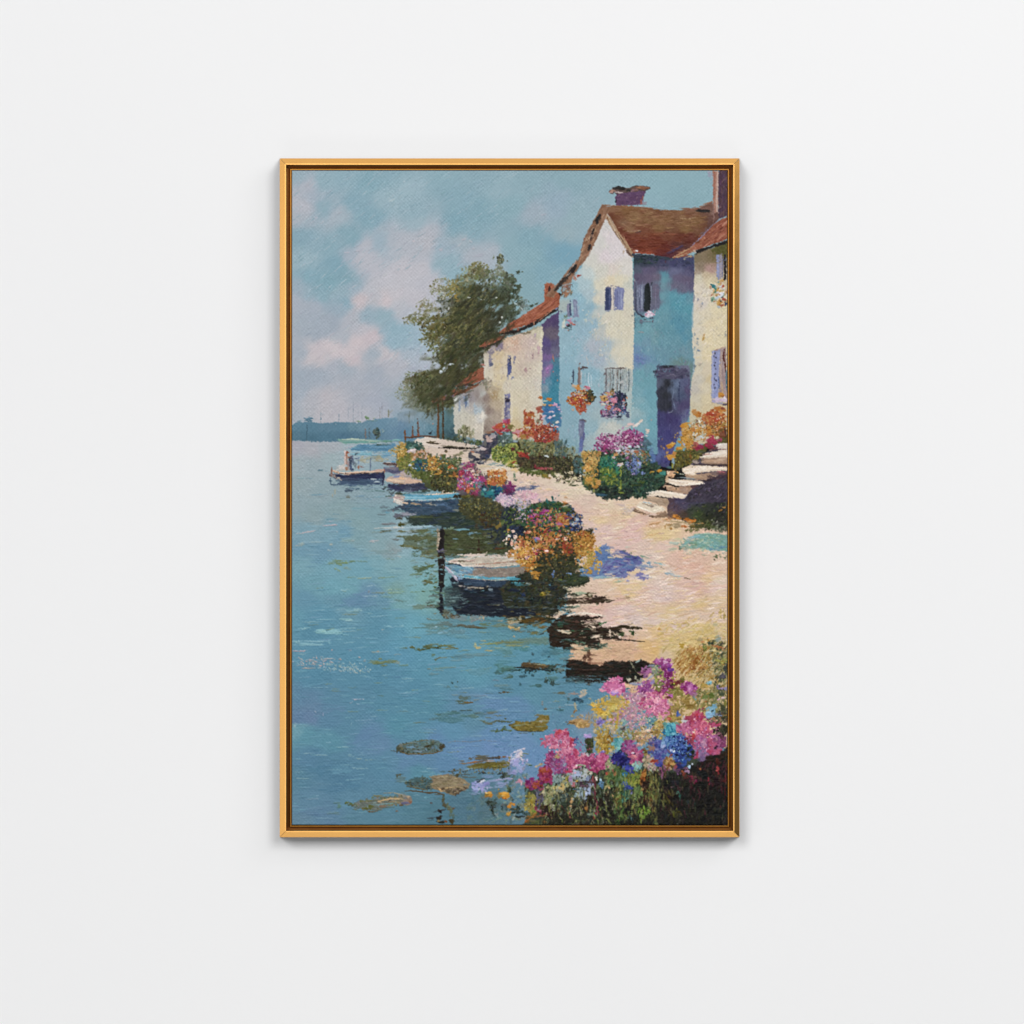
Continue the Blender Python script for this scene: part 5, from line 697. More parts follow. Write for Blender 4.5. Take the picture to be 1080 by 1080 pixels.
scp("780,960 1000,970 1000,1080 800,1080", 152, 17, 10, 50, 45, "1f6470 2c7c80 284c68 3c5c6c 345c50 2c3c54", al=.9); scp("990,960 1080,970 1080,1050 1000,1040", 49, 16, 11, 40, 45, "6c3c60 5c3454 803c64 4a3c5c", al=.95); spots("870 1030 40 24 2c7f88;890 1010 24 9 5ca0a4;840 1060 30 16 2c6c78;950 1010 34 24 22466a;960 990 14 14 2a5c80;930 1050 24 18 2f3c5c;1040 1000 30 24 702c50;1030 960 20 9 8a4c78;820 1000 20 14 7ca4ac;800 1040 20 24 4c8474;730 1050 24 30 7c3450;660 1060 40 20 6c6834;620 1070 30 20 54502c", ro=.4)
# rocks and bank below the houses
p("800,480 900,440 960,500 1000,560 900,640 860,700 800,760 680,740 660,660 760,600 820,560", '4a4c58', r=9, so=8, stv=12); scp("820,520 950,470 900,640 800,740 680,720", 76, 18, 9, 40, 30, "4a4a5c 3c3f50 6a6470 2f3444 5c5058", al=.8)
l("260,550 330,560 400,565", 16, '4a3f30', dry=.1); l("380,600 470,600 600,608 700,608 770,600", 22, '2f2a20', dry=.1); l("400,585 560,590", 8, '5c5844'); l("280,560 300,545 360,545", 12, '5c5038'); spots("720 630 40 14 8c8484;860 530 40 24 c0a49c 10;900 485 34 24 a49c9c;840 500 24 14 b4948c;800 610 40 18 c8b8b4 -24;760 620 24 14 b4acac;830 640 24 20 4c4450;740 670 44 24 bcaca0 -24;700 690 24 30 54545c;750 725 30 22 2a2c40;790 740 20 14 5c6474;680 660 14 20 4c4f54;840 680 24 14 3c4460;880 620 30 30 3a3c4c;700 640 20 12 b07458;870 455 40 14 8c6a58;820 560 14 40 6c6c68;710 600 30 9 9c9c94;770 590 24 9 5c6478", ro=.45)
l("200,540 260,510 350,520", 22, 'd8ccc0', dry=.2); l("230,570 320,590 420,600", 18, 'd4c4b8', dry=.2); spots("560 670 60 14 8c8468;520 690 24 9 5c5f4c;600 650 24 14 7c7c5c;400 670 14 9 a08870;640 630 30 7 70685c;840 715 60 9 8c7c58;900 760 60 14 8c9c9c;960 770 50 7 7c8c90;820 780 80 14 c4b498;800 830 40 16 b8b0a0", al=.9, ro=.5)
scp("880,620 960,560 1080,560 1080,790 980,740 890,710", 209, 16, 10, 50, 40, "6c7c3c 8c9440 5c6c34 7c8a48 4c5c38 a4a44c", al=.9); scp("940,480 1080,440 1080,580 960,580", 114, 17, 10, 50, 40, "566c64 6a7c74 4c5f5c 708478 445450", al=.9)
scp("900,400 1050,330 1060,420 960,470 900,430", 87, 16, 9, 30, 40, "c0502c b8443a c04c6c d06c7c a43840 cf6c34", al=.95); spots("1020 355 34 24 c44870;1000 340 20 12 cf7088;960 390 30 14 cf5c2c;940 410 30 12 b84428;1000 400 14 14 5c9a84;960 465 14 30 a8382c 60;1040 440 24 12 9c3444;900 450 20 10 8c5044;1060 410 30 20 6c5c34;1040 470 24 14 88a4b0;995 540 10 12 b4c0bc;900 470 24 14 8f9a9c", ro=.4)
# bushes under the main house, left group
org(535, 405)
p('-20,590 100,540 420,550 560,600 690,700 670,850 540,900 380,850 120,820 0,760', '4a4630', r=16, so=12, stv=12)
scp("-20,590 100,560 420,560 560,600 690,700 680,830 540,900 380,860 120,830 0,770", 494, 20, 10, 45, 40, "5c5f3c 4c4c30 6c6844 3c3c28 545436 74744c 444630", al=.95)
scp("-20,560 80,570 160,660 60,780 -20,760", 171, 16, 10, 50, 45, "8c9440 6c7c38 9ca44c 5c6c34 4c5830 a8a854", al=.9); scp("80,520 420,540 430,650 200,680", 171, 16, 9, 50, 45, "7c7c54 8c8c64 5c6c50 9a9468 6a7c6a 6c6844", al=.85)
scp("430,520 560,540 560,680 440,690", 95, 24, 10, 85, 12, "6c7c74 54686a 7c8a7c 5c706c 48605c", al=.8); scp("560,600 640,600 660,720 580,700", 49, 18, 9, 70, 30, "748c88 84948a 8c8c70", al=.8)
scp("440,690 690,690 680,900 540,900 420,800", 247, 13, 8, 40, 45, "38352a 2f2e24 45402e 54503a 3a3c2c", al=.9); scp("80,690 440,680 420,800 120,800", 171, 20, 9, 30, 40, "44402c 383626 504a34 5c5038 403030", al=.85); scp("620,700 700,700 690,840 640,860", 57, 14, 10, 70, 35, "4c6464 5c7474 3c4f50", al=.8)
scp("40,780 220,800 380,850 380,890 180,850", 76, 16, 7, 60, 30, "5c6434 6c7440 4c5430", al=.85)
scp("60,430 240,420 260,500 120,510", 95, 16, 10, 40, 45, "b8442c a83c28 c06048 cf8c8c b87c34 9c5c30", al=.95); scp("160,250 240,260 260,400 160,400", 76, 18, 9, 60, 40, "b8602c a84c28 c07c38 8c3c2c c0583c", al=.95); scp("220,390 420,390 480,480 400,560 260,540", 228, 16, 10, 45, 45, "a8402c b8482c 98382c c05c3c 8c3c34 b06c3c 7c3c30", al=.95)
spots("220 290 14 40 b4682c 70;205 340 30 24 b0482c;185 370 20 18 9c3430;300 240 30 34 b0604c;330 260 20 16 a85844;320 220 14 14 8c5c50;290 350 20 24 8a7c64;320 320 20 30 8c4c44;245 400 14 24 b46c30;230 470 24 34 b85c2c;150 500 34 24 a87838;100 450 24 24 c88c90;130 440 16 14 d4acac;60 460 20 9 b46c74;400 545 18 18 c03c34;350 540 24 14 a8404c;460 510 30 30 9c6454;370 490 34 24 a03830;310 430 34 30 b05030;330 440 14 24 c87c4c;300 490 14 16 c8b4a0;0 440 24 12 a03844;0 350 12 24 9c3c58;30 400 34 20 7c7444;200 410 30 10 c8b8a4;315 125 20 16 c46c20 -20;395 140 30 18 cf7828 -20;300 130 8 8 b45c34;350 195 20 14 c49860;410 200 20 14 cf844c;360 160 30 8 b4bca8;405 375 30 20 c8602c;440 410 20 8 c8b0b0;360 390 24 14 b05040", ro=.4)
p("330,210 400,180 500,190 510,400 440,420 380,380 340,280", '3a70a0', r=9, so=8, al=.75, stv=12); spots("390 240 50 20 386ca8;430 230 24 30 4c80b4;380 280 50 14 3f7aa4;420 300 24 20 2f6c94;470 300 40 30 447c98;450 360 30 30 4a7c90;460 190 24 14 d0a0bc -30;440 200 20 10 c88cb0;480 215 20 10 d4a8c0;490 240 14 10 cfa0b4;410 260 24 10 d8bcc8 10;430 265 14 9 e0c8cc;400 315 24 14 d4bccc 30;440 300 18 8 dcc8d0 20;345 300 20 16 ccaab8;330 330 14 12 c8a4b0;470 360 20 12 d0c4b8 30;470 405 26 12 d8b4bc;410 430 18 14 c8a0ac;510 320 8 8 c4a4b4;350 200 20 10 c8a068;410 200 24 10 cf8c50;510 260 10 6 bcb0c8;430 390 16 8 b8ccd0", ro=.4)
spots("50 615 24 18 6c3034;150 665 50 24 b0382c;110 650 30 14 b84430;185 680 20 24 a03430;130 680 20 14 9c3c34;30 740 50 14 a89c44 30;60 740 24 9 a84c34 30;360 800 70 14 a85458 -4;290 790 40 14 9c3c48;260 770 14 24 8a3c44;400 800 34 9 b46c68;370 680 24 9 c8d0d0 -20;540 695 14 12 7c4c48;440 620 8 40 8c8c64;380 570 70 8 8a8058 30;350 600 50 8 7c6c44 50;310 640 10 60 6c5c40 -20;610 800 9 20 a88c54;600 830 24 9 b0a084", ro=.45)
scp("440,830 700,840 740,900 600,960 460,910", 76, 14, 6, 20, 50, "c4b8a0 d0c4ac 5c5844 8c8468 3c3a2e", al=.9); spots("60 815 40 22 cfb484;70 870 14 40 7c8c74;75 910 20 14 4c6458;480 860 30 20 d8ccb8;500 880 14 9 d0b4a4;460 850 20 9 c0b494;640 890 30 14 c8c0a0;690 920 30 9 6c6c58;640 960 40 8 5c6048;620 930 14 14 7c7c64;570 920 24 9 6c6c4c;690 870 14 16 282420;480 930 40 8 a8a488;360 870 24 24 8c7c34;390 890 24 10 8c7044;290 870 34 9 c0ac8c;700 880 20 20 cfc4ac;740 940 50 14 c8c0b4", ro=.5)
p("40,1000 120,980 220,965 290,965 270,990 200,1010 80,1020", '6a7088', r=12, so=10, ang=8, stv=12, al=.9); spots("240 975 44 20 5c6484;120 995 60 10 747c94;150 1010 40 10 8a8ca0;230 940 30 9 9c948c -30;60 1030 30 20 5c5c74;310 990 20 8 c4b088;70 1060 24 20 4c605c;140 930 20 7 b4acac", al=.9, ro=.5)
sc(30, 980, 40, 50, 38, 16, 11, 40, 45, "6c2c58 803868 5c2c50 903c70", al=.95)
# drain post on the wall
p("680,340 700,328 740,340 725,400 730,500 715,620 690,640 680,600 690,480 675,440", '6f7490', r=7, so=6, ang=88, stv=12); spots("710 340 30 9 5c5a60;735 350 8 10 6a4c44;700 460 24 40 7c8098;700 560 18 60 5f6ca4;690 620 20 24 6474b0;740 550 18 60 94a4ac;720 500 8 50 5a608c;690 400 14 50 808aa0", al=.8, ro=.5)
# wall baskets
sc(690, 140, 120, 80, 133, 16, 10, 30, 45, "c46c2c b8442c cf8a34 c0582c a43c2c cf9c58 8c4c2c", al=.95); sc(780, 110, 50, 60, 76, 12, 9, 40, 45, "4a4430 3a3c2a 5c5c34 2c3028 6a4c34", al=.95); sc(700, 230, 50, 40, 41, 12, 9, 60, 45, "b84c2c c0683c a8442c", al=.95)
spots("670 30 34 24 cf8030;640 20 20 12 c4a078;760 35 30 20 cf8094;740 25 18 10 c45c6c;710 65 34 14 c06830;730 50 14 14 d49c7c;580 125 14 14 cf8430;570 160 14 10 c4702c;610 150 24 14 a83c3c;650 145 30 18 cf8820 -20;720 130 30 16 cf7c20;640 180 34 18 b8402c;690 160 34 24 b03424;600 110 14 10 9aa0b4;640 95 24 14 b4a4b4;680 100 24 10 a05c5c;780 80 24 24 4c4c34;740 170 24 14 6c3c2c;830 125 14 8 3c4034;800 130 14 20 6c5430;660 210 20 10 c0582c;710 240 24 20 b84c34;620 240 14 14 b49c88;690 280 14 10 b08478;760 200 24 9 8c8c8c;590 180 14 8 c4603c;750 110 9 9 a82c24", ro=.4)
sc(960, 150, 80, 90, 87, 15, 10, 30, 45, "c88c50 b0687c 8c6c84 5c5c74 cf9c54 a0587c 3c4458 c898a4", al=.95); sc(1040, 180, 70, 110, 133, 16, 11, 50, 45, "2c3448 3c4458 4a506c 242c3c 54587c", al=.95); sc(960, 270, 80, 50, 76, 14, 9, 30, 45, "5c5c7c 6c5474 8c8ca0 44445c a07c94", al=.95)
spots("925 135 34 30 cf9a50;920 150 20 12 c08838;985 140 20 24 4c80a8;1010 150 34 30 cf8098;1030 130 14 16 c06c80;990 80 20 34 8a7044;1000 50 14 14 5c5444;970 95 20 14 c88a4c;965 220 22 26 c8682c;1030 235 40 18 d09098 -10;1060 240 20 12 cf8094;890 265 12 24 8c3c5c;920 260 20 14 a07c9c;900 300 14 14 5c5474;1000 220 14 20 7c78b0;1060 100 24 40 2f3848;1070 200 20 40 3c4560;960 300 20 14 3f3f50;1000 310 50 9 74748c;940 320 24 9 9a9ca4;910 190 20 14 c8c4b4;1060 310 30 14 34384c;1110 130 24 50 2e3648;1110 240 24 40 44486c;1060 330 50 9 7c8c94;990 190 20 9 cfb0a0;1135 130 10 12 cf7038;1105 150 8 20 c8685c;1125 200 14 30 2c3040;1100 275 30 20 7088a8;1140 290 20 30 545a74", ro=.4)
# right-hand bush
org(650, 405)
p('-320,640 -160,650 -40,580 60,550 260,580 320,680 420,790 470,840 440,960 280,1050 100,1075 -120,1080 -320,950', '33443a', r=16, so=12, stv=12)
scp("-40,560 60,540 260,560 320,680 420,790 470,840 440,960 280,1060 100,1080 -120,1090 -330,960 -340,760 -280,640", 627, 20, 11, 50, 40, "34503f 44604c 2c4438 5c6c4c 3a4c3c 284038 4f6444 23382f", al=.95)
scp("120,760 430,790 440,960 280,1060 60,1080 -60,1000", 285, 18, 9, 50, 40, "2c3c34 34443c 243028 3f5c50 2f4a44 4a5c44", al=.85)
scp("-330,640 -140,640 -200,800 -310,830", 171, 14, 9, 50, 45, "c08c48 cf9c50 b07c38 a88c54 c4a468 8c7c44", al=.95); scp("-330,780 -160,800 -200,980 -300,960", 152, 15, 9, 50, 45, "a8803c c48c38 7c7444 5c6440 cf9c4c 8c7c3c", al=.9); scp("-160,700 -20,680 20,860 -120,900", 152, 18, 11, 50, 40, "2a6c5c 347868 24584c 3f7c5c 4c8458", al=.85); scp("-160,780 -20,800 20,960 -160,940", 133, 15, 9, 50, 40, "5c7038 7c8840 4c6434 8c8c40 3c5434", al=.85)
scp("-280,960 160,1000 120,1090 -100,1100 -260,1020", 133, 18, 9, 30, 40, "232d2a 2c3834 1f2624 344038", al=.9)
sc(-90, 560, 120, 100, 171, 14, 9, 40, 50, "984478 a8548c 8c3c6c c894b0 7c3c64 b4a4b4 6c5c64", al=.95); sc(20, 520, 60, 90, 76, 12, 8, 40, 50, "a4508c c490a8 8c4470 c0c0c4", al=.9); sc(150, 510, 110, 80, 247, 14, 9, 40, 50, "883868 98487c 7c3460 a86090 b888a4 6c2c58", al=.95); sc(40, 600, 90, 50, 76, 12, 8, 40, 50, "c0a4b4 c8c0c4 9c6c8c b0b8bc", al=.9); sc(140, 640, 140, 50, 125, 13, 8, 30, 50, "a0b0b8 c0bcc0 8c8c8c b87c4c b06c90 7c98a0", al=.9)
sc(170, 760, 80, 90, 125, 14, 8, 30, 50, "6c7cb0 7c8cc0 586898 8c9cbc 44507c 6a6c94", al=.9); sc(250, 700, 70, 70, 76, 12, 8, 50, 50, "8c6c54 5c6c54 a87c54 6c7c64", al=.85); sc(270, 570, 50, 60, 57, 16, 9, -40, 40, "5c6c7c 48586c 4c7078", al=.75)
spots("200 380 50 14 e0d4cc 30;230 350 24 12 dcc8b8 40;140 380 40 14 d8b4b0;100 400 20 9 cfbcb8;60 420 14 14 b08cac;30 440 14 12 a88ca0;295 445 20 24 dcc4b4;280 430 9 8 c8b8b0;285 490 16 9 c8c4c4;330 340 8 9 a8948c;60 340 9 9 a8acac;120 240 9 9 bca8b0;130 450 24 14 a85c98;90 500 40 9 d0b4c0 40;200 590 30 14 c0c8cc;130 590 20 16 bcd0d8;160 630 30 14 b8b8bc;110 640 20 14 c47444;190 640 30 14 a8603c;250 640 20 14 8c6448;100 700 20 14 b8709c;20 630 40 9 d0c8cc;0 660 14 20 c07840;40 765 30 18 d4b4a8 30;20 760 14 14 cf9c94;55 750 14 9 dcd0c8;40 830 9 60 8c9440;40 950 12 60 6c7c38;45 1030 30 14 7c8838;30 990 14 24 a4a454;160 850 20 12 a490c4 30;250 840 24 14 8090bc;210 750 30 12 98a8d0 -30;150 730 20 14 7c94c8;300 700 20 24 4c646c;330 830 16 14 a88030;410 820 24 16 cf8c28 20;350 830 9 9 b89438;440 850 30 24 4c8c84;400 870 40 20 3c604c;330 640 24 50 6484a4;350 700 24 50 5c74a8;330 720 14 50 506c90;500 790 30 14 4a6468;240 930 50 14 4c5c30;180 960 60 10 40502c;130 690 14 60 5c4c50", ro=.4)
org(535, 405)
spots("940 570 30 40 a04884;980 560 24 20 b05c94;920 610 14 30 a83c74;940 650 16 14 a42c60;890 520 30 14 a05c90;1000 600 30 20 8c5478;1040 520 24 30 a87898;1005 695 22 14 dcb4a4;1030 670 24 14 c89454;880 560 14 14 b4a0b8;860 550 14 9 9c6c94;1060 630 34 10 ccd0dc;1060 770 24 10 b8bcd0;820 610 9 14 c08ca8;860 935 30 24 cf9c58;840 920 14 14 c08c3c;780 910 34 24 c4903c;840 970 30 20 b07c34;770 800 34 30 cf9040;790 720 40 24 cf9c48;740 670 30 24 c49438;730 740 9 20 c8b080;850 720 30 24 c4a458;740 860 30 14 a8a89c;800 870 24 9 8a8474;730 820 14 14 9aa09c;990 640 24 12 7c5c64;930 760 14 30 206c5c;820 1010 14 20 8c8c58;890 1050 60 14 3c5c6c;780 980 14 30 4c4c30;960 830 9 40 a4a448;910 880 20 9 8c8c54", ro=.4)
# flowers beside the steps
org(650, 405)
p('560,640 780,590 1060,470 1060,560 940,560 840,640 740,740 640,780 560,820 540,740', '5c5630', r=12, so=10, stv=12)
scp("560,620 780,590 840,640 740,740 640,780 560,820 540,740", 209, 14, 9, 60, 40, "6a6430 5c5c2c 7c7438 4c4c2c 8c8038 4a4a34 6c5c2c", al=.95)
sc(850, 440, 200, 110, 114, 18, 12, 40, 50, "8c7c5c a08c6c b8a88c 7c6c44 9a9c90", al=.85); sc(930, 330, 110, 90, 209, 18, 11, 40, 50, "c06830 b85428 cf7c30 b04a2c c88a40 a8502c 8c4830", al=.95); sc(800, 440, 130, 100, 171, 16, 10, 40, 50, "cf8c34 b8b8a8 d0a458 c07c30 c8c4b8 a89c84 bcc0b8", al=.95); sc(960, 420, 90, 70, 133, 16, 10, 40, 50, "c4782c b06828 a8803c 8c6030 cf8c3c 6c5434", al=.95); sc(670, 500, 60, 110, 114, 17, 11, 60, 45, "cf9230 c48428 d0a048 b8782c a89068", al=.95)
spots("760 280 50 30 c87c28 -40;740 260 24 24 c08440;790 290 16 30 b86c24;650 390 50 24 cf8c24 24;630 400 24 20 c87c1c;700 370 20 9 d0a468;880 290 40 34 c0482c;940 340 50 40 bc4a28;900 360 50 30 b0582c;880 340 30 20 c85c30;970 300 30 30 c4622c;1000 240 40 30 cf8030;960 230 40 20 c07028;1010 230 24 14 8c4c34;990 95 34 26 cf8828;1000 110 24 10 b86c24;1000 150 60 24 c8b4c8;950 140 24 20 bcb0c8;1030 140 20 24 d4c8d4;920 160 24 20 a8a0c0;980 180 40 12 9c9cac;1030 190 30 14 5c5460;850 330 40 50 c06c34;780 440 40 24 cf8a2c;740 480 24 16 c8c4bc;800 500 30 14 bcc4c4;830 400 20 20 c8bca8;770 520 30 20 c0b4a4;870 440 40 40 c88028;880 480 34 24 c47428;720 430 30 24 c87c34;680 460 40 24 cf8c30;650 520 34 40 cf9028;690 560 40 30 c88428;640 480 20 14 c07c24;900 540 50 50 a82c4c;910 510 20 24 b83450;870 580 34 24 a03048;900 600 34 14 8c2c40;980 530 24 24 a4405c;770 600 50 30 a4304c;750 570 30 24 b05c54;800 590 24 20 983050;740 590 20 24 a85048;850 580 14 14 b03048;1030 460 14 60 5c3c34;1000 480 30 30 7c4c34;510 580 44 24 cf8c20 30;500 590 30 14 c07c1c;600 610 50 20 cf8a1c 10;540 560 24 9 d8a040;600 545 24 14 c88820 -20;575 610 14 14 b87020;520 690 50 30 cf9030;550 660 20 24 c88438;510 710 24 14 c4802c;480 650 14 14 b88440;540 740 12 50 8ca0b0;530 780 9 40 8c8c3c;580 465 9 9 b88c3c;560 480 9 9 a88440;550 505 9 9 a88448;580 510 9 9 9c8458;430 520 9 9 8c7060;425 590 12 14 7c6464;460 690 9 9 9c7c4c;450 610 9 9 a07c50;590 800 24 24 4c503c;600 780 30 14 5c5c34;610 470 14 30 8088a8;640 570 16 14 a0a4b4;700 620 50 9 8c7c44;700 680 20 40 7c5424 10;660 700 14 40 5c5428;740 640 24 24 5c5c34;800 640 34 14 4c5038;820 690 14 40 8c7c74;750 740 40 20 9c8c84", ro=.4)
# --- big bush leaning over the boat
org(535, 520)
p('60,220 150,150 260,90 440,70 580,110 700,240 690,340 830,400 810,500 700,570 650,740 780,800 740,870 560,900 540,1060 300,1100 -20,1090 -80,900 120,760 220,740 110,600 60,420 20,320', '35392b', r=16, so=12, stv=12)
p('-60,120 100,110 140,320 60,420 -60,420', '333c44', r=16, so=12, stv=12)
sc(-20, 70, 110, 60, 171, 14, 10, 40, 50, "c4a8b8 d0b8c4 b89cb0 dcc4cc a8a0b4 8c8c9c", al=.95); sc(170, 20, 120, 50, 171, 14, 9, 40, 50, "cfacb8 c49cac d8c0c4 c8a4b4 b8a4a8", al=.95); sc(140, 100, 90, 50, 95, 12, 8, 40, 50, "b0a8b4 c0acb4 7c8084 8c8448 b4b4bc", al=.9); sc(-50, 50, 50, 50, 57, 14, 10, 40, 50, "d0bcc8 c4acbc b8a4b8", al=.95)
scp("0,130 100,140 100,300 60,400 -20,400 -60,260", 171, 18, 11, 50, 40, "3c4830 4a5c38 2c3838 5c6c3c 28303c 344048", al=.95)
scp("120,180 260,100 440,80 580,120 640,260 560,360 300,380 140,330 80,260", 456, 18, 11, 50, 40, "34543f 2c4a3c 44643c 28403c 3c5c4c 54643c 243c38", al=.95)
scp("60,300 300,360 800,330 800,440 700,560 640,760 780,800 740,880 520,900 300,900 240,780 200,560", 627, 20, 11, 50, 40, "3a3c2c 44442e 303228 4c4a30 34382c 524c30", al=.95)
scp("120,760 560,740 560,900 520,1090 100,1100 -60,900", 380, 22, 10, 40, 40, "2a3028 343c2e 23282a 3c4434 2c3438 403c28", al=.9); scp("560,760 790,800 720,860 580,880", 95, 24, 8, 25, 20, "34402c 2c3828 3c4834 44503c", al=.9)
scp("560,180 700,200 710,330 600,360", 133, 15, 10, 50, 45, "343c60 44507c 2a3048 5c6c94 8c98ac 3c3f50", al=.95); scp("20,320 140,320 140,400 40,420", 57, 20, 11, 20, 40, "28344c 303c54 242c3c", al=.9)
scp("620,370 780,370 830,450 760,560 660,640 640,520", 285, 17, 11, 50, 45, "a8742c b87c30 9c6828 8c6430 c48c3c 7c5c2c", al=.95); scp("350,370 480,370 460,460 350,450", 106, 16, 10, 50, 45, "b07c30 c08834 9c6c2c 8c6c30", al=.95); scp("100,480 210,470 260,600 280,700 180,740 110,600", 228, 17, 10, 55, 45, "c8842c b8762c cf9840 a86824 d0a854 9c6c2c", al=.95); scp("220,740 310,750 290,810 240,800", 49, 17, 10, 50, 45, "b8802c a87028 c48c38", al=.95); scp("260,430 420,420 400,560 280,520", 152, 15, 9, 50, 45, "b08038 c08c44 8c6c34 a85c3c 6c6034", al=.9); scp("460,200 560,190 580,300 470,310", 106, 16, 10, 50, 45, "b87834 a86428 c0844c 9c5c2c cf9450", al=.95); scp("520,470 620,470 610,560 530,560", 76, 16, 11, 50, 45, "983c2c a84c2c 8c3828 b0602c", al=.95); scp("680,540 800,520 880,640 840,740 700,760 660,640", 133, 14, 8, 50, 45, "a8843c b89444 8c7c3c c4a04c 5c84a0 6c8454", al=.9)
p("840,530 900,500 980,505 960,560 1000,600 1080,600 1180,620 1220,680 1160,745 1000,780 900,800 760,800 700,790 700,740 800,700", '6078a8', r=14, so=10, al=.92, ang=10, stv=14); scp("850,520 960,510 960,620 880,700 720,780 860,620", 95, 22, 10, 30, 30, "5c7cb4 4f74a8 6c88b4 5a70a0", al=.8); scp("900,650 1160,620 1160,740 960,780 900,740", 95, 24, 9, 8, 20, "66649c 5c5890 7470a8 7c84ac", al=.8); spots("1000 570 60 14 d0bc9c -20;1060 600 50 16 cfbca8;1020 570 40 14 5c68a0;1040 560 24 9 a8a4a8;980 610 40 9 b8b49c;1000 800 80 9 9cb0ac -4;880 800 70 14 8cacb8;960 770 40 14 c0b8b0;760 780 60 12 6c94b4;700 730 24 20 4f84b4;720 750 24 12 4478b0", al=.9, ro=.5)
scp("760,510 880,490 900,700 840,770 720,760 760,640", 87, 13, 6, 55, 45, "c49a44 b88c3c d0ac58 a8803c", al=.95); spots("850 530 14 20 cfa854;870 650 24 10 c89c40;890 660 9 24 c49440;840 720 30 9 b88c34;780 750 24 12 b48434;860 760 9 14 c89c4c;820 600 14 30 c4963c;780 540 34 12 c0a060;800 650 30 9 c09038", ro=.4)
sc(400, 450, 300, 130, 120, 15, 10, 40, 50, "b87c34 c88c3c a85c34 c07048 8c6c34 b8603c cf9c50", al=.9); sc(170, 560, 110, 150, 90, 16, 10, 50, 45, "c8842c cf9840 b8702c d0a854 c47c58", al=.92); sc(740, 460, 100, 120, 70, 16, 10, 50, 45, "b07828 a8702c c08830", al=.9); sc(330, 260, 200, 110, 60, 14, 9, 40, 50, "b06c44 a84c6c 8c5c7c 5c7c4c c47c4c 98847c", al=.85)
spots("355 175 46 24 a03880 14;370 165 30 12 b8509c;330 190 24 18 8c2c70;360 200 30 9 c480b0;245 215 40 20 b04894 10;260 205 24 9 c878b0;210 220 14 14 a03c84;240 260 24 10 a84c78;280 250 9 18 b8547c;410 240 20 20 b04074;405 230 14 9 c46c94;545 90 24 18 c46c30;530 110 20 9 a85c2c;500 230 40 24 b87834;490 290 40 14 a8708c;520 270 30 20 b06438;370 340 34 12 b0442c 34;355 370 24 12 98382c 40;200 310 20 9 b05c30;200 370 30 20 c47454;175 375 14 16 a8584c;210 365 14 9 d8a48c;280 430 34 16 b480ac;270 450 14 20 5c80b0;255 420 14 9 8c6090;365 545 34 24 c06854;370 545 20 14 e4d0c8;350 530 24 12 b85c44;265 560 30 30 b8384c;275 545 24 20 d08c94;240 525 14 14 dcc0bc;260 570 14 10 c04c54;180 610 18 20 c0a0c8;175 620 14 9 a888b4;210 590 9 9 dca8b4;290 630 14 20 a84c2c;540 425 40 24 b85038;550 430 20 20 dcbcac;480 430 24 14 d8b8b0;480 410 24 18 b0482c;500 400 14 9 c8a090;570 360 24 16 b8a888;540 350 20 14 a88c5c;690 390 40 24 a84c24;680 410 30 14 8c4028;720 370 24 14 a85c2c;360 480 30 24 c4885c;350 450 24 12 c05c4c;150 480 20 30 a85c3c;140 460 12 16 b0583c;160 550 50 30 cf9434 40;150 560 14 20 dcac50;195 690 34 24 b87424;270 770 40 24 b87c28;130 650 12 30 b8741c -20;190 740 20 9 9c6428;560 520 40 30 983828;580 500 24 14 a85c2c;600 540 20 16 8c4434;650 650 8 40 b4783c;640 620 9 14 c8ac98;10 345 20 9 cf8830;50 360 24 14 d8bcb0;20 405 20 14 e0d8d0;75 420 24 24 dcc4b8;40 470 16 30 d09c88;85 510 24 20 d8b4a0;60 520 14 9 c8b8b0;90 480 14 14 cf8c58;40 550 40 14 b87c34;20 590 24 18 b0702c;40 445 9 9 c8a8a0;110 440 20 14 c47c5c;460 380 14 14 3c7c74;420 350 24 14 2c5c5c;410 500 20 14 4c7c5c;560 310 20 9 3c4c78;640 280 24 20 98a8bc;660 250 20 14 b0b4bc;620 300 14 14 d0d0cc;690 270 12 40 34406c;650 340 24 30 2c3450;780 250 9 9 c8a468;840 340 14 9 6c80a0;820 370 14 9 94a0b4;590 760 34 7 7088b0;430 775 14 24 5f78a8;440 740 9 14 6c84b0;400 870 12 14 4c7088;350 950 50 24 98822c 14;340 950 24 12 b89c38;320 960 24 9 5c5c20;200 860 30 14 8c9898;90 850 70 12 4a8c9c;100 870 40 10 3c7080;50 815 60 14 3c8ca4;150 960 30 24 2c3c58;140 1000 60 14 3a4a54;60 920 60 20 202838;460 580 8 30 8c6c2c;470 600 8 24 84682c;380 650 14 9 8c7834;500 820 24 9 5c6834;640 830 14 9 5c5c30;790 870 9 20 9c8464;170 740 14 9 503420;780 860 50 9 c8b4a4;550 900 30 14 c4c0a4", ro=.4)
l("425,30 435,90", 24, '2c5c58', dry=.1); l("370,60 385,100", 24, '346864', dry=.1); l("480,30 495,15", 10, '4c6864'); l("460,40 450,60", 9, '7c8c8c'); spots("550 40 18 12 c8a484;205 45 9 9 9c84a0;300 60 9 14 7484a0;310 75 9 9 8c7c94;600 120 9 14 3c5c6c;620 150 12 20 4a5870;600 170 14 9 5c7084", ro=.4)

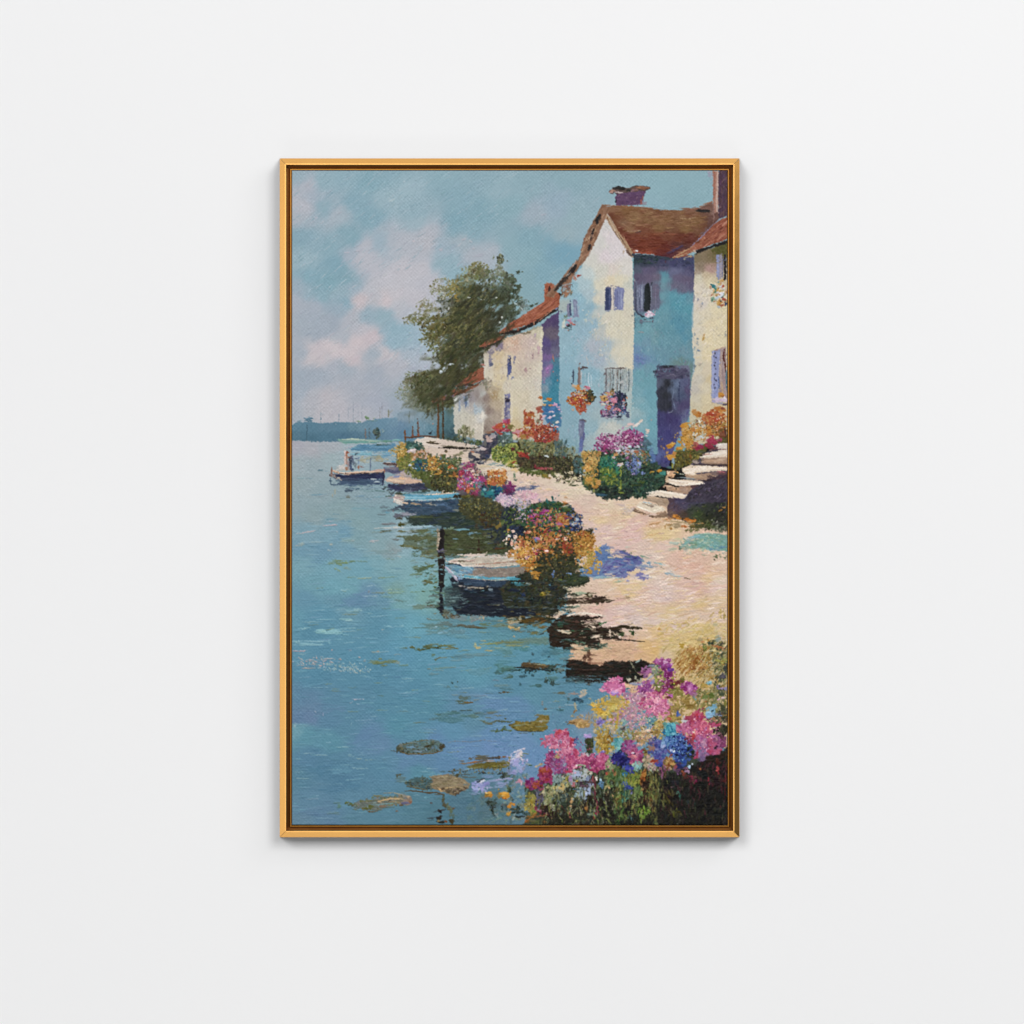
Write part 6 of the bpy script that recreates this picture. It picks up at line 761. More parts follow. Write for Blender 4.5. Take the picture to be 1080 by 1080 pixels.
# dry brush over the middle distance
org(0, 0, 1)
smear("410,462 520,462 600,500 770,470 770,560 640,640 560,640 470,600 420,540", 1500, 1.3, .7, 40, 45, off=1.6, jit=8)
smear("310,520 470,520 600,620 640,700 560,760 310,720", 700, 5, .8, 2, 4, off=5, jit=4, al=.6)
smear("420,540 640,610 690,700 600,730 470,660", 900, 2.6, .7, 4, 10, off=3, jit=6)
smear("540,500 770,550 770,690 640,700 600,640 600,560", 900, 3, .8, 6, 14, off=3, jit=5, al=.75)
smear("590,625 690,640 690,725 590,725", 420, 3, .8, 4, 10, off=4, jit=6)
smear("310,470 420,470 420,530 310,530", 350, 1.6, .6, 3, 10, off=2, jit=4, al=.7)
# --- foreground flower bed
org(650, 635)
scp("560,440 760,390 1060,420 1060,1100 700,1100 500,900 540,600", 351, 24, 7, 48, 14, "b09048 a88444 c0a460 94783c 8c7440 c4a870 a8783c", al=.9)
scp("640,420 900,430 880,640 640,700 560,600", 216, 24, 5, 50, 10, "a06828 b07c34 8c5c28 c49450 b88c44 a87040", al=.85); scp("380,200 1040,180 1050,420 760,400 560,480 400,420", 202, 22, 9, 20, 20, "c8ac68 c0a878 cfb878 b8a878 c4b490 d4c49c", al=.6)
scp("860,340 1060,400 1060,1100 900,1100 940,680", 324, 20, 7, 65, 25, "6a6c4c 545a40 7c7850 44483a 8c8054 3c4032 60704c", al=.88); scp("500,880 760,820 760,1000 520,1040", 148, 18, 9, 45, 30, "a08848 8c7c40 b0984c 7c6c3c a8905c", al=.9); scp("740,830 960,800 960,1080 760,1060", 162, 20, 8, 60, 25, "6c7048 7c7c50 8c8450 5c6440 94906c", al=.85)
spots("840 430 20 34 5c7038;820 400 40 9 6c6848;880 390 20 14 3c4c40;870 360 14 14 c88c38;820 375 16 8 c8804c;960 420 60 9 b8703c -16;1000 430 40 8 a0603c;960 350 40 30 8c9890;780 350 40 20 a89870;620 410 30 24 b8902c;400 250 24 14 cf9c4c;740 465 14 12 6c4830;750 560 50 24 94581c 60;720 620 30 30 8c4f20 60;990 560 14 60 a09c50 70;1020 540 10 50 9c9c58 70;1000 500 14 50 3f4a3c;1040 620 24 50 3c4440;1010 700 34 30 4c4a54;880 765 30 20 5ca0c0 -10;890 755 14 9 84c0d4;960 800 14 24 8c74b0;1000 820 40 14 9c88b4;1035 815 20 20 8c84b0;970 920 20 9 c8a0b0 30;1010 905 24 12 cfb4bc 20;735 900 14 18 3c8c88;750 920 12 14 5c9c98;900 1020 50 40 7cacc8 30;930 980 24 24 6c9cc0;910 1030 20 9 24384c 30;860 1050 20 20 84b4cc;900 880 30 30 5c6c34;1000 860 30 40 4a5440;840 900 30 24 6c7c48;960 1060 30 14 8888a0;1010 1000 30 60 3c402c;1030 960 14 40 7c7838;900 700 50 14 a88850;830 790 40 24 a8883c;860 800 24 14 c49c48;800 700 24 14 b09860;985 100 20 60 b8a060;1020 120 14 50 a08c54;940 210 30 20 b0a888", al=.9, ro=.45)
# pinks and mauves at the top
org(535, 635)
scp("1080,900 1300,780 1560,900 1560,1150 1200,1200 900,1150 880,1000", 162, 20, 12, 40, 45, "b8909c a89098 b0a490 98949c c090a4 8c9498 b0a078", al=.9)
org(650, 635)
sc(450, 575, 90, 40, 60, 18, 11, 40, 50, "a4508c 94407c b06ca0 8c3c78 a86498", al=.95); sc(470, 660, 60, 80, 70, 18, 11, 70, 40, "8c3470 7c2c68 94447c 703060 9c5090", al=.95); sc(490, 770, 60, 60, 40, 18, 11, 50, 50, "7c2c58 6c2850 8c3c60 5c2c44", al=.95); sc(290, 660, 60, 50, 44, 17, 10, 40, 50, "a87098 9c6490 b884a8 8c6488", al=.95); sc(280, 820, 80, 70, 76, 18, 11, 40, 50, "94508c 8c3c78 a0609c 7c4478 b070a4", al=.95); sc(680, 810, 85, 55, 70, 18, 11, 30, 50, "a84c94 983c80 b868a4 8c3c78 c080b0", al=.95); sc(450, 840, 80, 40, 46, 17, 11, 40, 50, "84305c 943c70 a04878 6c2c4c", al=.95)
sc(400, 740, 60, 100, 60, 16, 10, 60, 45, "94904c 8c8c58 a09c60 7c7c50 6c7448", al=.9); sc(560, 850, 80, 50, 50, 16, 9, 40, 50, "7c743c 8c8044 6c6c34 94884c", al=.9); sc(380, 640, 50, 50, 26, 16, 9, 50, 50, "6c7c5c 7c8c7c 8c9484 5c6c5c", al=.9)
sc(340, 960, 150, 110, 190, 19, 12, 40, 50, "cf7098 c4608c d888a8 b85480 cc80a0 dc9cb4", al=.95); sc(440, 1020, 60, 50, 50, 18, 11, 30, 50, "cf7498 d88cac c46490", al=.95); sc(160, 900, 120, 60, 70, 18, 11, 40, 50, "b08098 bc8ca0 a4748c c498a8 a88c98", al=.9); sc(120, 1010, 140, 90, 110, 18, 11, 40, 50, "b48c98 a88c94 c098a8 9c949c c0788c b0a4a0", al=.9); sc(10, 800, 70, 90, 100, 18, 11, 40, 50, "cf70a0 c45c90 dc8cb0 b85084 d898bc", al=.95)
spots("470 570 24 14 c49cbc;500 600 24 30 8c3c90;510 640 30 20 6c3c94;455 560 14 9 d0b0c8;480 690 24 30 7c2460;530 720 12 14 8c9c24;550 770 40 20 7c4434;590 760 24 24 6c3434;620 740 30 24 6c6434;540 780 24 14 3c4024;545 770 8 9 b8b434;510 890 24 24 b050a8;520 900 14 14 cf88c8;490 900 30 14 5c3428;650 820 40 24 8c2c6c -14;700 800 24 24 c478b0;720 860 40 24 a0648c;740 880 24 20 9c788c;690 820 14 24 c888b8;370 740 20 24 a0a058;430 720 14 20 b8a86c;400 820 24 30 84844c;250 850 30 14 6c2c60;300 790 40 24 8c4888;340 750 24 30 9480b0;200 780 60 14 9494ac;150 770 40 9 a0a4b8;110 820 20 9 3c7884;130 830 16 8 c49860;360 860 30 14 c05c7c;60 930 30 24 b8b8a4;30 960 40 34 b8a454;120 940 24 20 c4c0bc;470 950 14 50 c05880;320 990 14 12 5c6c54;300 985 14 9 dcb0bc;380 930 40 30 e09cb4;250 920 24 20 b04c74;230 960 24 14 c4386c;440 1020 50 20 d884a8;260 1040 24 12 5c90a0;330 1070 40 20 8c9ca8;350 1060 24 24 7c94ac;580 1050 14 40 3c60a4;570 1030 9 14 4c74b4;120 735 24 20 b8b0a0;180 720 14 20 a0a08c;230 740 12 24 98a090;200 745 14 14 8c8c7c;150 600 7 60 84806c 30;200 560 40 8 9cb0a8 30;130 660 9 24 6a6050;330 600 40 14 8c94a4;320 710 50 9 a0a4b0 40;660 940 40 30 94783c;700 980 50 24 8c7038", ro=.4)
org(535, 635)
sc(1000, 740, 60, 24, 30, 16, 10, 20, 50, "d898b8 cf80a8 dcb0c4 c86c98", al=.95); sc(980, 800, 80, 50, 70, 18, 11, 20, 50, "cf6c9c c46090 d884ac b8588c", al=.95); sc(1020, 850, 60, 40, 50, 18, 11, 30, 50, "cf6c9c d890b4 c05c94", al=.95)
spots("900 840 34 14 d090a8;885 825 20 8 cfa0b0;1020 860 34 24 9880c4;1010 850 20 14 c49cc8;1030 840 20 20 dcaccc;960 740 14 12 dcb8cc;1000 790 50 24 d074a0;1040 750 20 20 c86c98", ro=.4)
# yellow clump
org(535, 635)
scp("780,960 900,890 1080,880 1160,930 1100,1100 860,1090 800,1020", 229, 17, 9, 45, 45, "c8a03c d0ac48 b89440 a89450 c4b060 b8a87c cf9c34", al=.92); spots("860 1010 40 20 cfa02c;820 980 40 14 dcb040 -20;880 1040 30 30 c8882c;960 960 50 30 c4a440;1020 930 50 40 b8a058;1000 1000 40 30 c0ac5c;1030 1020 14 30 c8c07c;780 915 16 7 b8a47c;770 970 16 9 b8a470;900 920 20 24 c4a84c", ro=.45)
org(535, 750)
scp("820,0 1080,-20 1090,250 1000,420 840,380 820,260", 270, 17, 10, 50, 45, "b09440 c0a44c a08438 b8a05c a0946c c4b06c 8c7838 b0a890", al=.92); sc(920, 300, 85, 110, 120, 16, 10, 50, 45, "a8842c b8943c 947428 c0a04c 8c6c24", al=.95)
scp("600,40 820,20 840,140 660,160", 81, 14, 7, 20, 45, "a89068 b09c78 9c8c74 b8a488 94948c", al=.85); p("560,100 620,80 700,65 770,95 780,150 700,160 620,125", 'a8885c', r=9, so=8, stv=12); scp("590,100 700,75 775,140 690,155", 35, 14, 7, 10, 30, "b89460 a07c44 c4a470 8c7440", al=.9); l("560,100 600,105 640,110", 12, '6c5034')
sc(880, 100, 40, 34, 26, 16, 10, 40, 45, "7c68ac 8c7cbc 6c5c94 94849c", al=.95); spots("880 100 24 18 7460b0;765 235 40 20 b098d0 5;740 225 20 12 c0a8d4;900 20 50 14 d8b034;880 10 40 20 cfa02c;920 30 34 14 dcc45c;905 385 24 16 7c6cbc;910 375 12 8 a094d0;1050 310 34 40 5c9c94;1060 270 30 30 6ca8a4;1070 340 24 30 3c8c90;1075 370 10 20 2c3848;970 150 14 30 b8a8a0;1000 190 30 24 a89c84;960 130 30 14 c4b080;1040 60 24 24 b8a05c;1060 150 24 24 a89c9c", ro=.45)
p("735,265 760,255 810,250 820,330 800,400 760,400 740,330", '3c4030', r=7, so=6, stv=10); scp("740,260 815,255 800,395 760,390", 40, 12, 9, 60, 40, "34402c 4c5434 5c5c38 2c3428", al=.85)
# lower bed
p("150,700 330,640 520,560 760,480 1000,440 1100,380 1300,420 1500,480 1700,440 2080,380 2080,1090 150,1090 200,900", '3f4433', r=18, so=14, stv=9, al=.9)
scp("-40,560 200,600 520,560 700,560 700,800 330,900 100,1080 -60,1080", 175, 22, 12, 60, 35, "6c8480 7c8c8c 5c7474 8c9c94 546c70 7c8474", al=.8)
scp("300,700 1080,520 1080,1080 300,1080", 405, 26, 9, 70, 25, "4c5438 5c6444 3c4030 6c7450 34382c 7c7c54 2f3428", al=.88); scp("360,880 1080,800 1080,1080 300,1080", 229, 26, 9, 60, 30, "2c2a22 38352a 24221e 3c4430 302822 44382c", al=.88); scp("820,760 1080,700 1080,1080 860,1080", 175, 24, 8, 60, 30, "2f3a28 3c4a30 262c22 4c5c38 343028 2a241f", al=.88)
sc(640, 620, 130, 70, 70, 20, 12, 50, 45, "8c9ca4 a0a8b8 7c8c94 8c9c90 b0a8b0 98a090", al=.9); sc(750, 570, 60, 60, 46, 17, 11, 60, 45, "8ca090 a0ac98 7c9484 b0b0a0 8c8c84", al=.9); sc(770, 740, 60, 120, 56, 24, 9, 80, 20, "98a0bc a8b0c8 8490b0 7c7c98 5c5468", al=.9); sc(690, 780, 50, 70, 30, 22, 10, 70, 30, "a0acb0 8c98a4 5c6870", al=.85); sc(390, 800, 70, 90, 76, 19, 11, 60, 40, "98986c a0a478 8c8c60 7c8058 b0ac84", al=.92); sc(500, 720, 80, 70, 54, 19, 11, 50, 45, "a09870 8c8c74 b0a468 94947c 7c8c84", al=.9); sc(470, 640, 60, 60, 36, 18, 11, 50, 45, "6c8088 7c9094 8c9c9c", al=.88); sc(970, 510, 60, 70, 56, 16, 10, 60, 45, "8c9870 a0a47c 7c8c64 6c7c5c b0a888", al=.9); sc(1020, 640, 90, 80, 80, 19, 10, 60, 40, "5c7444 4c643c 6c7c4c 3c5434 7c6c44", al=.9)
sc(220, 860, 70, 80, 66, 19, 11, 60, 45, "a08c3c b09840 8c7c38 94884c 7c7840", al=.92); sc(240, 940, 40, 50, 26, 20, 9, 70, 30, "948840 a89044 7c7440", al=.9); sc(300, 800, 40, 110, 36, 24, 9, 80, 20, "5c5874 6c6478 544c5c 44404c", al=.88)
# magenta heads
sc(510, 230, 75, 60, 80, 18, 12, 40, 50, "c45474 cf6c8c b84868 d8849c c04c64", al=.95); sc(420, 290, 90, 60, 70, 18, 12, 30, 50, "cf7894 c06c90 d88ca4 b8708c b85c7c", al=.95); sc(540, 320, 100, 100, 130, 19, 12, 40, 50, "c8688c cf7c9c b85c80 d890a8 c05878 b87c98", al=.95); sc(610, 470, 100, 110, 150, 19, 12, 45, 50, "b84c74 c45c80 a84068 cf7494 b85c84", al=.95); sc(420, 460, 60, 80, 76, 18, 12, 60, 45, "94346c a44478 843064 b05c8c 7c3c68", al=.95); sc(490, 520, 80, 80, 90, 18, 12, 45, 50, "8c4478 9c5488 7c3c6c 8c6c94 84486c", al=.95); sc(730, 460, 60, 60, 60, 18, 12, 30, 50, "b84c78 a44068 c46c90 b05c80", al=.95); sc(840, 490, 90, 80, 110, 18, 12, 45, 50, "a43c6c b84c7c 943460 c06488 8c3864 b8587c", al=.95); sc(900, 440, 50, 40, 40, 17, 11, 40, 50, "c46088 b85078 cf7898", al=.95); sc(360, 600, 65, 75, 90, 18, 12, 50, 50, "983858 a8402c 8c2c58 a04874 b8506c 7c2c48", al=.95); sc(250, 690, 75, 50, 70, 18, 12, 30, 50, "843068 94407c 74305c a04c74 9c4838", al=.95)
spots("490 190 30 18 cf4c5c;470 210 24 14 c04458;620 270 18 16 c83c3c;600 300 20 40 b83c58;650 290 24 40 5c70a4;665 330 30 24 7488ac;640 270 14 14 3c4c7c;320 262 20 9 c0506c;350 300 30 16 b85c74;500 290 20 20 7494b0;540 270 24 14 cf8ca4;380 240 40 9 cf788c;440 340 40 20 d0849c;560 380 50 30 cf809c;650 390 24 40 b83c60;600 430 40 30 b04474;580 570 30 14 c83c5c;640 530 40 14 dc9cac 40;660 515 16 14 e4d0d8;700 430 14 50 cf8494 -70;690 350 14 24 8c7ca8;480 420 20 24 a08c74;470 430 30 20 b0946c;540 500 16 24 8c9ca8;520 450 24 24 8c6c94;330 560 40 24 a0442c;340 550 24 14 b0583c;400 600 16 30 84204c;370 650 30 20 982c3c;410 660 20 40 a03c6c;270 690 34 18 a04834;260 720 24 12 b0582c;180 685 16 9 7c2c60;230 640 24 14 8c3878;320 740 30 12 8c4450;300 510 40 8 a89c84 20;320 500 20 9 a89878;740 400 30 14 cf98ac;850 570 14 30 902c54;800 560 24 14 a03460;870 430 24 14 cf7494;930 460 24 18 b86088;820 490 14 20 8c2c5c;760 410 14 20 b8b4b4;560 640 20 40 98904c;520 720 34 40 b8a068;660 660 14 10 c4a044;630 700 14 30 b07078;600 640 20 40 a088a8;650 740 30 9 5c84b0;660 600 50 30 a0acc8;700 510 40 9 94a484;740 600 20 60 b0b8b8;690 690 34 30 4c3c48;720 710 40 14 6c505c;840 640 16 24 dcd4cc;850 620 9 14 cfc8c0;880 650 12 18 a8c8d8;890 690 30 30 5c7c9c;900 720 14 24 4c6c8c;860 600 10 24 3c3028;800 670 40 14 4c3c3c;750 810 14 50 a8b8dc;740 770 24 30 b0bcd8;770 760 24 40 98a4c0;700 760 24 40 8ca0a8;660 780 20 24 98b0b8;830 740 10 110 6c343c;850 900 14 60 7c3c48;855 960 16 30 98344c;810 640 9 40 8c4c50;960 720 12 24 b09868 30;940 700 14 30 a89c6c -10;930 730 9 24 8c8458;610 850 14 40 b89868 -10;600 900 14 14 c4a078;620 830 9 14 c0a470;710 930 24 10 c0a890 40;740 920 12 24 9c6c30;755 890 9 60 8c5c34;800 990 40 50 6c7c6c;780 990 30 30 7c8c80;820 1010 12 20 8c3c3c;570 950 70 9 94544c -50;540 930 50 8 8c4c40 -50;600 1010 30 9 b06c60 -40;340 910 40 30 4c3c2c;400 920 50 40 2c2420;380 960 60 30 2a2020;320 960 60 14 6c3040 -20;270 920 20 24 7c3448;300 940 40 9 8c5464;430 980 50 34 30201f;220 1010 70 9 98602c 40;170 1040 30 9 a05c24 50;200 1000 40 9 7c5c34;320 990 60 9 8c5c3c 10;260 1050 60 14 4c5434 20;350 1050 20 20 946c34 50;240 1040 40 14 5c5c40;440 930 14 20 98988c;420 900 24 24 a8a48c;350 870 24 20 98a08c;480 860 24 30 5c6868;540 830 30 50 4c5c54;550 900 40 50 344034;500 1020 60 40 2c2c24;650 1000 60 40 343828;680 1040 40 14 4c5438;900 980 14 50 5c4434;830 940 14 20 8c8474;920 880 9 40 5c6c38;1010 830 12 40 6c7438;1050 950 14 30 94983c;1000 800 9 14 b89468;1030 900 30 30 2c2c24;950 960 50 60 201f1c;890 860 30 40 2c241e;940 800 40 30 2c2a20;780 850 40 50 2c2420;1000 1020 60 50 232420;1065 730 14 30 8c8838;1040 600 30 20 54744c;940 590 14 20 b04c3c;1000 560 14 20 8c6450;1020 590 14 24 a06c48", ro=.42)
# pale lilac heads at the left
sc(90, 480, 110, 100, 76, 17, 10, 50, 45, "8c94bc a0a4c8 8490b4 b0acc8 9ca8c4 7c8cb0", al=.88); spots("110 410 40 24 c4c0d0 40;60 450 50 9 ccc8d4 14;130 400 14 40 d0c4cc;110 370 60 9 c4c0cc 20;130 450 14 20 d4ccd0;80 500 30 40 9c9ccc;110 530 40 24 94a0c8;50 580 40 24 8c90bc;130 570 24 24 9098c4;20 640 40 9 b0a4b4;120 660 24 24 c490a0 -40;130 690 9 24 c4a4ac;90 670 20 9 b894a4;10 490 20 30 7c7440;20 440 14 9 8c8454;170 400 40 7 7c8468 -8;215 510 20 9 4c6450;190 500 30 9 8c9ca0;20 560 20 30 3c4c44;0 600 24 30 5c6c60;165 630 9 9 b08c7c;200 620 24 14 7c94a8;15 740 24 30 4c5c44", ro=.45)
org(420, 750)
sc(770, 720, 90, 60, 56, 17, 11, 30, 45, "8c90c4 9ca0d0 7c84b0 a8a8d0 8488b8", al=.95); spots("790 660 40 18 d8d8e0 30;770 660 40 10 2c3038 30;800 640 20 8 4c4c54;760 740 14 14 c4c8d8;730 740 34 20 94a0d0;830 690 40 24 8c88c0;720 780 40 14 8090b4;900 660 60 14 8c9cc0;980 690 60 20 8c94bc 10;960 650 40 9 a0a0c4;1040 640 40 16 8c94b8;1050 570 24 40 7c88b0;1060 470 30 12 a8a4cc;840 620 80 14 7088ac;950 720 50 9 7c90b0", al=.9, ro=.45)
sc(880, 880, 40, 60, 30, 17, 11, 50, 45, "2c3430 3c443c 4a5448 343c38", al=.92); l("890,900 900,980 930,1020", 22, '343a34', dry=.15); l("910,960 940,1000 970,1020", 10, '8c9c94'); sc(1010, 910, 40, 30, 14, 16, 11, 40, 45, "2c3838 3c4c4c 4c5c58", al=.92); scp("680,780 1000,760 1060,1050 640,1050", 81, 30, 12, 30, 30, "587880 50707c 647c7c 5c7474", al=.5)
spots("855 790 40 32 b87c2c;860 785 34 24 cf9438;835 775 12 10 e0c070;840 790 20 9 98742c;880 800 14 20 c88024;990 795 56 30 cf8c24;970 800 30 20 b8842c;1010 780 34 20 dc9c34;1010 825 24 12 c06c1c;990 800 20 8 dcac54;1055 900 22 18 cf8420 30;1050 910 14 9 b8701c;1040 975 20 22 c88c2c 40;1030 990 14 9 a87820;1070 880 14 12 c0802c;960 770 14 9 98742c;870 860 40 14 3c4438;1060 750 14 24 3c4438;1070 830 14 24 5c6454;930 1030 60 9 6c8480 30;860 1030 60 7 6c8484 30;1000 950 50 14 6c8080", ro=.35)
org(535, 750)
spots("0 800 20 24 cf8c24;15 900 24 20 cf8424 30;60 880 16 14 d08c2c;15 970 14 20 c08c30 30;35 870 12 8 b8742c;80 960 60 14 2c3834;100 920 24 30 3c4844;150 960 40 14 3c4c48 -30;110 1000 40 14 2f3a38;60 930 40 12 404c48;190 900 14 14 8c8050", ro=.4)
# right half of the bed
org(650, 750)
p("420,640 700,520 1070,330 1070,1090 -20,1090 -20,640 200,600", '201f1d', r=20, so=18, stv=9, al=.9)
scp("400,640 760,560 1050,440 1050,1080 400,1080", 378, 26, 9, 75, 25, "211f1d 1c1b1a 2a2624 302a26 262220 1e1e20", al=.9); scp("680,560 1050,380 1050,760 700,740", 148, 22, 8, 75, 25, "3c2428 4a282c 2f2220 54303c 382a20 443428", al=.85)
scp("-20,500 240,560 400,600 400,1070 -20,1080", 297, 24, 8, 78, 18, "4c5c38 5c6c40 3c4830 6c7444 2c3428 44502f 787a4c", al=.9); scp("-20,800 380,800 600,1000 400,1080 -20,1080", 148, 24, 8, 75, 20, "22231f 2c2c24 343a2a 1e1e1c", al=.88)
sc(110, 70, 190, 90, 110, 18, 11, 40, 50, "b88c9c a87c90 b0989c c090a4 98888c c49ca8", al=.92); sc(60, 150, 90, 70, 54, 17, 10, 40, 50, "8ca4a0 98a898 7c9494 b0a098 6c8c88", al=.9); sc(400, 20, 110, 30, 50, 18, 11, 30, 50, "cf7c9c d890a8 c06c90", al=.95); sc(560, 50, 110, 80, 90, 18, 10, 40, 45, "a08448 8c7840 b09450 94804c 7c7040", al=.92); sc(400, 170, 80, 90, 96, 17, 10, 50, 45, "a88c4c b89c5c 947c44 c4a868 8c7840", al=.93); sc(240, 230, 100, 90, 100, 17, 11, 40, 50, "c4a080 b08c70 cfac90 a88c58 8c744c b8986c", al=.93); sc(110, 230, 70, 60, 44, 17, 10, 40, 50, "7c7c44 8c8450 6c6c3c 98905c", al=.92); sc(290, 380, 50, 50, 30, 17, 11, 40, 50, "8c7444 7c6434 5c4c30 947c4c", al=.92)
sc(340, 70, 40, 50, 26, 17, 11, 40, 50, "5c8c94 6c9ca0 7c9c9c", al=.92); sc(20, 300, 60, 50, 34, 18, 11, 30, 50, "5ca0a4 4c9498 6cacb0 3c8088", al=.92); sc(40, 360, 40, 30, 14, 17, 10, 30, 50, "5ca0a8 7cb0b4", al=.9)
sc(510, 175, 66, 66, 80, 18, 11, 40, 45, "2c80a4 3c94b4 4ca4bc 24709c 58acb8", al=.95); sc(610, 350, 120, 140, 230, 19, 11, 45, 45, "3c54a0 4460ac 34488c 5070b4 2c3c78 3c58a8", al=.95); sc(390, 390, 90, 120, 150, 19, 11, 50, 45, "545494 4c4c8c 60609c 6c64a0 485a98", al=.95); sc(500, 290, 60, 50, 44, 18, 11, 40, 45, "4c74b8 5c84c0 3c60a8", al=.95); sc(350, 290, 50, 40, 26, 18, 11, 40, 45, "4c4c80 5c5488 6c6490", al=.95)
sc(120, 340, 80, 60, 80, 18, 11, 45, 45, "8c4478 9c5488 7c3c6c a8648c", al=.95); sc(190, 430, 80, 80, 90, 18, 11, 45, 45, "a84c78 b85c84 984470 c07890 9c3c6c", al=.95); sc(40, 450, 90, 60, 90, 18, 11, 40, 45, "322f78 3c3c88 2a2868 44489c 2c2c60", al=.95); sc(110, 550, 60, 40, 40, 17, 11, 40, 45, "3c409c 484cac 343880 505cac", al=.95); sc(110, 700, 50, 50, 30, 18, 11, 50, 45, "3c4484 44508c 343c70 5c5c84", al=.92); sc(200, 520, 50, 50, 34, 17, 10, 50, 45, "7cacac 8cb0a8 5c8c8c 9cac9c", al=.9)
sc(690, 150, 120, 70, 110, 19, 12, 40, 45, "b85c88 a85080 c06c94 b0648c c87c9c", al=.95); sc(770, 90, 70, 110, 110, 19, 12, 50, 45, "c44c6c b84060 cf6480 a83c64 c46c8c", al=.95); sc(810, 190, 90, 90, 130, 19, 12, 45, 45, "cf5c7c d8708c c04c70 cf6c90", al=.95); sc(850, 290, 150, 80, 150, 19, 12, 40, 45, "a85c8c b06c94 9c5084 b85c80 a86c98", al=.95); sc(910, 350, 80, 70, 80, 19, 12, 40, 45, "b84c6c a84468 c06080 9c5880", al=.95); sc(810, 390, 70, 80, 86, 19, 12, 60, 40, "8c6890 9c78a0 7c5c84 a06c98", al=.95); sc(940, 120, 60, 30, 40, 17, 11, 30, 45, "b84068 a83c60 c05478", al=.95); sc(980, 270, 60, 70, 50, 18, 11, 50, 45, "8c4c74 7c4468 9c5c80 6c3c58", al=.93); sc(690, 270, 40, 40, 30, 18, 11, -40, 40, "7c3c50 8c4464 6c3448", al=.95)
sc(960, 60, 100, 60, 70, 17, 9, 50, 45, "4a4a38 3c3f30 5c5440 6c6048 34382c", al=.9); sc(990, 180, 60, 70, 60, 18, 10, 50, 45, "2f2f28 3c3c30 28261f 44402f", al=.92); sc(700, 400, 34, 60, 36, 18, 10, 70, 35, "2c3028 343830 282c28", al=.92); sc(500, 490, 60, 60, 66, 17, 11, 40, 45, "8c6434 a07c48 7c5430 b08c58 5c4024", al=.94); sc(310, 480, 60, 60, 60, 18, 11, 50, 40, "a89c80 b0a48c 988c78 b89c8c 8c8468", al=.92); sc(370, 540, 70, 60, 54, 20, 9, -50, 25, "a47c84 b08c8c 8c8464 a8a080 94607c", al=.92); sc(430, 570, 40, 60, 30, 18, 10, 60, 30, "8c5478 7c4468 945c7c", al=.92); sc(590, 540, 50, 60, 30, 18, 10, 60, 40, "5c4460 6c4c6c 4c3850", al=.9)
scp("310,560 400,570 400,800 340,860 310,700", 81, 26, 9, 85, 12, "7c7444 8c8450 6c6438 948c5c 5c5834", al=.92); sc(260, 620, 40, 70, 40, 24, 9, 80, 20, "a0642c 8c5428 b07c3c 5c3820", al=.93); sc(280, 740, 50, 120, 60, 28, 9, 85, 15, "3c2c20 4a3424 2f241c 5c4430", al=.92); sc(150, 640, 70, 80, 66, 20, 10, 70, 35, "8c8c34 7c8438 949440 6c7c34 5c6c38", al=.93); sc(190, 780, 60, 80, 50, 24, 9, 80, 20, "5c7444 6c8450 4c5c38 7c8c54 3c4a30", al=.92); sc(40, 640, 60, 90, 66, 22, 10, 75, 25, "54704c 4c6440 647c54 3c5438", al=.92); sc(20, 800, 40, 100, 46, 26, 9, 78, 20, "6c7438 4c5c34 7c8444 5c4c2c 3c4c30", al=.92); sc(80, 800, 50, 60, 30, 24, 9, 75, 25, "3c6458 2c4c40 4a7464 44503c", al=.92)
sc(260, 960, 50, 60, 56, 22, 8, 70, 30, "6c8c34 7c9c40 5c7c30 8ca44c 4c6428", al=.95); sc(580, 980, 34, 34, 26, 18, 9, 60, 35, "6c6c2c 7c7c34 5c5c28", al=.93); sc(30, 960, 50, 70, 40, 24, 8, 75, 20, "4c6434 3c5430 5c7c44 2c3c24", al=.92); sc(490, 840, 50, 120, 40, 34, 7, -60, 15, "3c3820 4c4424 2f2c1c 544a28", al=.85); sc(340, 880, 50, 80, 40, 30, 7, 70, 20, "5c4c2c 3c3424 6c5c38", al=.85)
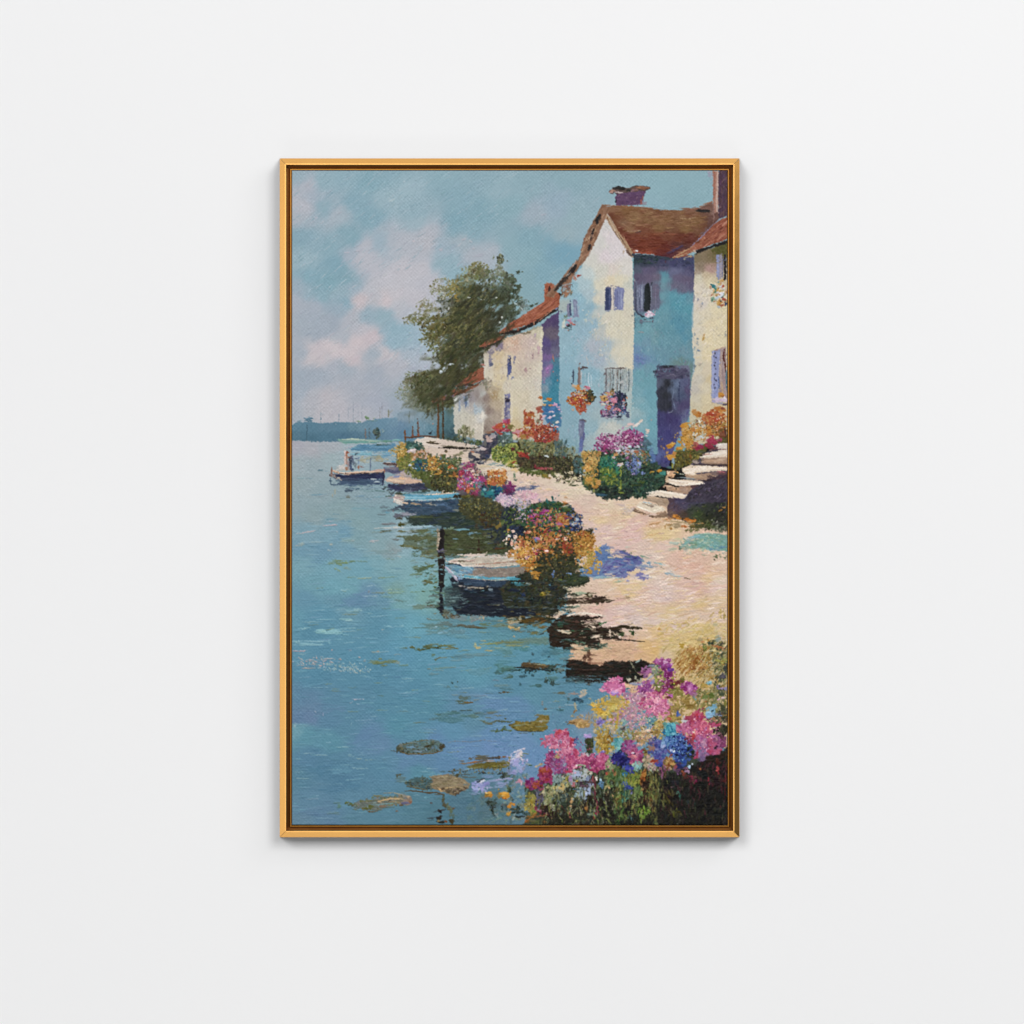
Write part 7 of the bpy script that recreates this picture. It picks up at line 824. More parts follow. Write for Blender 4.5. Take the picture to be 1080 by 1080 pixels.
spots("60 160 40 14 5c5c5c 30;75 155 14 9 2c2c34;140 165 24 12 c48c9c;295 180 24 14 dcc8b0;250 190 24 14 d0b898;130 230 16 20 9cacb4;330 200 20 9 6c5434;350 130 14 9 3c4c48;460 120 24 20 5c8c84;570 110 30 14 6c9088;500 70 24 16 c0584c;490 70 14 9 cf7c6c;650 80 30 34 b8b4bc;630 95 16 9 c8c8cc;580 20 12 34 3c5ca8;600 30 9 14 5c78b0;470 200 30 18 44a4bc;450 190 14 34 2470a0;540 140 24 24 58acc0;540 210 24 14 74b8cc;570 220 24 14 5c9cc4;480 160 24 20 3090a8;445 300 30 18 7ca0cc 40;450 330 30 12 a8b0d4 40;430 340 14 20 8ca0cc;480 270 24 14 6c94cc;545 375 12 16 d4e0f0;520 370 14 9 b0c0e0;610 370 50 9 1c2850 10;650 300 30 12 1c2444 30;570 415 20 16 182040;600 290 20 14 22305c 40;620 410 20 14 1e2850;550 340 40 9 2c4080 -30;700 370 40 9 2a3c80 30;590 470 30 20 2c3c8c;640 460 30 40 3450a4;690 460 14 20 4460b0;500 380 30 9 6c5460 -40;515 420 9 24 8c3c34 -40;520 410 14 12 a8502c;600 520 40 24 2c3060;640 510 24 20 3c5094;690 525 16 20 a8c4e0 -20;720 500 9 9 c0c8dc;670 570 30 14 a07c98;660 540 20 14 8c5c7c;470 380 24 16 6c68a8;380 360 24 14 7c7cb0;360 470 14 40 9c3c2c -80;365 490 20 24 a84c38;330 350 34 24 8c6c60;400 500 40 24 4c54a0;420 510 14 14 3c4490;160 400 20 14 3c1c44;155 395 14 9 dcd0dc;170 430 24 24 cf7888;175 420 14 14 d88c90;130 430 24 12 c06880;200 320 24 24 b0848c;210 310 14 9 dcac9c;50 450 30 14 1c1c50 20;80 470 30 12 201f58 20;20 420 30 20 2a2a70;60 500 34 14 1c1c4c;100 540 34 20 444cac;80 590 30 14 2c6ca8;70 600 14 12 3c80b4;150 580 24 14 3c4488;80 680 20 20 4c5ca8;130 720 24 20 3c4c90;145 770 14 24 74709c;60 690 14 9 3c4c94;20 350 24 24 7cb8b8;40 370 16 14 283044;50 330 14 9 2c4c54;0 120 20 50 b89c3c;10 40 16 40 c0a444;260 600 24 30 b0702c;255 640 20 14 98501c;270 680 50 9 1f1814 -30;300 640 14 60 2a1f18;300 700 40 9 34281f 40;240 660 14 20 4c2c1c;290 760 24 9 8c6438;250 740 14 14 a07848;330 560 30 9 a4b098 -40;350 540 50 9 b8ac9c -44;390 560 30 9 98a08c -40;370 520 30 8 98948c -44;320 500 24 12 98a894;730 240 20 34 c44048;740 185 14 24 e0a898;735 190 20 9 d8d0c8 40;760 40 14 30 cf3c54;800 60 24 24 b8345c;720 50 9 40 b84c5c;690 60 50 24 a8485c;660 230 40 9 d88894 -40;640 220 30 9 b05c68 -40;710 290 34 24 843c50;730 330 14 34 8c4c5c;765 400 14 40 b03c5c;750 440 24 14 b04468;830 300 24 50 b084a0;880 270 14 24 c0587c;930 310 34 14 b85078;890 380 40 24 c0446c;930 390 24 30 b8587c;940 345 14 14 2f2828;930 180 20 24 283028;960 170 20 34 24281f;970 210 24 14 8c5c6c;1000 240 14 24 6c3c50;1020 320 30 16 8c4870;960 130 30 14 c04468;890 30 50 30 84b0cc;880 10 34 14 98c4dc;920 20 20 9 6c98bc;990 40 24 9 7c88ac;920 70 24 14 a07c58;900 70 14 9 b08c68;980 70 14 14 8c6c54;810 440 24 40 7c648c;780 460 20 14 4c5464;830 460 20 9 6c5c74;795 545 12 12 a0602c;955 460 14 20 7c3c28;960 545 14 24 983c3c;950 560 9 9 b05048;965 580 9 24 843034;870 650 14 24 8c2c3c;880 690 9 14 7c2c38;720 640 40 30 6c2840;740 660 24 30 742c48;700 620 24 14 843448;750 620 14 9 8c4458;640 590 20 24 7c4034;620 570 14 14 8c4c30;660 620 30 20 5c3428;560 530 14 24 984c54;500 540 40 14 a89070 -20;530 500 24 14 c09454;460 590 14 40 543430;480 540 9 24 6c3c2c;590 790 16 40 3c6858 10;580 770 12 24 4c8470;600 830 9 24 34584c;600 730 40 14 3c2f30;530 720 24 8 5c4450;780 770 9 34 4c2430;1000 740 9 40 42202a;1035 640 9 60 5c2830;1030 770 10 70 44181c;1040 540 9 30 4a2028;680 860 16 24 303838;740 860 9 40 2c3834 20;600 1000 24 34 3c3c30;600 1045 14 14 6c6860 30;590 1060 24 7 8c8c84 40;540 980 14 30 5c5c28;570 940 9 24 7c8434;400 1040 30 24 24241f;120 1000 12 24 44686c -30;150 1040 9 34 4c6c70 -20;140 1020 9 20 5c7c7c;230 990 24 14 6f8c3c -20;260 930 14 34 7c9c34;290 1000 14 24 6c8840 50;300 960 9 30 6c8c30 -50;240 950 24 14 7c9444;220 920 14 14 5c7434;330 860 24 40 6c5434;400 880 24 60 2c2a20;230 850 30 30 3c3828;900 1010 40 7 2c2824 40;780 960 24 7 2a2622 40;930 880 14 30 241f20;890 830 40 9 1a1a1c 40;850 900 60 40 1b1a1a;960 960 60 60 181a1c;700 950 60 60 1e1d1b;800 700 50 50 1f1c1c;830 600 40 40 1c2020;950 660 40 40 2a1c20;880 460 40 40 2c221c;1000 420 40 40 34281f;960 480 20 30 4c2820;780 590 30 30 1f2220;520 640 60 40 1e2022;460 680 50 40 1f2220;560 680 40 30 1f2428;640 680 40 40 26221f", ro=.42)

org(0, 0, 1)
smear("520,770 640,710 700,690 770,670 770,872 520,872", 2200, 1.4, .75, 55, 35, off=1.6, jit=9, stv=12)
smear("310,720 560,740 520,872 310,872", 700, 5, .8, 2, 4, off=5, jit=4, al=.55)
# --- last accents, wet over the rest
org(0, 0, 1)
# tree: deeper heart
scp("470,345 500,300 540,310 542,345 510,380 490,425 452,432 470,385", 240, 5, 1.6, 48, 14, "383b28 42442e 34382a 4a4a30 3d3f2c", al=.5, ro=.6)
scp("440,425 452,400 478,405 470,432 450,440", 60, 4, 1.5, 50, 16, "3c3f2a 47492f", al=.5, ro=.6)
scp("455,330 500,300 530,310 500,360 470,370", 60, 3, .7, 48, 16, "7a7648 6a6a42 86805a", al=.6)
spots("494 313.5 2 .8 b8bcb4 10;507 315.5 .9 .6 aeb2a8;523 314 1.8 .8 c4c8be 20;529 334.5 1 1.1 c4c8c0;527 339.5 1.1 .9 bcc2bc;473 325 2 .9 b4b9b6 60;469 329 2.2 1 a9b2b2 60;464.5 391.5 1.7 1.6 c0cad0 30;468 388 2.2 1 b4c0c8 40;475 384 3.4 .9 b0bac0 10;459 383 1.4 1.2 b8c4ca;480 311 2 1 98803c;481 314 1.6 1 a0843a", ro=.5)
# eaves and valley of the big roof
org(650, 175)
l("155,845 240,850 330,858 430,870 530,885", 34, '39434e', dry=.25, taper=.1); scp("165,845 420,860 400,920 170,930", 40, 16, 8, 10, 30, "2c3c40 3a4a48 34404c 2a3436", al=.8); scp("420,880 735,880 735,960 420,950", 40, 18, 8, 8, 25, "484a68 3c4058 555874", al=.6)
p("885,470 960,430 975,500 900,580 850,610", '6c4c44', r=8, so=7, stv=14); l("980,500 900,570 820,660 720,750", 9, '8c88a4', al=.8); l("915,340 925,480 915,540", 14, '8c6c64', dry=.3); l("160,815 240,825 330,832", 12, 'a04c34', dry=.3); e(190, 806, 12, 9, 'dcd8e0'); l("600,495 680,500 750,488", 8, 'aa8c6a', dry=.2); scp("60,400 560,430 850,440 830,560 300,600", 60, 30, 3, 5, 8, "a07c58 6f4c34 947050", al=.6)
l("0,600 70,700 150,825", 16, 'b09270', dry=.3); l("20,650 90,760", 8, '6c5040', dry=.3)
# shaded-wall window and its flowers
org(650, 290)
l("180,95 182,330 200,365 245,385", 10, '474a5c', dry=.2); l("215,90 212,340", 7, '8f96ae'); l("238,100 240,330", 8, '9aa0b4', dry=.3); l("290,88 300,110 312,200 308,320", 26, '2a3033', dry=.05, taper=.3); l("335,100 338,320", 7, '5a5c70'); l("370,110 372,300", 8, '7a7890', dry=.3)
p("262,380 300,340 330,345 366,375 330,395 300,402 275,395", 'd8ccd8', r=7, so=6, stv=14); spots("282 372 16 9 d48ca8 30;345 368 20 7 d488a8 -30;305 350 12 7 e0bcc8;245 392 20 8 3c4648;335 408 22 6 4a4c5c;235 440 14 22 6c6c7c;345 440 8 12 646470;290 442 50 4 6c7c8c", ro=.4)
# gable windows
org(535, 290)
l("935,120 975,115", 10, '6c6c88'); l("940,130 950,325", 20, '3c4668', dry=.2, taper=.2); l("970,130 968,320", 12, '5a6488', dry=.2); l("995,115 998,325", 14, 'd4c8bc', dry=.3); l("1030,125 1030,325", 10, '6c7098', dry=.3); l("1055,130 1058,320", 12, '8c92b4', dry=.35); l("1085,135 1082,310", 10, '9ca2be', dry=.5, al=.8); spots("960 335 20 7 8c94a8;1090 330 20 6 a8acb8", ro=.5)
for u, c, wd in ((1030, '7c7470', 12), (1048, 'b4b0ac', 10), (1068, '8c8886', 9), (1088, '5f5c60', 8), (1108, 'bfc0ba', 10), (1130, '6c6462', 9), (1156, '7c8a90', 12), (1182, 'b4bcb8', 10)):
    l("%d,890 %d,1000 %d,1085" % (u, u+5, u-3), wd, c, dry=.6, al=.55)
l("1035,885 1090,878 1120,886", 14, '6c5e5a', dry=.3)
l("625,905 623,1020", 14, '4a5868', dry=.3); l("680,872 684,1040", 18, '84726c', dry=.25); l("688,890 720,872 755,885", 14, '5c5050', dry=.2); l("770,925 768,1000 782,1055", 7, 'c8d2d8', dry=.3); l("795,950 798,1050", 6, 'bcd0d8', dry=.3); l("740,920 736,1010", 6, 'a8bcc6', dry=.3)
scp("600,560 960,560 1000,860 620,860", 70, 14, 5, 60, 40, "a8b4c4 b8b8c4 9cbcc8 c4c0c0 88aec0", al=.5, ro=.6)
scp("700,320 1000,400 1080,850 900,800 760,500", 60, 14, 6, 70, 30, "d4ccb8 c8bfa8 dcd4c4 cfc2a0", al=.5, ro=.6)
scp("20,580 320,540 320,1080 20,1080", 110, 11, 5, 70, 40, "d8cdb8 bfae98 c8b4a4 dccfb8 b8a498 cdbfa0", al=.55, ro=.6)
org(420, 290)
scp("830,740 1060,620 1060,1400 880,1150", 130, 11, 5, 75, 35, "d4c8b0 b8a890 c4b098 d8caa8 a89890 d0c0a8", al=.55, ro=.6)
org(650, 290)
scp("180,360 700,220 700,860 180,1050", 150, 14, 6, 85, 30, "7aa8b4 5c8c9c 6e9eac 84a4ae 5a90a2 74889c", al=.5, ro=.6)
scp("750,20 1000,300 1020,660 760,900 740,500", 110, 14, 6, 55, 40, "dccfb4 c8b896 d4c0a0 c0b098 e0d6c4 b8b0a4", al=.5, ro=.6)
# lane: buttery ridges of light paint
org(0, 0, 1)
scp("560,510 640,520 730,560 766,590 766,640 640,640 650,590 600,540", 170, 4.5, .7, 6, 10, "e4d8c8 dccab4 e0cfc4 c8ac9c d8c098 c4a49c", al=.6, ro=.6, stv=12)
scp("640,605 766,600 766,665 640,660", 120, 6, .8, 8, 10, "e4d8ce dcc8b0 e0cfc8 c4a894 d4bc90", al=.6, ro=.6, stv=12)
scp("470,482 520,482 600,508 560,520 500,500", 60, 3, .8, 10, 14, "e0d4c4 c8b4a4 d8c8b4 bcaa9c", al=.7, ro=.6)
scp("690,655 766,645 766,690 700,690", 90, 3.5, .9, 18, 20, "d0b878 c4ac70 d8c898 b89c60 dcc8a8", al=.6, ro=.6)
# the broken shore: light between the dark stones, and their reflections
org(535, 635)
for s, w_, c in (("560,130 640,108 720,102 820,112 930,132", 20, 'e2d8ca'), ("470,120 520,110 560,90", 18, 'cdbcaa'), ("700,205 760,200 830,196 900,205", 12, 'c8b4a2'), ("505,268 560,282 600,285", 16, 'd0c0ac'), ("800,230 830,232", 24, 'd6c6b4'), ("800,335 835,322 865,322", 20, 'd8c8b6'), ("880,365 960,362 1080,365", 20, 'ccb098'), ("600,400 640,420 700,418 750,425", 14, 'c8b49c'), ("640,470 740,470", 24, 'cfb494'), ("560,30 660,20 760,22 860,30", 18, 'd8c4b4'), ("520,60 600,66 700,62", 12, 'c8b8a8'), ("1010,300 1070,310 1130,305", 22, 'c8b4a0'), ("968,255 978,330", 16, 'd8c8b8'), ("760,170 840,160 920,155", 12, 'c4ac98')):
    l(s, w_, c, dry=.35, al=.95, stv=12)
spots("560 170 50 9 54403a;640 185 60 8 5c443a;600 320 50 8 4a3a30;700 330 70 7 5a4434;720 290 40 9 3c4a3c;560 360 50 12 2f4238;650 370 60 10 34483c;470 300 30 9 4c3c30;900 300 40 9 4a3c30;1000 250 60 9 4c3a2e;760 255 40 8 3a5040;880 205 20 14 3c6440;620 590 60 7 503c30;760 640 60 7 44342a;900 640 70 7 3f3228;700 700 60 8 2f3c34;850 710 70 8 34302a;1000 680 60 8 40342c;640 660 50 7 3a3028;420 430 50 9 3f5a5c;470 450 60 8 54747c;560 470 40 9 587c84;600 755 50 7 4c6a74;700 760 60 7 54707a;820 765 50 6 5c7480;560 440 30 10 3c5450", ro=.6, al=.85)
org(0, 0, 1)
smear("590,648 690,648 690,720 590,720", 160, 2.4, .6, 4, 12, off=2, jit=8)
scp("480,612 600,612 600,650 480,645", 60, 4, .7, 3, 8, "46505c 3c4650 56646c 2a3038 607078", al=.6, ro=.6)
scp("430,580 520,560 520,590 440,605", 50, 4, .7, 4, 8, "5c6448 6c7458 4a5238 7c8c88", al=.6, ro=.6)
# near bush: small bright touches
org(535, 520)
sc(420, 440, 330, 150, 150, 9, 6, 40, 50, "d09444 c47c30 c89040 b8582c cf7850 e0b8a0 a8442c c8a468", al=.95, stv=16)
sc(330, 230, 210, 110, 90, 8, 5, 40, 50, "7c9c5c 5c8c6c b06084 c46c98 d08c58 9cac6c 4c7c84", al=.9, stv=16)
sc(180, 580, 110, 150, 70, 9, 6, 50, 45, "cf9038 cf8c30 c8a050 c06838 e0c090", al=.95, stv=16)
sc(740, 470, 100, 130, 60, 9, 6, 50, 45, "cf9840 c07c2c a86428 d8a858", al=.95, stv=16)
sc(460, 680, 240, 150, 90, 12, 6, 50, 40, "5c5c3c 6c6844 484c34 7c7450 3c3f2c", al=.8, stv=14)
sc(40, 470, 90, 120, 30, 10, 7, 40, 50, "e0d4c8 dcb8a8 d8a888 c87c58", al=.95)
sc(300, 880, 260, 130, 70, 16, 6, 20, 40, "3c4434 4c4c34 2c3430 4a5a58 5c5430", al=.7)
# the other beds: small touches
org(420, 405)
sc(370, 780, 160, 100, 70, 8, 5, 45, 50, "d09440 c47c2c c89444 c8c0a8 a8a85c", al=.95, stv=15); sc(680, 900, 130, 130, 100, 8, 5, 40, 50, "d070a0 c04c80 dc90b0 c84c54 cf8858 e0c0b8 8c7ca8", al=.95, stv=15); sc(940, 900, 90, 80, 40, 8, 5, 40, 50, "dc9448 cf7430 cfa068 b85c30", al=.95); sc(430, 930, 130, 90, 60, 10, 5, 45, 40, "5c5c38 6c6c44 3c3c28 7c7848", al=.8); sc(980, 660, 110, 100, 60, 9, 5, 45, 45, "a8b058 8c9c48 bcb868 6c7c40", al=.9)
org(535, 405)
sc(330, 440, 150, 80, 90, 8, 5, 40, 50, "cf5c3c dc7c54 b83c2c cf9464 8c3030", al=.95, stv=15); sc(690, 130, 110, 80, 60, 7, 5, 40, 50, "e09440 c46434 dcb468 b83428 e0b8b0", al=.95); sc(1010, 200, 120, 120, 70, 7, 5, 40, 50, "d89458 d888a0 a898c0 c8b0b8 4a5070 cf6858", al=.95); sc(400, 620, 230, 100, 90, 9, 5, 45, 45, "8c8c5c 74784c 5c6044 a09868", al=.75); sc(420, 760, 260, 70, 90, 9, 5, 40, 45, "5c5438 3c3828 6c6040 2f2c20", al=.8)
org(650, 405)
sc(140, 520, 130, 90, 90, 7, 5, 40, 50, "c070a4 a84884 d8a0c0 8c3468 dccad0", al=.95, stv=15); sc(-80, 580, 110, 100, 70, 7, 5, 40, 50, "c070a4 a84884 d8a0c0 8c3468 d8ccd4", al=.95); sc(100, 720, 250, 120, 110, 8, 5, 45, 50, "6c9480 547c6c 8ca0c8 7c8c5c a0a0b0 3c5848", al=.85, stv=14); sc(180, 930, 230, 110, 90, 10, 5, 50, 45, "3c5848 4c6450 2c4038 5c7458", al=.8); sc(-240, 760, 80, 150, 60, 8, 5, 45, 45, "dcac58 cf9840 c0b070 b07c38", al=.95); sc(900, 380, 150, 140, 110, 8, 5, 40, 50, "cf8438 bc5828 c04828 c89a50 d8d0c0 e0a040", al=.95, stv=15); sc(680, 520, 80, 120, 50, 8, 5, 45, 50, "cf8f2c d08c28 c8a050 c07c30", al=.95)
for s in ("800,690 1050,655", "640,815 860,800 1040,800", "640,842 740,850", "480,905 650,935", "640,955 830,938"):
    l(s, 20, 'e6dcd0', dry=.4, al=.95, stv=12)
org(650, 405)
for s in ("285,1030 400,1015 520,1035 650,1055", ):
    l(s, 22, 'e6dcd0', dry=.35, al=.95, stv=12)
# dark corner: stems and dying blooms
org(650, 750)
for i in range(130):
    u = 420+RNG.random()*620; v = 600+RNG.random()*420
    e(u, v, 5+4*RNG.random(), 18+30*RNG.random(), ['4a3034', '3c2428', '4a4a34', '34402c', '3c3830', '5c3038', '2f3430', '544c38'][RNG.integers(8)], .6, RNG.normal(0, 14), .6)
for i in range(120):
    u = -20+RNG.random()*430; v = 560+RNG.random()*480
    e(u, v, 5+3*RNG.random(), 16+26*RNG.random(), ['7c8c50', '5c6c3c', '94944c', '4c5c34', '3c4430', '6c7858', '8c7c48'][RNG.integers(7)], .7, RNG.normal(0, 16), .6)
org(535, 750)
for i in range(120):
    u = 330+RNG.random()*740; v = 690+RNG.random()*350
    e(u, v, 5+3*RNG.random(), 14+26*RNG.random(), ['7c8058', '5c6848', '98946c', '4c5438', '343a2c', '6c7c70', '8c7458', 'a0a088'][RNG.integers(8)], .7, RNG.normal(0, 18), .6)
sc(560, 420, 260, 200, 120, 8, 5, 45, 50, "dc90a8 cf6c90 a83c68 e0a8b8 c04c70 b88cb0", al=.92, stv=16); sc(870, 470, 130, 90, 50, 8, 5, 45, 50, "dc8cb0 c8588c 983068", al=.92)
org(650, 750)
sc(600, 330, 130, 140, 90, 8, 5, 45, 45, "6c8cd0 4c6cc0 84a0d8 2c4090 283460 7cb4d0", al=.92, stv=16); sc(810, 210, 160, 170, 120, 8, 5, 45, 45, "e08cac d8688c b84470 e4a8bc c05c88 a06ca0", al=.92, stv=16); sc(250, 160, 220, 140, 90, 8, 5, 45, 45, "dcc4a8 c8a878 d8a0b8 a8b8a8 c0c0b0 8c9c6c", al=.9, stv=16)
org(650, 635)
sc(300, 930, 260, 160, 140, 8, 5, 45, 45, "e8a8c0 dc84a8 c46c98 d8b8c0 b890b0 e4c0c8", al=.92, stv=16); sc(470, 680, 90, 160, 60, 8, 5, 45, 45, "c478b0 a04c94 7c2c68 d0a0c8", al=.92); sc(850, 650, 190, 240, 150, 9, 4, 50, 30, "d0b068 c09848 a87c38 8c6828 c8b884 7c7c4c", al=.85, stv=14)

# dark gaps between the blooms
D = "3a3428 46382a 2f3830 3c3f2c 2c2c28 4a3a2e"
org(535, 520); sc(420, 400, 330, 230, 150, 7, 4, 50, 45, D, al=.85); sc(420, 620, 250, 120, 60, 9, 5, 50, 45, D, al=.8); sc(190, 600, 100, 140, 34, 6, 4, 50, 45, "7c5426 5c4420 46382a", al=.85); sc(740, 480, 90, 120, 34, 6, 4, 50, 45, "7c5426 5c4420 46382a", al=.85)
org(420, 405); sc(400, 800, 180, 110, 60, 6, 4, 50, 45, D, al=.85); sc(690, 920, 150, 140, 70, 6, 4, 50, 45, D+" 3c4c54", al=.85); sc(940, 900, 90, 80, 24, 6, 4, 50, 45, "6c4424 4c3a28", al=.85); sc(980, 660, 110, 110, 50, 7, 4, 50, 45, "3f4c2c 34402c 4c5430", al=.85)
org(535, 405); sc(330, 460, 160, 100, 80, 7, 4, 50, 45, "5c2c24 4a3428 6c3c2c 4c4c38", al=.85); sc(690, 130, 110, 80, 40, 6, 4, 50, 45, "5c3424 4a3a28 3c3c2c", al=.85); sc(1010, 200, 120, 120, 40, 6, 4, 50, 45, "34384c 44384c 2c3040", al=.85); sc(330, 640, 300, 110, 120, 9, 5, 60, 40, "4c4c34 3c3c28 5c5840 34382a", al=.75)
org(650, 405); sc(30, 550, 250, 120, 90, 6, 4, 50, 45, "5c2c4c 4c3c48 44384a 6c4460", al=.8); sc(60, 760, 300, 160, 130, 7, 4, 60, 45, "24382f 2c4034 1f2f28 34443c", al=.8); sc(-240, 780, 80, 170, 40, 6, 4, 50, 45, "6c5a30 5c5c34 7c6434", al=.85); sc(880, 420, 180, 160, 90, 7, 4, 50, 45, "7c4a24 6c3c24 5c4a30 8c5c2c", al=.85); sc(680, 540, 80, 130, 36, 6, 4, 50, 45, "7c5a28 6c5430", al=.85); sc(690, 700, 120, 90, 50, 7, 4, 60, 40, "3f3f24 4c4828 34341f", al=.85)
org(535, 750); sc(560, 430, 260, 200, 80, 6, 4, 50, 45, "7c2c54 6c3054 5c3c50 8c3c5c", al=.8); sc(660, 760, 380, 160, 150, 8, 4, 70, 30, "2c2c24 34342c 24241f 3c3428 2f3a30", al=.85)
org(650, 750); sc(600, 340, 130, 140, 60, 6, 4, 45, 45, "1f2858 243064 1c2448", al=.85); sc(820, 210, 160, 190, 80, 6, 4, 50, 45, "7c2c4c 6c2c48 8c4464", al=.8); sc(240, 170, 230, 150, 70, 6, 4, 50, 45, "7c5c48 6c5c3c 8c6c5c 5c6450", al=.8)
org(650, 635); sc(290, 940, 270, 160, 80, 6, 4, 50, 45, "9c5474 8c5470 7c6470 a45c7c", al=.8); sc(860, 640, 190, 260, 120, 7, 3, 50, 30, "6c5024 5c4c28 4c4c30 7c5c2c", al=.8)

# things still to place
org(535, 750)
p("25,135 80,92 150,102 260,88 300,42 390,36 396,84 368,120 380,160 340,190 100,190 40,158", '7a6c36', r=9, so=8, ang=4, stv=16)
scp("40,135 100,100 380,130 340,185 100,185", 50, 15, 6, 4, 30, "8c7c40 6a5c2c 98884c 5c5430 7c7440", al=.85); scp("270,50 390,40 380,90 290,100", 20, 13, 7, 20, 40, "98884c 8a7a44 a8946c 7c6c3c", al=.85)
l("60,180 200,192 340,188", 9, '4c4a34', dry=.3); spots("240 215 8 14 5c7468;150 205 60 6 6a7c84;10 175 30 7 6c7468;315 95 20 12 a89c88", ro=.5)
spots("260 950 14 12 6c8438;240 940 10 14 7c9444", ro=.5)
for i in range(260):
    u = 330+RNG.random()*1700; v = 830+RNG.random()**.6*240
    e(u, v, 8+8*RNG.random(), 14+24*RNG.random(), ['2a2620', '24221e', '2c2a22', '302a24', '26281f', '1e1d1b', '3a3a28'][RNG.integers(7)], .6, RNG.normal(0, 16), .6)
for i in range(60):
    u = 330+RNG.random()*1100; v = 850+RNG.random()*200
    e(u, v, 4+3*RNG.random(), 16+26*RNG.random(), ['6c7c40', '8c9450', '5c6838', '7c6c48', '8c8c70'][RNG.integers(5)], .7, RNG.normal(0, 20), .6)
org(420, 520)
p("560,60 700,20 900,60 1000,120 960,260 820,320 660,240 580,170", '46452e', r=18, so=16, al=.85, stv=14)
scp("570,70 900,50 1000,140 940,280 700,240", 130, 11, 6, 45, 40, "5c5a34 6a6438 3c3c28 74704a 4a4430 2f3428 7c7040", al=.85); sc(720, 100, 170, 70, 40, 8, 5, 45, 45, "8c8048 7c7440 a0905c 6a7048", al=.8); scp("760,180 980,180 900,320 780,300", 50, 13, 7, 20, 40, "4a3424 5a4028 38302a 2c3440", al=.8)
org(420, 405)
sc(25, 630, 55, 90, 110, 10, 6, 60, 40, "cf9c3c c08c30 d8ac58 a87c30 8c7c38", al=.95); sc(-40, 640, 60, 40, 30, 9, 5, 20, 40, "cf9c3c d8ac58 b88834", al=.9); sc(60, 740, 80, 70, 70, 10, 6, 50, 40, "6c7438 7c8040 5c6434 8c8c48", al=.9)
org(650, 635)
l("-10,240 60,228 130,240 240,246", 34, '38301f', dry=.3); l("-10,360 60,355 140,362 265,374", 16, '40382c', dry=.35); spots("45 305 34 20 3c4c30;155 292 22 24 34482c;100 300 20 20 d0bcb0;30 325 14 14 d8c8bc;190 310 24 14 cdb8a8;130 275 14 12 6a7454", ro=.5)
org(650, 520)
sc(860, 460, 230, 80, 90, 16, 6, 8, 20, "8ab0a8 7aa49c 9cb8a4 6c9c9c b0b8a4 8cac98", al=.75, ro=.55); sc(690, 480, 90, 80, 40, 13, 6, 10, 30, "b8b4a0 a8b4a8 c8b8a4 8ca49a", al=.8, ro=.55); scp("640,520 1050,545 1050,600 640,580", 50, 16, 6, 4, 15, "cfb8a8 d4bcae c8ac9c 9cac9c d8c4b4", al=.85, ro=.55)
org(0, 0, 1)
smear("720,555 768,555 768,595 720,595", 120, 2.2, .7, 8, 16, off=2.2, jit=6)
smear("375,465 415,465 415,486 375,486", 90, 2.2, .6, 3, 10, off=3, jit=5)

# softened window, looser bush, broken bank, paler water
org(535, 290)
sc(1112, 990, 85, 95, 80, 13, 6, 82, 14, "a8b4b8 b6bab6 98a8ae 8e9698 b4bcc0", al=.55, ro=.6)
l("1050,890 1052,960", 8, '6c6664', dry=.5, al=.7); l("1095,885 1098,1060", 8, '66686a', dry=.5, al=.6); l("1150,900 1152,1000", 9, '6c7880', dry=.5, al=.6)
org(535, 520)
sc(400, 270, 250, 150, 90, 12, 8, 40, 50, "c07c38 b05c30 a84c74 c8984c 8c5c38 b87454 9c4868", al=.9, stv=15); sc(430, 430, 320, 110, 110, 9, 6, 45, 45, "44543a 3c4a34 5c5c38 4a4030 34402f", al=.85); sc(400, 590, 230, 90, 50, 10, 6, 45, 45, "a8702c 8c5c2c b8803c 6c5c30", al=.85); sc(640, 300, 90, 120, 30, 10, 6, 45, 45, "8c98ac b07c48 4c5c44 c8a878", al=.85); sc(130, 190, 110, 90, 46, 11, 6, 45, 45, "c4acb8 8c8450 b09cac 5c6c44", al=.85)
org(535, 635)
for i in range(46):
    u = 440+RNG.random()*560; v = 140+RNG.random()*270; w_ = 25+60*RNG.random()
    c = ['c8b8a6', 'd2c2ae', 'b8a494', 'bcac98'][RNG.integers(4)] if u > 640 else ['4c6c74', '6c8c94', '3f5a58', '5c5440'][RNG.integers(4)]
    l("%d,%d %d,%d" % (u, v, u+w_, v+RNG.normal(0, 5)), 7+5*RNG.random(), c, dry=.55, al=.8)
for i in range(36):
    u = 500+RNG.random()*420; v = 690+RNG.random()*80; w_ = 25+70*RNG.random()
    l("%d,%d %d,%d" % (u, v, u+w_, v+RNG.normal(0, 4)), 7+5*RNG.random(), ['4c6c78', '5c808c', '34484c', '6c8c98'][RNG.integers(4)], dry=.55, al=.75)
for i in range(30):
    u = -60+RNG.random()*480; v = 40+RNG.random()*200; w_ = 30+70*RNG.random()
    l("%d,%d %d,%d" % (u, v, u+w_, v+RNG.normal(0, 5)), 7+6*RNG.random(), ['5c7478', '6c6440', '7c7450', '4a5c5c', '86989a'][RNG.integers(5)], dry=.55, al=.7)
org(0, 0, 1)
scp("309,560 420,560 440,640 560,700 620,740 520,800 420,850 309,860", 150, 7, .6, 2, 3, "7cacbc 8cb4bc 6c9cb0 9cb8b8 6a94a8 7c9cb4", al=.45, ro=.65, jit=3)
scp("330,560 460,600 560,720 540,790 420,800 330,720", 40, 6, .7, 3, 5, "7c8c74 6c8478 848c6c 6a7c74", al=.5, ro=.65, jit=3)
org(305, 405)
spots("700 536 220 12 7c9c9c;620 600 60 8 7ca4b4;840 600 120 9 6c94ac;1000 620 80 9 7ca4b0", al=.6, ro=.6)
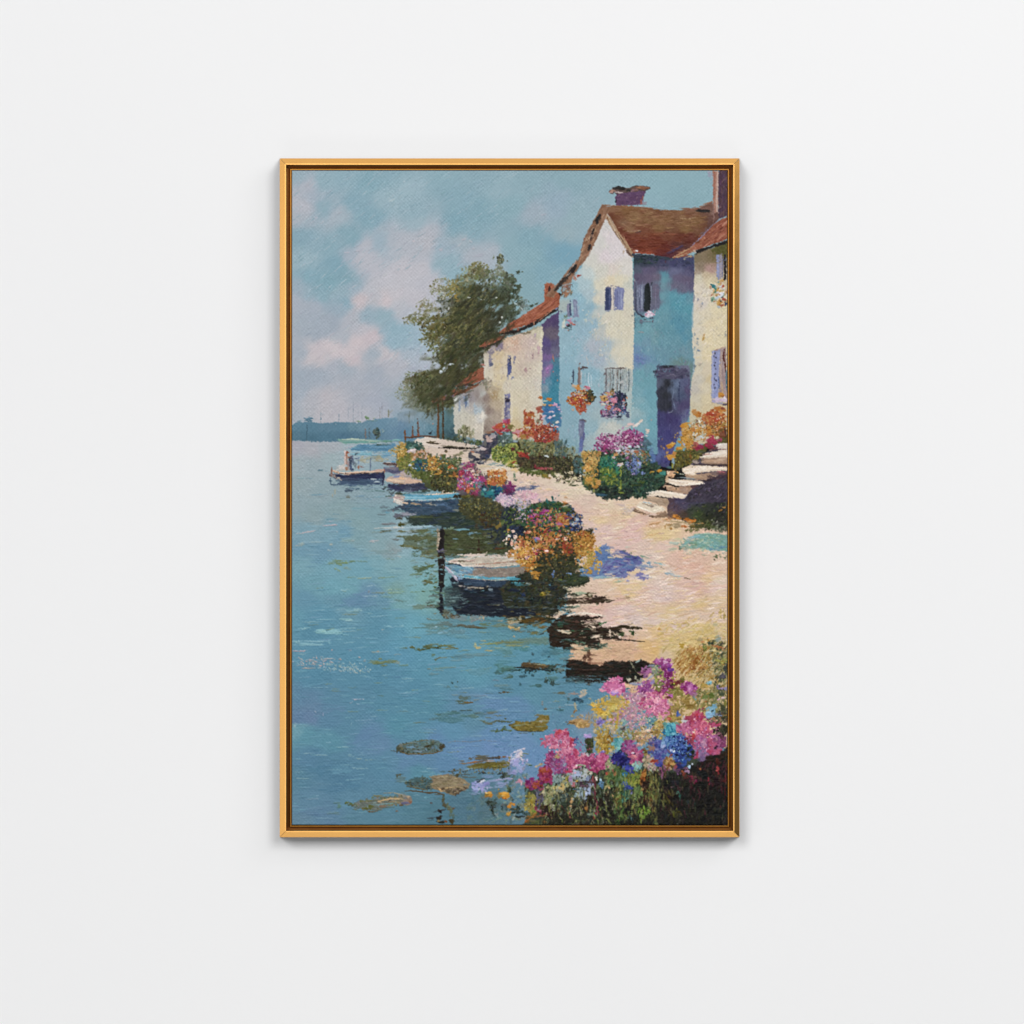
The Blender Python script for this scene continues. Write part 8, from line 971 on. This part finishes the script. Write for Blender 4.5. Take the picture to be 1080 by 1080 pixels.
spots("442 376.5 8 2.2 a3afbb;437 374 5 1.6 a6b0bc;449 379 4 1.4 a0adb9", al=.85, ro=.5)
org(650, 750)
for i in range(90):
    u = 395+RNG.normal(0, 45); v = 560+RNG.random()*490
    e(u, v, 6+5*RNG.random(), 18+34*RNG.random(), ['2a2822', '24221e', '4c5434', '6c6c40', '3c4430', '34302a', '5c5838'][RNG.integers(7)], .75, RNG.normal(0, 16), .6)
SATUR = .87
# --- let wet edges mix a little, then the tooth of the canvas
_jx = (XX-PX0)*SS + 0.6*vn(XX/.8, YY/.8, 701) + .5*vn(XX/2.5, YY/2.5, 702)
_jy = (YY-PY0)*SS + 0.6*vn(XX/.8, YY/.8, 703) + .5*vn(XX/2.5, YY/2.5, 704)
_ix = np.clip(np.rint(_jx).astype(int), 0, CW-1); _iy = np.clip(np.rint(_jy).astype(int), 0, CH-1)
COL = blur(COL[_iy, _ix], .6)
COL = COL + .28*(COL-blur(COL, 2.2))
_l = COL@np.array([.3, .59, .11], np.float32)
_rb = COL[..., 0]-COL[..., 2]
_s = SATUR - .12*np.clip((_l-140)/40, 0, 1)*np.clip(_rb/20, 0, 1)*np.clip((480-YY)/20, 0, 1) + .06*np.clip((YY-480)/20, 0, 1)
_ch = COL.max(-1)-COL.min(-1)
_s = _s - .16*np.clip((_ch-60)/70, 0, 1)
_wat = np.clip((-_rb-25)/20, 0, 1)*np.clip((YY-520)/60, 0, 1)*np.clip((_l-95)/25, 0, 1)
_s = _s - .07*_wat
_lane = np.clip((_l-150)/30, 0, 1)*np.clip(_rb/15, 0, 1)*np.clip((YY-470)/20, 0, 1)
COL = _l[..., None] + _s[..., None]*(COL-_l[..., None])
COL = 126 + 1.08*(COL-131) + _lane[..., None]*np.array([9, 6, 3], np.float32) + _wat[..., None]*5
_w = np.clip((COL[..., 2]-COL[..., 0]-22)/20, 0, 1)*np.clip((YY-560)/80, 0, 1)*np.clip((160-_l)/30, 0, 1)*np.clip((_l-80)/25, 0, 1)
COL = COL + _w[..., None]*np.array([-3, 1, -1], np.float32)          # a greener blue for the near water
HGT = HGT - blur(HGT, 5)
HGT = np.tanh(blur(HGT, .6)*1.6)
_th = (1+.5*vn(XX/2.05, YY/25, 721))*(1+.5*vn(XX/25, YY/2.05, 722))
WEAVE = _th*np.sin(XX*math.pi/2.05+.5*vn(XX/9, YY/9, 711)) * np.sin(YY*math.pi/2.05+.5*vn(XX/9, YY/9, 712))
GRAIN = vn(XX/.9, YY/.9, 714)*.6 + vn(XX/.55, YY/.55, 715)*.5 + .6*vn(XX/1.9, YY/1.6, 716)
_amt = (.6+.5*vn(XX/18, YY/18, 713))*(.25+.75*_l/160)
COL = COL + (6.0*WEAVE*_amt + 8.0*GRAIN*_amt)[..., None]
COL = np.clip(COL, 9, 250)

# ---------------------------------------------------------------- wall
def wall_material():
    m, nt, b = new_mat("matt_white_plaster")
    tc = node(nt, 'ShaderNodeTexCoord')
    n1 = node(nt, 'ShaderNodeTexNoise'); n1.inputs['Scale'].default_value = 1.3; n1.inputs['Detail'].default_value = 2
    r = node(nt, 'ShaderNodeValToRGB')
    r.color_ramp.elements[0].position = .3; r.color_ramp.elements[0].color = (.900, .901, .905, 1)
    r.color_ramp.elements[1].position = .7; r.color_ramp.elements[1].color = (.915, .916, .918, 1)
    n2 = node(nt, 'ShaderNodeTexNoise'); n2.inputs['Scale'].default_value = 420; n2.inputs['Detail'].default_value = 3
    bp = node(nt, 'ShaderNodeBump'); bp.inputs['Strength'].default_value = .04; bp.inputs['Distance'].default_value = .001
    L = nt.links
    L.new(tc.outputs['Object'], n1.inputs['Vector']); L.new(tc.outputs['Object'], n2.inputs['Vector'])
    L.new(n1.outputs['Fac'], r.inputs['Fac']); L.new(r.outputs['Color'], b.inputs['Base Color'])
    L.new(n2.outputs['Fac'], bp.inputs['Height']); L.new(bp.outputs['Normal'], b.inputs['Normal'])
    b.inputs['Roughness'].default_value = .9; b.inputs['Specular IOR Level'].default_value = .1
    return m

WALL_Y = 34.0        # mm behind the frame's face
FX0, FX1, FY0, FY1 = 295.0, 780.0, 167.0, 883.0
W = WALL_Y/1000
w = link_mesh("wall", [(-2.5, W, -1.6), (2.5, W, -1.6), (2.5, W, 1.9), (-2.5, W, 1.9), (-2.5, W+.12, -1.6), (2.5, W+.12, -1.6), (2.5, W+.12, 1.9), (-2.5, W+.12, 1.9)],
              [(0, 1, 2, 3), (5, 4, 7, 6), (4, 0, 3, 7), (1, 5, 6, 2), (3, 2, 6, 7), (4, 5, 1, 0)], wall_material())
w["kind"] = "structure"

# ---------------------------------------------------------------- gilded frame
def gold_material(name, c0, c1, rough, spec=1.0, metallic=1.0, scale=60):
    m, nt, b = new_mat(name)
    L = nt.links
    tc = node(nt, 'ShaderNodeTexCoord')
    n1 = node(nt, 'ShaderNodeTexNoise'); n1.inputs['Scale'].default_value = scale; n1.inputs['Detail'].default_value = 4
    mx = node(nt, 'ShaderNodeMix', data_type='RGBA')
    mx.inputs['A'].default_value = (*c0, 1); mx.inputs['B'].default_value = (*c1, 1)
    mr = node(nt, 'ShaderNodeMapRange'); mr.inputs['To Min'].default_value = rough-.02; mr.inputs['To Max'].default_value = rough+.03
    n2 = node(nt, 'ShaderNodeTexNoise'); n2.inputs['Scale'].default_value = 900; n2.inputs['Detail'].default_value = 2
    bp = node(nt, 'ShaderNodeBump'); bp.inputs['Strength'].default_value = .02; bp.inputs['Distance'].default_value = .0003
    L.new(tc.outputs['Object'], n1.inputs['Vector']); L.new(tc.outputs['Object'], n2.inputs['Vector'])
    L.new(n1.outputs['Fac'], mx.inputs['Factor']); L.new(mx.outputs['Result'], b.inputs['Base Color'])
    L.new(n1.outputs['Fac'], mr.inputs['Value']); L.new(mr.outputs['Result'], b.inputs['Roughness'])
    L.new(n2.outputs['Fac'], bp.inputs['Height']); L.new(bp.outputs['Normal'], b.inputs['Normal'])
    b.inputs['Metallic'].default_value = metallic
    return m

GOLD = gold_material("satin_gold_leaf", (.83, .440, .128), (.845, .455, .136), .18)
DEEP = gold_material("dark_bronze_rebate", (.19, .068, .012), (.25, .095, .018), .30, metallic=.8)
BRIGHT = gold_material("dull_gold_bead", (.30, .125, .018), (.36, .16, .028), .34, metallic=.9)

picture = bpy.data.objects.new("framed_painting", None)
scene.collection.objects.link(picture)
picture.location = mm(537.5, 883, WALL_Y)
picture["label"] = "tall oil painting of a flowery waterside village in a slim gold frame on white wall"
picture["category"] = "painting"
PIC = Vector(picture.location)

# profile of a rail: (inset from the outer edge in mm, depth behind the face in mm)
FACE = [(0, 33.7), (0, 2.0), (.3, 1.62), (5.1, .30), (5.5, .2), (6.6, .2), (7.1, .8), (7.15, 6.2), (5.2, 6.2), (5.2, 33.7)]
BEAD = [(7.2, 23.0), (7.2, 6.2), (10.7, 8.0), (10.9, 5.6), (11.15, 5.3), (12.25, 5.3), (12.4, 8.0), (12.4, 30.0)]
EDGE = bpy.data.materials.new("dark_umber_bounce_stop")  # dark colour chosen to keep warm bounce out of the wall shadow
EDGE.use_nodes = True
EDGE.node_tree.nodes["Principled BSDF"].inputs['Base Color'].default_value = (.05, .042, .035, 1)
EDGE.node_tree.nodes["Principled BSDF"].inputs['Roughness'].default_value = .8

def rail(name, prof, side, mat, gap=.24):
    """one mitred length; side 0 left, 1 top, 2 right, 3 bottom"""
    vs_, fs = [], []
    n = len(prof)
    for end in (0, 1):
        for d, z in prof:
            if side in (0, 2):
                px = FX0+d if side == 0 else FX1-d
                py = FY0+d+gap if end == 0 else FY1-d-gap
            else:
                py = FY0+d if side == 1 else FY1-d
                px = FX0+d+gap if end == 0 else FX1-d-gap
            vs_.append(mm(px, py, z) - PIC)
    for i in range(n):
        j = (i+1) % n
        fs.append((i, j, n+j, n+i))
    fs.append(tuple(range(n))); fs.append(tuple(range(2*n-1, n-1, -1)))
    o = link_mesh(name, vs_, fs, mat, picture)
    if mat is GOLD:                      # only the show face is gilded, the sides are dark umber to cut gold bounce on the wall
        o.data.materials.append(EDGE)
        for k in (0, 7, 8, 9): o.data.polygons[k].material_index = 1
    bm = bmesh.new(); bm.from_mesh(o.data); bmesh.ops.recalc_face_normals(bm, faces=bm.faces); bm.to_mesh(o.data); bm.free()
    return o

for side in range(4):
    fr = rail("frame_rail", FACE, side, GOLD)
    fi = rail("inner_fillet", BEAD, side, DEEP, .03)
    fi.parent = fr
    fi.data.materials.append(BRIGHT)
    for k in (3, 4, 5): fi.data.polygons[k].material_index = 1

# ---------------------------------------------------------------- stretched canvas, its paint in relief
def canvas_material():
    m, nt, b = new_mat("oil_paint_on_canvas")
    L = nt.links
    at = node(nt, 'ShaderNodeAttribute'); at.attribute_name = "pigment"
    L.new(at.outputs['Color'], b.inputs['Base Color'])
    b.inputs['Roughness'].default_value = .55
    b.inputs['Specular IOR Level'].default_value = .10
    return m

def srgb_lin(c):
    c = c/255.0
    return np.where(c <= .04045, c/12.92, ((c+.055)/1.055)**2.4)

DEPTH = 6.0          # canvas face behind the frame's face
STEP = 1.0/SS
def build_canvas():
    lin = srgb_lin(COL)
    gh, gw = CH, CW
    X = PX0 + (np.arange(gw)+.5)*STEP; Y = PY0 + (np.arange(gh)+.5)*STEP
    GX, GY = np.meshgrid(X, Y)
    Z = DEPTH - RELIEF*HGT - WEAVE_H*WEAVE
    s = (DIST+DEPTH/1000)/DIST
    co = np.empty((gh*gw, 3), np.float32)
    co[:, 0] = ((GX-540)/1000*s).ravel() - PIC.x
    co[:, 1] = (Z/1000).ravel() - PIC.y
    co[:, 2] = ((540-GY)/1000*s).ravel() - PIC.z
    idx = np.arange(gh*gw, dtype=np.int32).reshape(gh, gw)
    quads = np.stack([idx[:-1, :-1], idx[1:, :-1], idx[1:, 1:], idx[:-1, 1:]], -1).reshape(-1, 4)
    # wrapped edges: a skirt running back to the stretcher
    ring = np.concatenate([idx[0, :], idx[1:, -1], idx[-1, -2::-1], idx[-2:0:-1, 0]])
    back = co[ring].copy(); back[:, 1] = 24.0/1000 - PIC.y
    nb = len(ring); base = gh*gw
    r2 = np.arange(nb, dtype=np.int32)+base
    sk = np.stack([ring, np.roll(ring, -1), np.roll(r2, -1), r2], -1)
    co = np.concatenate([co, back]); quads = np.concatenate([quads, sk]).astype(np.int32)
    me = bpy.data.meshes.new("canvas")
    me.vertices.add(len(co)); me.vertices.foreach_set("co", co.ravel())
    me.loops.add(quads.size); me.loops.foreach_set("vertex_index", quads.ravel())
    me.polygons.add(len(quads))
    me.polygons.foreach_set("loop_start", np.arange(0, quads.size, 4, dtype=np.int32))
    me.polygons.foreach_set("loop_total", np.full(len(quads), 4, np.int32))
    me.polygons.foreach_set("use_smooth", np.ones(len(quads), bool))
    me.update(calc_edges=True)
    ca = me.attributes.new("pigment", 'FLOAT_COLOR', 'POINT')
    c4 = np.ones((len(co), 4), np.float32)
    c4[:base, :3] = lin.reshape(-1, 3); c4[base:, :3] = lin.reshape(-1, 3)[ring]
    ca.data.foreach_set("color", c4.ravel())
    me.materials.append(canvas_material())
    o = bpy.data.objects.new("canvas", me)
    scene.collection.objects.link(o)
    o.parent = picture
    return o
RELIEF = .50
WEAVE_H = .05
build_canvas()
